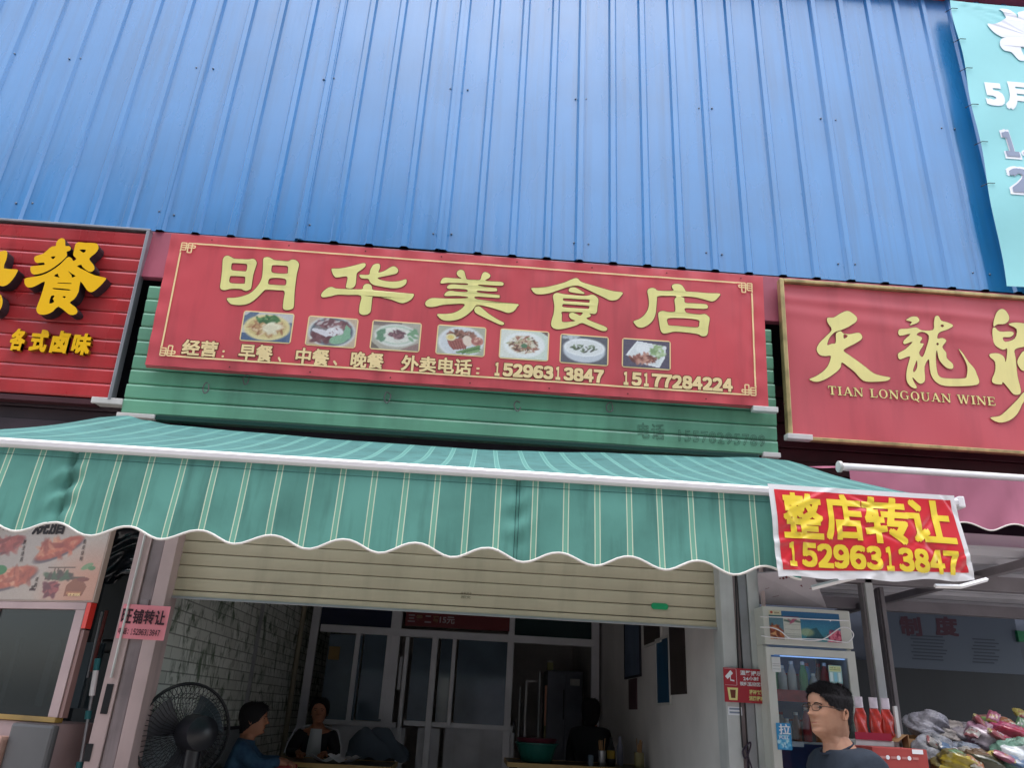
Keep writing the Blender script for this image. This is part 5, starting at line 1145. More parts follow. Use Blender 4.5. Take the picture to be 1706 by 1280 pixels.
dr = MB().box(fx0, fx0 + dw, YFr, YFr + .045, .5, zd1).box(fx1 - dw, fx1, YFr, YFr + .045, .5, zd1).box(fx0 + dw, fx1 - dw, YFr + .001, YFr + .045, zg1, zd1).box(fx0 + dw, fx1 - dw, YFr + .001, YFr + .045, .5, .56).build('door', m_frg, fr)
MB().box(fx0 + .04, fx1 - .04, YFr + .06, YFr + .09, zg1 - .004, zg1 + .006).build('added_fridge_glow', mat('fridge_glow_strip', (150, 190, 255), emit=((150, 190, 255), .3)), fr)  # glowing strip added to give the dark fridge interior a blue glow
m_fg = mat('fridge_glass', (225, 236, 240), rough=.02, trans=1.0)
MB().box(fx0 + dw, fx1 - dw, YFr + .018, YFr + .024, .56, zg1).build('glass', m_fg, dr)
PF = Plane((0, YFr - .001, 1.5), 0)
c = Canvas(150, 66, (40, 110, 140))
for i in range(66): c.a[i, :] = np.array((34, 92, 140)) * (1 - i / 66) + np.array((60, 146, 156)) * (i / 66)
c.rect(0, 0, .18, .16, (206, 200, 170)); c.ell(.04, .07, .02, .05, (170, 70, 50)); c.rect(.08, .05, .15, .08, (120, 100, 80)); c.rect(.08, .11, .16, .13, (150, 130, 100))
c.rect(0, .16, .2, .22, (40, 100, 110)); c.rect(0, .22, .2, .9, (84, 120, 134)); c.poly([(0, .55), (.1, .5), (.24, 1), (0, 1)], (176, 96, 48)); c.blobs(40, .07, .78, .08, .2, [(200, 130, 70), (150, 60, 40), (216, 160, 110), (110, 50, 30)], .04)
c.poly([(.5, .9), (.58, .58), (.66, .52), (.74, .82), (.78, .9)], (30, 84, 96)); c.ell(.52, .7, .1, .14, (176, 178, 128), soft=.5, al=.7); c.poly([(.76, .8), (1, .55), (1, 1), (.9, 1)], (150, 160, 150), .6)
c.blobs(50, .93, .82, .1, .18, [(190, 60, 90), (220, 120, 140), (150, 30, 70)], .035); c.ell(.87, .24, .012, .03, (230, 236, 240))
c.rect(.2, .22, .44, 1, (196, 196, 186)); c.rect(.2, .18, .42, .23, (120, 90, 110)); c.blobs(10, .33, .33, .09, .04, [(170, 80, 110), (90, 110, 100)], .03)
for y in (.45, .62, .78, .84): c.rect(.21, y, .43, y + .015, (150, 152, 144))
c.grain(4)
hq = pxc(PF, (1280, 1014), (1399, 1023), (1403, 1079), (1285, 1072)); hu0 = (hq[0][0] + hq[3][0]) / 2; hu1 = (hq[1][0] + hq[2][0]) / 2
c.put(PF, [(hu0, fz1 - 1.5 - .025), (hu1, fz1 - 1.5 - .025), (hu1, zh - 1.5 + .035), (hu0, zh - 1.5 + .035)], -.004, m_print, fr, 'header_picture')
for o in bpy.data.objects:
    if o.name == 'header_picture': o.location.y = -.0 
# cable tied round the header
def fq(px, py, d=.02): return at(px, py, YFr - d)
MB().tube([fq(1266, 1028), fq(1300, 1029), fq(1345, 1032), fq(1414, 1035)], .0035, 6).tube(catpath([fq(1266, 1046), fq(1284, 1046), fq(1300, 1052), fq(1312, 1062), fq(1326, 1066), fq(1368, 1067), fq(1398, 1048), fq(1412, 1047), fq(1422, 1058), fq(1414, 1070), fq(1398, 1070), fq(1368, 1066), fq(1300, 1064), fq(1268, 1060)]), .0038, 6).build('white_cable', m_bar, fr, smooth=True)
# stickers on glass
PG2 = Plane((0, YFr - .0, 1.5), 0)
def fpic(name, tlx, tly, brx, bry, cv, w=.004, label=None):
    a = PG2.uv(tlx, tly); b = PG2.uv(brx, bry); cv.put(PG2, [(a[0], a[1]), (b[0], a[1]), (b[0], b[1]), (a[0], b[1])], w, m_print, fr, name, label)
c = Canvas(24, 34, (206, 206, 204)); c.rect(0, 0, 1, .1, (50, 100, 160)); 
for y in (.5, .62, .8): c.rect(.1, y, .9, y + .04, (150, 150, 150))
fpic('paper_sticker', 1284, 1092, 1301, 1121, c)
c = Canvas(30, 40, (150, 190, 190)); c.rect(.05, .05, .95, .35, (200, 206, 150)); c.rect(.1, .4, .3, .9, (210, 226, 226)); c.rect(.4, .4, .6, .9, (130, 190, 210)); c.rect(.7, .4, .9, .9, (210, 226, 220)); c.lines(.1, .08, .9, .33, 2, (60, 100, 60)); fpic('paper_sticker', 1379, 1109, 1404, 1140, c)
c = Canvas(36, 54, (58, 150, 204)); c.blobs(30, .5, .75, .4, .2, [(130, 200, 230), (90, 180, 220), (200, 230, 240)], .05); c.rect(.12, .44, .85, .5, (150, 205, 230)); c.grain(4); fpic('pull_sticker', 1292, 1205, 1320, 1251, c)
a = PG2.uv(1298, 1224); b = PG2.uv(1315, 1208); v, f = map_text('拉', PG2, (a[0], a[1], b[0], b[1]), w=.006, bold=.02); MB().add(v, f).build('lettering', m_puff, fr)
a = PG2.uv(1298, 1232); b = PG2.uv(1314, 1228); v, f = map_text('PULL', PG2, (a[0], a[1], b[0], b[1]), w=.006, bold=.02); MB().add(v, f).build('lettering', m_puff, fr)
# shelves and drinks
def shelf_z(py): return at(1345, py, YFr + .2).z
m_sh = mat('shelf_wire', (200, 200, 200), rough=.4)
shz = [at(1345, p, YFr + .12).z for p in (1158, 1237)] + [.98, .7]
shz.insert(0, at(1345, 1158, YFr + .12).z) if False else None
cols_ = [(200, 190, 180), (170, 50, 50), (60, 150, 190), (210, 120, 50), (190, 60, 90), (230, 226, 220), (120, 70, 40), (90, 160, 90)]
for si, z in enumerate(shz):
    MB().box(fx0 + .035, fx1 - .035, YFr + .07, YFr + .5, z - .012, z).build('shelf', m_sh, fr)
    MB().box(fx0 + .10, fx0 + .10 + .12, YFr + .064, YFr + .068, z - .03, z - .002).build('price_tag', m_puff, fr)
q = random.Random(9); nb = 0; ORD = ('outermost', 'first', 'second', 'third', 'fourth', 'fifth', 'sixth', 'seventh', 'eighth', 'ninth', 'tenth')
for si, z in enumerate(shz[:3]):
    x = fx0 + .08
    while x < fx1 - .07:
        for row in (0, 1):
            col = cols_[q.randrange(8)]; h = q.choice((.13, .17, .20)); r = .027; yy = YFr + .13 + row * .09
            o_ = thing('drink_bottle', (x, yy, z), '%s drink bottle, %s from the left in the %s row of the %s fridge shelf' % (('pale', 'red', 'blue', 'orange', 'pink', 'white', 'brown', 'green')[cols_.index(col)], ORD[int((x - fx0) / .06)], ('front', 'rear')[row], ('upper', 'middle', 'lower')[si]), 'bottle', 'bottles inside the drinks fridge')
            m_ = mat('drink_%d' % cols_.index(col), col, rough=.3, coat=.4)
            MB().lathe([(r * .9, 0), (r, .008), (r, h * .62), (r * .5, h * .85), (r * .42, h * .9)], Vector((x, yy, z)), 14).build('bottle_body', m_, o_, smooth=50)
            MB().lathe([(r * .5, h * .9), (r * .5, h), (.002, h)], Vector((x, yy, z)), 12).build('cap', mat('cap_%d' % (nb % 2), ((230, 230, 230), (180, 40, 40))[nb % 2], rough=.4), o_, smooth=50); nb += 1
        x += .062 + q.uniform(0, .02)
fbnd = MB().box(fx0 + .06, fx1 - .04, YFr + .055, YFr + .06, shz[0] - .05, shz[0] + .02).build('red_shelf_strip', mat('shelf_red', (190, 60, 50), rough=.5, noise=(20, .4)), fr)
# board leaning over the fridge
bz = at(1320, 1006, 5.3)
t_ = thing('white_board', bz, 'white printed board leaning above the drinks fridge', 'board')
p1, p2, p3, p4 = at(1262, 956, 5.15), at(1352, 950, 5.15), at(1378, 1014, 5.36), at(1266, 1006, 5.36)
n_ = (p2 - p1).cross(p4 - p1).normalized() * .01
MB().add([p1, p2, p3, p4, p1 + n_, p2 + n_, p3 + n_, p4 + n_], [(0, 1, 2, 3), (7, 6, 5, 4), (0, 4, 5, 1), (1, 5, 6, 2), (2, 6, 7, 3), (3, 7, 4, 0)]).build('sheet', mat('board_lilac', (196, 186, 192), rough=.6, noise=(4, .2)), t_)
mb = MB()
def bq(a, b): return (p1 * (1 - a) + p2 * a) * (1 - b) + (p4 * (1 - a) + p3 * a) * b + Vector((0, -.004, -.003))
for (a0, b0, a1, b1, th_) in ((.1, .5, .85, .1, .012), (.2, .75, 1.0, .42, .012)): mb.quad(bq(a0, b0), bq(a1, b1), bq(a1, b1 + th_), bq(a0, b0 + th_))
for (a0, b0, a1, b1) in ((.25, .22, .6, .08), (.42, .52, .75, .36)):
    for k in range(6):
        f0_, f1_ = k / 6, k / 6 + .11; mb.quad(bq(a0 + (a1 - a0) * f0_, b0 + (b1 - b0) * f0_), bq(a0 + (a1 - a0) * f1_, b0 + (b1 - b0) * f1_), bq(a0 + (a1 - a0) * f1_, b0 + (b1 - b0) * f1_ + .07), bq(a0 + (a1 - a0) * f0_, b0 + (b1 - b0) * f0_ + .07))
mb.build('printed_lines', mat('print_red', (110, 50, 60), rough=.7), t_, kind='stuff')
# ================================================================ right neighbour shop
m_roof = mat('roof_sheet', (206, 202, 208), rough=.55, noise=(2, .2)); m_beam = mat('steel_beam', (140, 132, 136), rough=.5, noise=(4, .25))
rsr = thing('right_shop_roof', (4.4, 6, 2.7), 'grey ribbed metal canopy roof over the shop on the right', 'roof')
RX0 = rx[4] + .06
prof = [(0, 0), (.08, .0), (.10, .10), (.24, .12), (.27, 0)]
for k in range(13):
    y = 4.62 + k * .30; z = 2.62 + k * .012
    pr = [(y + a, z + b * 1.0 + .03) for a, b in prof] + [(y + .30, z + .03)]
    n = len(pr); vs = [(x, a, b) for x in (RX0, 8) for a, b in pr]
    MB().add(vs, [(i, i + 1, n + i + 1, n + i) for i in range(n - 1)]).build('roof_panel', m_roof, rsr)
for (y, z, h) in ((5.3, 2.50, .10), (7.2, 2.60, .10)): MB().box(RX0, 8, y, y + .08, z, z + h).build('beam', m_beam, rsr, bevel=.004)
for x in (3.55,): MB().box(x, x + .06, 4.7, 8.4, 2.585, 2.64).build('purlin', m_beam, rsr, bevel=.004)
rw = thing('right_shop_wall', (4.5, 8.6, 0), 'dark back wall of the shop on the right', 'wall')
MB().box(RX0 - .1, 9, 8.6, 8.7, 0, 3.0).build('wall_face', mat('rs_wall', (96, 104, 120), rough=.7, noise=(2, .3)), rw)
MB().box(RX0 - .04, RX0 - .0, 5.5, 8.6, 0, 3.0).build('side_wall', mat('rs_wall', (66, 72, 84)), rw)
MB().box(RX0, 9, 8.5, 8.58, .1, at(1600, 1110, 8.55).z).build('dark_shutter', mat('rs_dark', (30, 36, 44), rough=.5, streak=(6, .3)), rw)
struct('right_shop_floor', MB().box(RX0 - .05, 9, 5.21, 8.6, .006, .15), m_floor)
# posts
for nm, (ax_, bx_, Yp, wd, lab) in enumerate(((1446, 1478, 5.3, .055, 'thick white post'), (1466, 1500, 5.7, .03, 'thin grey post behind the thick one'))):
    xx = (at(ax_, 990, Yp).x + at(bx_, 1180, Yp).x) / 2
    t_ = thing('steel_post', (xx, Yp, .1), lab + ' holding up the right canopy', 'post', 'posts under the right canopy')
    MB().box(xx - wd * .5, xx + wd * .5, Yp, Yp + .08, .1, 2.55).build('post_shaft', m_pilw if nm == 0 else m_beam, t_, bevel=.004)
    MB().box(xx - wd * .8, xx - wd * .52, Yp + .02, Yp + .08, .1, 2.54).build('post_flange', m_beam, t_, bevel=.003)
# whiteboard notice
PW2 = Plane((0, 8.49, 2.2), 0)
a = PW2.uv(1478, 1112); b = PW2.uv(1690, 1030)
t_ = thing('regulation_board', PW2.P(a[0], a[1]), 'large pale notice board with dark red title at the back of the right shop', 'notice board')
MB().pbox(PW2, a[0], b[0], a[1], b[1], -.03, 0).build('board', mat('board_pale', (84, 96, 112), rough=.5), t_, bevel=.003)
for ch, x0, x1 in (('制', 1502, 1535), ('度', 1560, 1596)):
    u0, v0 = PW2.uv(x0, 1055); u1 = PW2.uv(x1, 1055)[0]
    v, f = map_text(ch, PW2, (u0, v0 - .02, u1, v0 + .17), w=.003, bold=.04); MB().add(v, f).build('lettering', mat('dull_red', (74, 40, 56), rough=.6), t_)
mb = MB(); q = random.Random(4)
for i in range(8):
    py = 1064 + i * 5.5; v = PW2.uv(1580, py)[1]
    for x0, x1 in ((1520, 1575), (1620, 1660)):
        u0 = PW2.uv(x0 + q.uniform(-3, 3), py)[0]; u1 = PW2.uv(x1 + q.uniform(-5, 5), py)[0]
        mb.add([PW2.P(u0, v, .003), PW2.P(u1, v, .003), PW2.P(u1, v + .015, .003), PW2.P(u0, v + .015, .003)], [(0, 1, 2, 3)])
mb.build('printed_lines', mat('line_ink', (62, 72, 86), rough=.7), t_, kind='stuff')
MB().pbox(PW2, PW2.uv(1692, 1060)[0], PW2.uv(1692, 1060)[0] + .5, PW2.uv(1692, 1070)[1], PW2.uv(1692, 1052)[1], 0, .04).build('green_exit_lamp', mat('dim_green', (30, 120, 80), rough=.4), rw)
# rack with red bottles
YR2 = 4.75
rk = thing('display_rack', at(1470, 1236, YR2), 'white display rack with red snack packs, right of the drinks fridge', 'rack')
a = at(1425, 1232, YR2); b = at(1503, 1238, YR2); zr_ = (a.z + b.z) / 2; print('rack', a, b)
MB().box(a.x, b.x, YR2, YR2 + .3, zr_ - .03, zr_).build('shelf', m_pilw, rk, bevel=.003)
MB().box(b.x - .02, b.x, YR2, YR2 + .02, .13, zr_ + .19).build('upright', m_pilw, rk, bevel=.002)
MB().box(b.x - .02, b.x, YR2 + .28, YR2 + .3, .13, zr_ + .1).build('upright', m_pilw, rk, bevel=.002)
MB().box(a.x, b.x - .06, YR2 - .004, YR2 - .0, zr_ + .001, zr_ + .04).build('red_price_edge', mat('price_red', (150, 24, 56), rough=.5), rk)
m_rp = mat('red_pack', (190, 50, 38), rough=.3, noise=(30, .5), coat=.5); m_clr = mat('clear_wrap', (200, 190, 200), rough=.2, noise=(20, .3))
for i, (px, py, s, lab) in enumerate(((1437, 1228, 1.0, 'red snack pouch close to the fridge edge'), (1462, 1230, 1.0, 'red snack pouch in the middle of the rack'), (1482, 1230, 1.0, 'red snack pouch at the right end of the rack'))):
    c0 = at(px, py, YR2 + .08); c0.z = zr_ + .002
    t_ = thing('snack_pouch', c0, lab, 'snack', 'red snack pouches on the rack')
    def pch(a, b, c0=c0, s=s, i=i):
        w = .036 * s * (1 - .25 * max(0, b - .75) * 4); q = 2 * math.pi * a; d = .03 * (1 - b) + .004
        return (c0.x + w * math.cos(q) + .003 * math.sin(b * 9 + i), c0.y + d * math.sin(q) + .004 * math.sin(q * 3 + b * 8), c0.z + .17 * s * b)
    MB().grid(pch, 20, 12).build('pouch_skin', m_rp, t_, smooth=True)
    MB().grid(lambda a, b: (c0.x + .026 * math.cos(a * 6.28), c0.y + .006 * math.sin(a * 6.28) , c0.z + .172 + .06 * b), 12, 2).build('pouch_top', m_clr, t_, smooth=True)
# shopping shelf / stall table and heap of packed goods
tx0 = at(1440, 1280, 4.5).x
tbz = at(1560, 1290, 4.5).z - .12
t_ = thing('goods_table', (tx0 + 1, 4.7, .13), 'low table loaded with packed goods in front of the right shop', 'table')
MB().box(tx0 - .05, 7, 4.42, 5.2, tbz - .03, tbz).build('table_top', m_pilw, t_)
for x in (tx0, 4.9, 6.8):
    for y in (4.46, 5.16): MB().box(x - .02, x + .02, y - .02, y + .02, .13, tbz - .031).build('leg', m_beam, t_)
# red carton
YC = 4.45; a = at(1452, 1243, YC); b = at(1544, 1252, YC)
t_ = thing('red_carton', (a.x, YC, tbz), 'red carton with a row of white dots standing beside the passing man', 'carton')
zt_ = (a.z + b.z) / 2; print('carton', a, b, tbz)
MB().box(a.x, b.x, YC, YC + .28, tbz, zt_).build('box', mat('carton_red', (170, 66, 62), rough=.6, noise=(6, .2)), t_, bevel=.004)
PCt = Plane((0, YC - .002, 1.4), 0)
for i in range(4):
    g = PCt.uv(1461 + i * 18, 1262 + i * .8); MB().add([PCt.P(g[0] + .011 * math.cos(k), g[1] + .011 * math.sin(k), .001) for k in np.arange(0, 6.28, .6)], [tuple(range(11))]).build('dot_print', m_puff, t_)
    MB().add([PCt.P(g[0] + x, g[1] + y, .001) for x, y in ((.018, -.006), (.05, -.006), (.05, .006), (.018, .006))], [(0, 1, 2, 3)]).build('line_print', mat('faded_pink', (190, 120, 116), rough=.6), t_)
g0 = PCt.uv(1520, 1257); MB().add([PCt.P(g0[0] + x, g0[1] + y, .001) for x, y in ((0, 0), (.06, 0), (.06, .022), (0, .022))], [(0, 1, 2, 3)]).build('label_print', m_puff, t_)
def bag(px, py, Y, sx, sy, sz, col, label, seed, name='goods_bag', rough=.3, wrap=.02, two=None, z=None):
    sx *= .85; sz *= .85; c0 = at(px, py, Y); c0 = c0 if z is None else Vector((c0.x, c0.y, z)); q = random.Random(seed); ph = [q.uniform(0, 6) for _ in range(6)]
    t_ = thing(name, (c0.x, c0.y, c0.z - sz), label, 'bag', 'packed goods on the table')
    def fn(a, b):
        th_ = a * 2 * math.pi; p = (b - .5) * math.pi; r = 1 + .13 * math.sin(2 * th_ + ph[0] + 3 * p) + .09 * abs(math.sin(4 * th_ + ph[1] + 5 * p)) + .07 * math.sin(9 * p + ph[2] + 5 * th_) - .08 * abs(math.sin(9 * th_ + ph[3] + 11 * p)) ** .5
        cp = abs(math.cos(p)) ** .7
        return (c0.x + sx * r * cp * math.cos(th_), c0.y + sy * r * cp * math.sin(th_), c0.z + sz * r * math.sin(p) * (1 if p > 0 else .8))
    m = mat('bag_%02x%02x%02x' % col, tuple(v * .72 + 10 for v in col), rough=.45, noise=(22, .55), coat=.25, bump=(45, .8), spec=.5)
    MB().grid(fn, 44, 26).build('bag_skin', m, t_, smooth=True)
    if two:
        MB().grid(lambda a, b: Vector(fn(.55 + .4 * a, .35 + .4 * b)) * 1.0 + Vector((0, -.008, 0)), 16, 10).build('bag_print', mat('bp_%02x%02x%02x' % two, two, rough=.3, noise=(20, .4), coat=.5), t_, smooth=True)
bag(1545, 1214, 4.85, .13, .12, .10, (190, 186, 200), 'whitish plastic bag peaked behind the open cardboard box', 21)
bag(1578, 1228, 4.85, .16, .12, .09, (200, 186, 180), 'big cream coloured bag right of the peaked white bag', 22)
bag(1608, 1232, 4.8, .12, .1, .09, (176, 166, 176), 'pale lilac wrapped bag in the middle of the heap', 23)
bag(1640, 1240, 4.7, .14, .12, .12, (186, 132, 160), 'pale pink wrapped bag near the striped packs', 24, two=(206, 190, 200))
bag(1668, 1232, 4.72, .17, .13, .10, (196, 50, 106), 'bright pink glossy pack in the heap', 25, two=(160, 30, 60))
bag(1652, 1207, 4.85, .14, .1, .05, (200, 130, 120), 'flat coloured pack lying on top of the heap', 26, two=(150, 190, 110))
bag(1690, 1222, 4.85, .12, .1, .06, (170, 90, 150), 'violet pack at the right top of the heap', 27, two=(220, 150, 60))
bag(1700, 1262, 4.5, .16, .1, .10, (120, 170, 150), 'greenish wrapped bag at the lower right corner', 28, two=(200, 206, 210))
bag(1590, 1275, 4.5, .13, .1, .08, (120, 104, 40), 'olive yellow packed bag at the front of the heap', 29, two=(160, 140, 40))
bag(1632, 1278, 4.5, .13, .1, .09, (110, 78, 44), 'brown pattern bag at the bottom of the heap', 30, two=(60, 60, 40))
bag(1558, 1262, 4.65, .13, .1, .12, (170, 172, 184), 'grey white sack under the cream bag', 31)
bag(1605, 1262, 4.62, .12, .1, .08, (140, 150, 170), 'blue grey wrapped bag in the lower middle', 32, two=(200, 200, 210))
# open cardboard box
a = at(1512, 1225, 4.7); t_ = thing('cardboard_box', a, 'open brown cardboard box left of the cream bag', 'box')
m_cb = mat('cardboard', (150, 116, 80), rough=.8); b = at(1546, 1226, 4.7)
MB().box(a.x, a.x + .006, 4.7, 4.95, a.z - .12, a.z).box(b.x, b.x + .006, 4.7, 4.95, a.z - .12, a.z).box(a.x + .006, b.x, 4.7, 4.706, a.z - .12, a.z - .02).box(a.x + .006, b.x, 4.944, 4.95, a.z - .12, a.z).box(a.x + .006, b.x, 4.706, 4.944, a.z - .12, a.z - .11).build('box_walls', m_cb, t_)
MB().add([(a.x, 4.70, a.z), (a.x, 4.95, a.z), (a.x - .06, 4.95, a.z - .04), (a.x - .06, 4.70, a.z - .04)], [(0, 1, 2, 3)]).build('box_flap', m_cb, t_)

# small printed packets scattered over the heap
pk = random.Random(44)
PCOL = [((206, 60, 110), (240, 200, 60)), ((230, 200, 60), (190, 50, 50)), ((90, 160, 90), (230, 230, 220)), ((210, 110, 50), (240, 230, 200)), ((150, 90, 170), (230, 190, 210)), ((70, 120, 180), (230, 230, 235)), ((200, 190, 180), (180, 60, 70)), ((190, 40, 50), (240, 220, 120))]
CN = ['pink', 'yellow', 'green', 'orange', 'violet', 'blue', 'cream', 'red']
spots = [(1655, 1196, 4.7, 0), (1676, 1205, 4.68, 3), (1634, 1205, 4.7, 7), (1690, 1240, 4.55, 4), (1648, 1262, 4.45, 1), (1672, 1262, 4.42, 0), (1612, 1256, 4.5, 6), (1580, 1250, 4.55, 5), (1625, 1272, 4.42, 3), (1598, 1262, 4.45, 2), (1702, 1208, 4.75, 2), (1622, 1222, 4.62, 6), (1660, 1226, 4.55, 7), (1555, 1240, 4.6, 6), (1694, 1270, 4.4, 5), (1700, 1190, 4.8, 1)]
ADJ = ['topmost', 'tilted', 'small striped', 'crumpled', 'lowest', 'shiny', 'flat', 'leaning', 'front', 'half hidden', 'corner', 'middle', 'bulging', 'leftmost', 'rightmost', 'farthest']
for i, (px, py, Y, k) in enumerate(spots):
    c0 = at(px, py, Y); M = Matrix.Rotation(pk.uniform(-.9, .9), 3, 'Z') @ Matrix.Rotation(pk.uniform(-1.2, -.3), 3, 'X') @ Matrix.Rotation(pk.uniform(-.8, .8), 3, 'Y'); w_, h_ = pk.uniform(.03, .045), pk.uniform(.04, .06)
    t_ = thing('snack_packet', c0, '%s %s snack packet lying on the heap of bags' % (ADJ[i], CN[k]), 'packet', 'snack packets on the heap')
    def pf_(a, b, sg_=1, c0=c0, M=M, w_=w_, h_=h_):
        x = (a - .5) * 2; y = (b - .5) * 2; t = .018 * (max(0, 1 - x ** 4) * max(0, 1 - y ** 4)) ** .6
        return c0 + M @ Vector((x * w_ * (1 - .06 * y * y), sg_ * t + .003 * math.sin(x * 7 + y * 5), y * h_))
    ca, cb2 = [lin(tuple(v * .45 + 40 for v in q_)) for q_ in PCOL[k]]
    cf = lambda ii, jj: cb2 if (3 <= jj <= 6 and 2 <= ii <= 7 and (ii * jj) % 3) or jj in (0, 11) else ca
    MB().grid(lambda a, b: pf_(a, b, -1), 10, 12, cf).grid(lambda a, b: pf_(a, b, 1), 10, 12, cf, flip=True).build('packet_skin', mat('packet_print', (255, 255, 255), rough=.35, vcol=True, coat=.5), t_, smooth=True)
# ================================================================ people
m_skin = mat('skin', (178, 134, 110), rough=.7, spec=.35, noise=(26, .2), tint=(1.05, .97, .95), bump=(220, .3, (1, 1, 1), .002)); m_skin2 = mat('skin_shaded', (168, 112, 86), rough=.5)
m_hair = mat('black_hair', (34, 31, 34), rough=.75, spec=.25, streak=(150, .5, .4), bump=(260, 1, (1, 1, .25), .006))
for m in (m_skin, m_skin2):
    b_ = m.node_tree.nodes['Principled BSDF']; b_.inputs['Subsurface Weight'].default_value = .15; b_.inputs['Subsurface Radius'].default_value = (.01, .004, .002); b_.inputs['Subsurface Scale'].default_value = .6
LV = [(-.62, .10, -.46, .38), (-.50, .10, -.44, .30), (-.36, .12, -.42, .265), (-.22, .11, -.43, .25), (-.12, .12, -.42, .235), (-.06, .17, -.41, .215), (-.02, .26, -.412, .20), (.02, .345, -.415, .20), (.06, .385, -.42, .22), (.12, .395, -.43, .245), (.2, .395, -.44, .275), (.3, .40, -.45, .305), (.4, .405, -.465, .33), (.5, .40, -.48, .352), (.58, .405, -.49, .356), (.66, .42, -.495, .358), (.75, .41, -.49, .355), (.83, .37, -.465, .335), (.9, .30, -.41, .285), (.95, .21, -.32, .22), (.985, .10, -.20, .13), (1.0, .0, -.10, .02)]
def hrow(z):
    for a, b in zip(LV, LV[1:]):
        if a[0] <= z <= b[0] + 1e-9:
            t = (z - a[0]) / (b[0] - a[0]); return [a[i] + (b[i] - a[i]) * t for i in range(4)]
    return LV[-1]
def gs(x, s): return math.exp(-(x / s) ** 2)
def headpt(th, z, off=0):
    _, f, b, w_ = hrow(z); cx = (f + b) / 2; rx = (f - b) / 2 + off; ry = w_ + off
    c, s = math.cos(th), math.sin(th)
    e = .86; x = cx + rx * math.copysign(abs(c) ** e, c); y = ry * math.copysign(abs(s) ** e, s)
    if z < 1 and off == 0 and c > 0:
        k = c
        x += .115 * gs(y, .055 + .03 * (z < .42)) * gs(z - .385, .045) + .085 * gs(y, .045) * gs(z - .46, .07) + .04 * gs(y, .04) * gs(z - .54, .05)   # nose
        x += .03 * gs(y, .11) * (gs(z - .255, .022) + 1.0 * gs(z - .205, .022)) - .012 * gs(y, .1) * gs(z - .232, .008)       # lips
        x += .03 * gs(y, .12) * gs(z - .07, .05) - .018 * gs(y, .14) * gs(z - .145, .03)
        x -= .045 * (gs(y - .145, .07) + gs(y + .145, .07)) * gs(z - .53, .05)                                  # eye sockets
        x += .018 * gs(abs(y) - .14, .09) * gs(z - .62, .03) + .02 * gs(abs(y) - .2, .08) * gs(z - .4, .08)
        x += .02 * gs(abs(y) - .145, .055) * gs(z - .525, .03)                                               # eyeballs
    return x, y, z
def make_head(H, place, z0=-.62, nth=72, nz=120):
    mb = MB(); vs = []
    zs = [z0 + (1 - z0) * (i / nz) for i in range(nz)] 
    zs = [z0 + (1.0 - z0) * math.sin(i / nz * math.pi / 2) ** .9 if False else z for i, z in enumerate(zs)] + [.992, .999]
    for z in zs:
        for k in range(nth): x, y, zz = headpt(2 * math.pi * k / nth, z); vs.append(place(x * H, y * H, zz * H))
    n = len(zs); fs = [(i * nth + k, i * nth + (k + 1) % nth, (i + 1) * nth + (k + 1) % nth, (i + 1) * nth + k) for i in range(n - 1) for k in range(nth)]
    fs.append(tuple((n - 1) * nth + k for k in range(nth))); return vs, fs
def hair_shell(H, place, line, thick, nth=96, nz=60, seed=1, rag=.01):
    """line(theta) = lowest z of the hair at that angle"""
    q = random.Random(seed); vs = []
    for k in range(nth):
        th = 2 * math.pi * k / nth; z0 = line(th) + q.uniform(-rag, rag)
        for i in range(nz + 1):
            t = i / nz; z = z0 + (.998 - z0) * t
            o = thick(th, z) * min(1, .25 + t * 5) + .003 * math.sin(th * 31 + z * 50) + q.uniform(-.002, .002)
            x, y, zz = headpt(th, z, o if o > 0 else .001); top = max(0, (z - .8) / .2)
            vs.append(place(x * H, y * H, (zz + o * top * 1.1) * H))
    n = nz + 1; fs = [(k * n + i, ((k + 1) % nth) * n + i, ((k + 1) % nth) * n + i + 1, k * n + i + 1) for k in range(nth) for i in range(nz)]
    fs.append(tuple(k * n + nz for k in range(nth))); return vs, fs
def placer(c, yaw, pitch=0, roll=0):
    M = Matrix.Rotation(R_(yaw), 3, 'Z') @ Matrix.Rotation(R_(-pitch), 3, 'Y') @ Matrix.Rotation(R_(roll), 3, 'X')
    return lambda x, y, z: tuple(Vector(c) + M @ Vector((x, y, z)))
def ear(H, place, side):
    vs = []; fs = []; nu, nv = 14, 6
    base = lambda x, z: (x, side * .345, z)
    P = [(-.085, .56), (-.12, .545), (-.145, .5), (-.14, .43), (-.115, .37), (-.085, .33), (-.055, .335), (-.045, .38), (-.04, .45), (-.045, .52)]
    n = len(P); rings = ((1.0, .0), (1.06, .045), (.97, .065), (.74, .045), (.5, .02), (.2, .015)); c = (-.09, .45)
    for s, d in rings:
        for x, z in P: vs.append(place((c[0] + (x - c[0]) * s - d * .35) * H, side * (.33 + d) * H, (c[1] + (z - c[1]) * s) * H))
    m = len(rings); fs = [(i * n + k, i * n + (k + 1) % n, (i + 1) * n + (k + 1) % n, (i + 1) * n + k) for i in range(m - 1) for k in range(n)] + [tuple((m - 1) * n + k for k in range(n))]
    return vs, fs
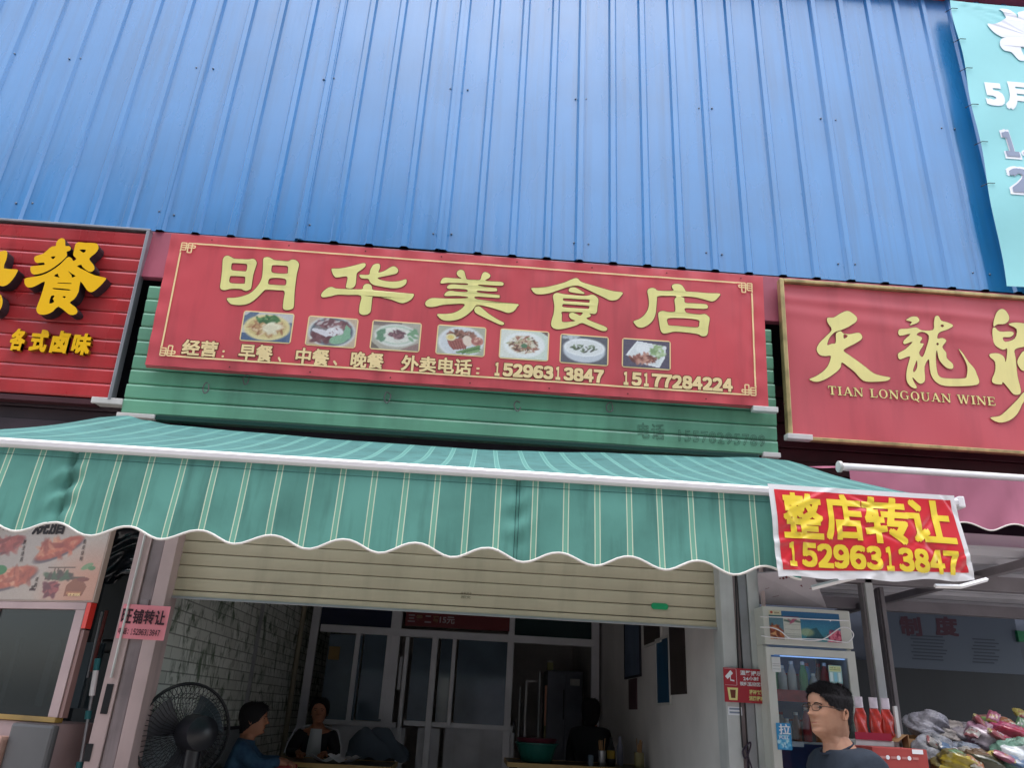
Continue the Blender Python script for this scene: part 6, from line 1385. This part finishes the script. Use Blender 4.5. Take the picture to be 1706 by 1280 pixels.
def skin_body(joints, edges, radii, root, lv=2):
    me = bpy.data.meshes.new('tmp'); me.from_pydata([tuple(j) for j in joints], edges, []); o = bpy.data.objects.new('tmp', me); COL.objects.link(o)
    md = o.modifiers.new('s', 'SKIN'); md.use_smooth_shade = True; ss = o.modifiers.new('u', 'SUBSURF'); ss.levels = lv; ss.render_levels = lv
    for i, r in enumerate(radii): me.skin_vertices[0].data[i].radius = r if isinstance(r, tuple) else (r, r)
    me.skin_vertices[0].data[root].use_root = True
    dg = bpy.context.evaluated_depsgraph_get(); dg.update(); m2 = bpy.data.meshes.new_from_object(o.evaluated_get(dg))
    v = [tuple(x.co) for x in m2.vertices]; f = [tuple(p.vertices) for p in m2.polygons]; bpy.data.objects.remove(o); bpy.data.meshes.remove(m2); return v, f
def person(loc, label, H, headc, yaw, pitch, body, cloth_m, trous_m, hair_line, hair_thick, skin=None, group=None, bare=(), rag=.012, collar=None, nblade=900):
    """body: dict of joints (world points); the whole figure is one mesh, its clothes are its children"""
    skin = skin or m_skin
    t_ = thing('person', loc, label, 'person', group)
    pl = placer(headc, yaw, pitch)
    J = body; names = list(J); idx = {n: i for i, n in enumerate(names)}
    R = {'pelvis': (.13, .11), 'waist': (.12, .10), 'chest': (.145, .11), 'neckb': (.062, .06), 'neck': (.05, .05), 'hipL': .09, 'hipR': .09, 'kneeL': .055, 'kneeR': .055, 'ankL': .036, 'ankR': .036, 'toeL': .03, 'toeR': .03,
         'shL': .06, 'shR': .06, 'elL': .04, 'elR': .04, 'wrL': .026, 'wrR': .026, 'palmL': (.036, .016), 'palmR': (.036, .016)}
    E = [('pelvis', 'waist'), ('waist', 'chest'), ('chest', 'neckb'), ('neckb', 'neck')]
    for s in 'LR': E += [('pelvis', 'hip' + s), ('hip' + s, 'knee' + s), ('knee' + s, 'ank' + s), ('ank' + s, 'toe' + s), ('chest', 'sh' + s), ('sh' + s, 'el' + s), ('el' + s, 'wr' + s), ('wr' + s, 'palm' + s)]
    jj = [Vector(J[n]) for n in names]; ee = [(idx[a], idx[b]) for a, b in E]; rr_ = [R[n] for n in names]
    v, f = skin_body(jj, ee, rr_, idx['pelvis'])
    mb = MB().add(v, f)
    for s in 'LR':      # five fingers rooted in each palm
        w_, p_ = Vector(J['wr' + s]), Vector(J['palm' + s]); d = (p_ - w_).normalized(); side = d.cross(Vector((0, 0, 1))); side = side.normalized() if side.length > .1 else Vector((1, 0, 0)); nrm = d.cross(side)
        for k, (off, ln_) in enumerate(((-.028, .062), (-.010, .074), (.009, .070), (.027, .055))):
            b0 = p_ + side * off - d * .01; pts = [b0, b0 + d * ln_ * .5, b0 + d * ln_ * .8 + nrm * .012, b0 + d * ln_ + nrm * .03]; mb.tube(pts, [.0095, .009, .008, .006], 8)
        b0 = p_ - side * .03 - d * .035; mb.tube([b0, b0 - side * .022 + d * .02, b0 - side * .026 + d * .045 + nrm * .01], [.012, .010, .008], 8)
    v, f = make_head(H, pl); mb.add(v, f)
    for s in (-1, 1): v, f = ear(H, pl, s); mb.add(v, f)
    mb.build('body', skin, t_, smooth=True)
    v, f = hair_shell(H, pl, hair_line, hair_thick, rag=rag); hb = MB().add(v, f); q = random.Random(8)
    for i in range(nblade):     # short locks that break the outline
        th = q.uniform(0, 6.283); z = hair_line(th) + .01 + (1.02 - hair_line(th)) * q.random() ** .8 - .02; z = min(z, .985)
        o_ = hair_thick(th, z); x, y, zz = headpt(th, z, max(o_, .002)); top = max(0, (z - .8) / .2); p = Vector((x, y, zz + o_ * top * 1.1)); nrm = Vector((x + .05, y, (z - .55) * .9)).normalized()
        cb_ = Vector((.5 if z > .72 else -.25, q.uniform(-.3, .3), .55 if z > .8 else -.9)); dr_ = (nrm * q.uniform(.0, .35) + cb_ * .7 + Vector((q.uniform(-.25, .25), q.uniform(-.25, .25), q.uniform(-.2, .2)))).normalized()
        L_ = (.035 + .06 * min(1, o_ / .04)) * q.uniform(.5, 1); s_ = dr_.cross(nrm).normalized() * .007
        a, b, c_ = p - nrm * .012 - s_, p - nrm * .012 + s_, p + dr_ * L_
        hb.add([pl(*(a * H)), pl(*(b * H)), pl(*(c_ * H))], [(0, 1, 2)])
    hb.build('hair', m_hair, t_, smooth=True)
    for s in (-1, 1):  # eyes and brows
        ex, ey, ez = headpt(math.asin(.145 / .38), .525)
        c0 = Vector(pl((ex - .016) * H, s * .145 * H, .527 * H)); 
        mbE = MB(); vs = []; n = 12
        for i in range(1, 6):
            for k in range(n): q = 2 * math.pi * k / n; a = math.pi * i / 6; vs.append(pl((ex - .03 + .05 * math.sin(a) * math.cos(q)) * H, (s * .145 + .05 * math.sin(a) * math.sin(q)) * H, (.527 + .026 * math.cos(a)) * H))
        mbE.add(vs, [(i * n + k, i * n + (k + 1) % n, (i + 1) * n + (k + 1) % n, (i + 1) * n + k) for i in range(4) for k in range(n)]).build('eye', mat('eye_dark', (50, 38, 34), rough=.2), t_, smooth=True)
        pts = []
        for i in range(6): y = s * (.07 + .03 * i); th = math.asin(min(.99, abs(y) / .38)); x, _, _ = headpt(th, .615); pts.append(pl((x + .012) * H, y * H, (.605 + .02 * math.sin(i / 5 * 3.14) - .004 * i) * H))
        MB().tube(pts, .011 * H, 6).build('eyebrow', m_hair, t_, smooth=True)
    # lips
    pts = [pl((headpt(abs(y) / .36, .23)[0] + .004) * H, y * H, (.23 - .004 * abs(y) * 10) * H) for y in np.linspace(-.09, .09, 9)]
    MB().tube(pts, [.003 * H] + [.010 * H] * 7 + [.003 * H], 6).build('lips', mat('lips', (150, 84, 74), rough=.5), t_, smooth=True)
    # shirt
    sj = ['pelvis', 'waist', 'chest', 'neckb', 'shL', 'elL', 'shR', 'elR'] + ([] if 'short' in bare else ['wrL', 'wrR'])
    jj = [Vector(J[n]) for n in sj]; ix = {n: i for i, n in enumerate(sj)}
    for s in 'LR':
        if 'short' in bare: jj[ix['el' + s]] = Vector(J['sh' + s]).lerp(Vector(J['el' + s]), .72)
    RS = {'pelvis': (.165, .135), 'waist': (.15, .125), 'chest': (.175, .125), 'neckb': (.082, .078), 'shL': .083, 'shR': .083, 'elL': .062 if 'short' in bare else .052, 'elR': .062 if 'short' in bare else .052, 'wrL': .038, 'wrR': .038}
    E = [(a, b) for a, b in (('pelvis', 'waist'), ('waist', 'chest'), ('chest', 'neckb'), ('chest', 'shL'), ('shL', 'elL'), ('chest', 'shR'), ('shR', 'elR'), ('elL', 'wrL'), ('elR', 'wrR')) if a in ix and b in ix]
    v, f = skin_body(jj, [(ix[a], ix[b]) for a, b in E], [RS[n] for n in sj], 0); MB().add(v, f).build('shirt', cloth_m, t_, smooth=True)
    # trousers and shoes
    sj = ['pelvis', 'hipL', 'kneeL', 'ankL', 'hipR', 'kneeR', 'ankR']; RT = [(.15, .13), .11, .075, .06, .11, .075, .06]
    v, f = skin_body([Vector(J[n]) for n in sj], [(0, 1), (1, 2), (2, 3), (0, 4), (4, 5), (5, 6)], RT, 0); MB().add(v, f).build('trousers', trous_m, t_, smooth=True)
    for s in 'LR':
        a, b = Vector(J['ank' + s]), Vector(J['toe' + s]); MB().tube([a + (a - b) * .35 + Vector((0, 0, -.03)), a + Vector((0, 0, -.02)), b, b + (b - a) * .15], [.035, .045, .042, .022], 12).build('shoe', m_black, t_, smooth=True)
    return t_, pl
# ---- the man walking past
MH = .203
MY = 3.5; man_c = at(1383, 1227, MY)       # chin height on the head axis
mx, my, mz = man_c.x, MY, man_c.z - .004
S_ = Vector((mx + .04, my + .01, mz - .03))     # neck base
dvec = Vector((-1, -.12, 0)).normalized(); sd2 = Vector((-dvec.y, dvec.x, 0))
J = {'pelvis': S_ + Vector((.03, 0, -.55)), 'waist': S_ + Vector((.03, 0, -.38)), 'chest': S_ + Vector((.02, 0, -.16)), 'neckb': S_ + Vector((.0, 0, -.015)), 'neck': S_ + Vector((-.015, 0, .05)),
     'hipL': S_ + sd2 * .09 + Vector((.03, 0, -.60)), 'hipR': S_ - sd2 * .09 + Vector((.03, 0, -.60)), 'kneeL': S_ + sd2 * .09 + dvec * .16 + Vector((0, 0, -1.0)), 'kneeR': S_ - sd2 * .09 + dvec * -.02 + Vector((0, 0, -1.0))}
fz_ = .06
J['ankL'] = Vector((J['kneeL'].x - .06, J['kneeL'].y, fz_ + .03)); J['ankR'] = Vector((J['kneeR'].x + .22, J['kneeR'].y, fz_ + .05))
J['toeL'] = J['ankL'] + dvec * .17 + Vector((0, 0, -.04)); J['toeR'] = J['ankR'] + dvec * .16 + Vector((0, 0, -.06))
for s, k in (('L', 1), ('R', -1)):
    J['sh' + s] = S_ + sd2 * .175 * k + Vector((.02, 0, -.085)); J['el' + s] = J['sh' + s] + sd2 * .05 * k + dvec * (.06 * k) + Vector((0, 0, -.29)); J['wr' + s] = J['el' + s] + dvec * .10 + Vector((0, 0, -.23)); J['palm' + s] = J['wr' + s] + dvec * .02 + Vector((0, 0, -.06))
m_tee = mat('navy_tee', (30, 40, 54), rough=.85, noise=(6, .2), bump=(7, .6, (1, 1, 1), .02))
m_tro = mat('dark_trousers', (40, 40, 46), rough=.8)
yawm = math.degrees(math.atan2(dvec.y, dvec.x)) + 10
def man_line(th):
    t = abs(math.atan2(math.sin(th), math.cos(th)))       # 0 at the face, pi at the nape
    pts = [(0, .83), (.45, .80), (.72, .74), (.95, .60), (1.2, .56), (1.42, .50), (1.62, .54), (1.8, .50), (2.0, .30), (2.4, .14), (3.15, .08)]
    for (a, za), (b, zb_) in zip(pts, pts[1:]):
        if a <= t <= b: return za + (zb_ - za) * (t - a) / (b - a)
    return .1
def man_thick(th, z): return .006 + .034 * max(0, min(1, (z - .52) / .36))
man, plm = person((mx, my, .01), 'man in glasses and a dark navy T shirt walking past to the left', MH, (mx, my, mz), yawm, 4, J, m_tee, m_tro, man_line, man_thick, bare=('short',), nblade=9000)
# shirt collar band
cb_ = [(-.17 + 0, 0)]
pts = []
for k in range(25):
    q = 2 * math.pi * k / 24; x = -.15 + .33 * math.cos(q); y = .31 * math.sin(q); z = -.19 - .15 * math.cos(q)
    pts.append(plm(x * MH, y * MH, z * MH))
MB().tube(pts, .0048, 8, cap=False).build('collar', mat('navy_rib', (30, 38, 54), rough=.9), man, smooth=True)
# glasses
gl = MB(); H = MH
for s in (-1, 1):
    P = []
    for k in range(25):
        q = 2 * math.pi * k / 24; y = s * .155 + .105 * math.copysign(abs(math.cos(q)) ** .7, math.cos(q)); z = .52 + .062 * math.copysign(abs(math.sin(q)) ** .7, math.sin(q)); P.append(plm((.475 - .35 * y * y) * H, y * H, z * H))
    gl.tube(P, .0016, 6, cap=False)
    gl.tube([plm((.475 - .35 * .26 ** 2) * H, s * .26 * H, .54 * H), plm(.40 * H, s * .345 * H, .55 * H), plm(.1 * H, s * .375 * H, .535 * H), plm(-.06 * H, s * .372 * H, .53 * H), plm(-.14 * H, s * .36 * H, .47 * H)], .0019, 6)
gl.tube([plm(.472 * H, -.05 * H, .54 * H), plm(.487 * H, 0, .555 * H), plm(.472 * H, .05 * H, .54 * H)], .0016, 6)
gl.build('glasses', mat('glasses_metal', (60, 52, 48), rough=.3, metal=.6), man, smooth=True)
for s in (-1, 1):
    P = [plm((.475 - .35 * (s * .155 + .1 * math.cos(q)) ** 2) * H, (s * .155 + .1 * math.cos(q)) * H, (.52 + .058 * math.sin(q)) * H) for q in np.linspace(0, 6.28, 17)[:-1]]
    MB().add(P, [tuple(range(16))]).build('lens', mat('lens_glass', (235, 240, 245), rough=.02, trans=1.0, alpha=.35), man)
# ---- seated people
def seated(hp, Y, label, yaw, shirt, trous, lean=.05, hl=None, ht=None, arms='table', floor=.15, H=.225, pitch=0, skin=None, tz=None, group=None):
    hc = at(hp[0], hp[1], Y); chin = hc - Vector((0, 0, H * .5)); d = Vector((math.cos(R_(yaw)), math.sin(R_(yaw)), 0)); sd = Vector((-d.y, d.x, 0)); up = Vector((0, 0, 1))
    N = chin - up * .04 - d * .03; pel = N - d * (.05 + lean) - up * .55
    J = {'pelvis': pel, 'waist': pel.lerp(N, .33), 'chest': pel.lerp(N, .72), 'neckb': N - up * .0, 'neck': N + up * .08 + d * .02}
    for s, k in (('L', 1), ('R', -1)):
        J['hip' + s] = pel + sd * .09 * k + d * .03 - up * .03; J['knee' + s] = J['hip' + s] + d * .40 + sd * .03 * k; J['ank' + s] = Vector((J['knee' + s].x, J['knee' + s].y, floor + .09)); J['toe' + s] = J['ank' + s] + d * .16 - up * .05
        J['sh' + s] = N + sd * .165 * k - up * .075 - d * .01
        if arms == 'table': z = (tz or chin.z - .38); e = J['sh' + s] + sd * .06 * k + d * .12 - up * .24; J['el' + s] = Vector((e.x, e.y, max(e.z, z + .03))); w_ = J['el' + s] + d * .18 - sd * .10 * k; J['wr' + s] = Vector((w_.x, w_.y, z + .05)); J['palm' + s] = J['wr' + s] + d * .06 - sd * .02 * k - up * .01
        else: J['el' + s] = J['sh' + s] + sd * .05 * k + d * .02 - up * .28; J['wr' + s] = J['el' + s] + d * .2 - up * .1; J['palm' + s] = J['wr' + s] + d * .06
    return person((pel.x, pel.y, floor), label, H, tuple(chin), yaw, pitch, J, shirt, trous, hl, ht, skin=skin, bare=(), group=group), J
def w_line(th):
    t = abs(math.atan2(math.sin(th), math.cos(th))); pts = [(0, .84), (.5, .78), (.9, .6), (1.2, .42), (1.5, .36), (1.8, .2), (2.4, .02), (3.15, -.02)]
    for (a, za), (b, zb_) in zip(pts, pts[1:]):
        if a <= t <= b: return za + (zb_ - za) * (t - a) / (b - a)
    return 0
def w_thick(th, z): return .03 + .05 * max(0, min(1, (z - .2) / .4))
m_blp = mat('blue_pattern_shirt', (48, 84, 112), rough=.8, noise=(16, .55), tint=(.6, .9, 1.3)); m_blk = mat('black_jacket', (26, 26, 34), rough=.7)
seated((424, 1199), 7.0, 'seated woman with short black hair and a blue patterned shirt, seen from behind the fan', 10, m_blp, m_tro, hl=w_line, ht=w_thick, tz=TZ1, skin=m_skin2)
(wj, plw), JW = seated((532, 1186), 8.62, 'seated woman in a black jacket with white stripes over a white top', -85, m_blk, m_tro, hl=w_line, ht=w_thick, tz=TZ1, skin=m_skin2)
# white top and sleeve stripes
ch = Vector(JW['chest']); d = Vector((math.cos(R_(-85)), math.sin(R_(-85)), 0)); sd = Vector((-d.y, d.x, 0))
def topw(a, b):
    x = (a - .5) * (.16 - .05 * b); z = (b - .75) * .34; return ch + sd * x + d * (.118 + .03 * (1 - (2 * a - 1) ** 2) - .05 * max(0, b - .6)) + Vector((0, 0, z + .06))
MB().grid(topw, 10, 12).build('white_top', mat('white_top', (196, 200, 204), rough=.8), wj, smooth=True)
for s in 'LR':
    a, b, n_ = Vector(JW['sh' + s]), Vector(JW['el' + s]), Vector(JW['neckb'])
    for k in (-1, 0, 1):
        o_ = (sd * 0 + d * (.03 + .028 * k)) + Vector((0, 0, .0)); kk = 1 if s == 'L' else -1
        MB().tube([n_.lerp(a, .45) + d * (.03 + .026 * k) + Vector((0, 0, .052)), a + d * (.03 + .026 * k) + sd * kk * .045 + Vector((0, 0, .062)), a.lerp(b, .5) + d * (.04 + .026 * k) + sd * kk * .068, b + d * (.03 + .022 * k) + sd * kk * .05], .0038, 6).build('sleeve_stripe', m_puff, wj, smooth=True)
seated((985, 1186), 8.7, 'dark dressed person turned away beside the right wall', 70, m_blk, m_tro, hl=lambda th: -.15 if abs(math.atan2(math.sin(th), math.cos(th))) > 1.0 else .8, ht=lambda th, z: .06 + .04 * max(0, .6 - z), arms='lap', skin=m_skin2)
# papers on the table, red chair back, heap of grey cloth, chairs
pc_ = at(545, 1258, 8.1)
for i, (px, py, r, lab) in enumerate(((540, 1256, 25, 'folded white paper on the table edge nearest the striped jacket'), (575, 1262, -20, 'second white paper lying open on the table'))):
    c0 = at(px, py, 8.0); c0.z = TZ1 + .004; t_ = thing('paper_sheet', c0, lab, 'paper', 'papers on the dining table')
    ca, sa = math.cos(R_(r)), math.sin(R_(r))
    MB().grid(lambda a, b: (c0.x + ((a - .5) * .26) * ca - ((b - .5) * .2) * sa, c0.y + ((a - .5) * .26) * sa + ((b - .5) * .2) * ca, c0.z + .09 * abs(a - .5) ** 1.2 * 1.6 + .01 * math.sin(b * 6)), 14, 8).build('sheet', m_puff, t_, smooth=True)
def chair(px, Y, yaw, m, label, seatz=.6, bh=.46):
    c0 = at(px, 1250, Y); d = Vector((math.cos(R_(yaw)), math.sin(R_(yaw)), 0)); sd = Vector((-d.y, d.x, 0)); t_ = thing('chair', (c0.x, Y, .15), label, 'chair', 'chairs in the dining room'); b0 = Vector((c0.x, Y, 0))
    MB().grid(lambda a, b: b0 + d * ((a - .5) * .42) + sd * ((b - .5) * .4) + Vector((0, 0, seatz)), 4, 4).grid(lambda a, b: b0 + d * ((a - .5) * .42) + sd * ((b - .5) * .4) + Vector((0, 0, seatz - .03)), 4, 4).build('seat', m, t_)
    MB().grid(lambda a, b: b0 - d * (.2 + .05 * b) + sd * ((a - .5) * .4) + Vector((0, 0, seatz + .12 + (bh - .12) * b)), 6, 6).grid(lambda a, b: b0 - d * (.23 + .05 * b) + sd * ((a - .5) * .4) + Vector((0, 0, seatz + .12 + (bh - .12) * b)), 6, 6).build('backrest', m, t_, smooth=True)
    for i in (-1, 1):
        for j in (-1, 1): MB().tube([b0 + d * .18 * i + sd * .17 * j + Vector((0, 0, seatz)), b0 + d * .21 * i + sd * .19 * j + Vector((0, 0, .15))], .014, 6).build('leg', m_fan, t_)
m_chr = mat('chair_red', (150, 30, 34), rough=.4)
chair(470, 7.6, 90, m_chr, 'red plastic chair between the two seated women'); chair(532, 8.9, -85, m_fan, 'black chair under the woman with the striped jacket'); chair(424, 6.9, 10, m_fan, 'black chair under the woman in the blue shirt'); chair(985, 8.55, 70, m_fan, 'black chair of the dark dressed person')
cl = at(632, 1236, 8.7); t_ = thing('grey_jacket', (cl.x, 8.7, TZ1), 'crumpled blue grey jacket heaped over the chair right of the woman', 'jacket')
def heap(a, b):
    x = (a - .5) * .62; q = (b - .5) * 2; h = .30 * math.exp(-((x + .12) / .2) ** 2) * (1 - q * q) * (1 + .2 * math.sin(x * 16 + q * 4)) + .16 * math.exp(-((x - .16) / .14) ** 2) * (1 - q * q) * (1 + .2 * math.sin(x * 25))
    return (cl.x + x, 8.75 + q * .2 + .03 * math.sin(x * 14), TZ1 + .01 + h + .02 * math.sin(x * 30 + q * 9))
MB().grid(heap, 50, 24).build('jacket_cloth', mat('cloth_greyblue', (84, 96, 110), rough=.85), t_, smooth=True)
chair(622, 8.55, -90, m_fan, 'black chair under the crumpled grey jacket')
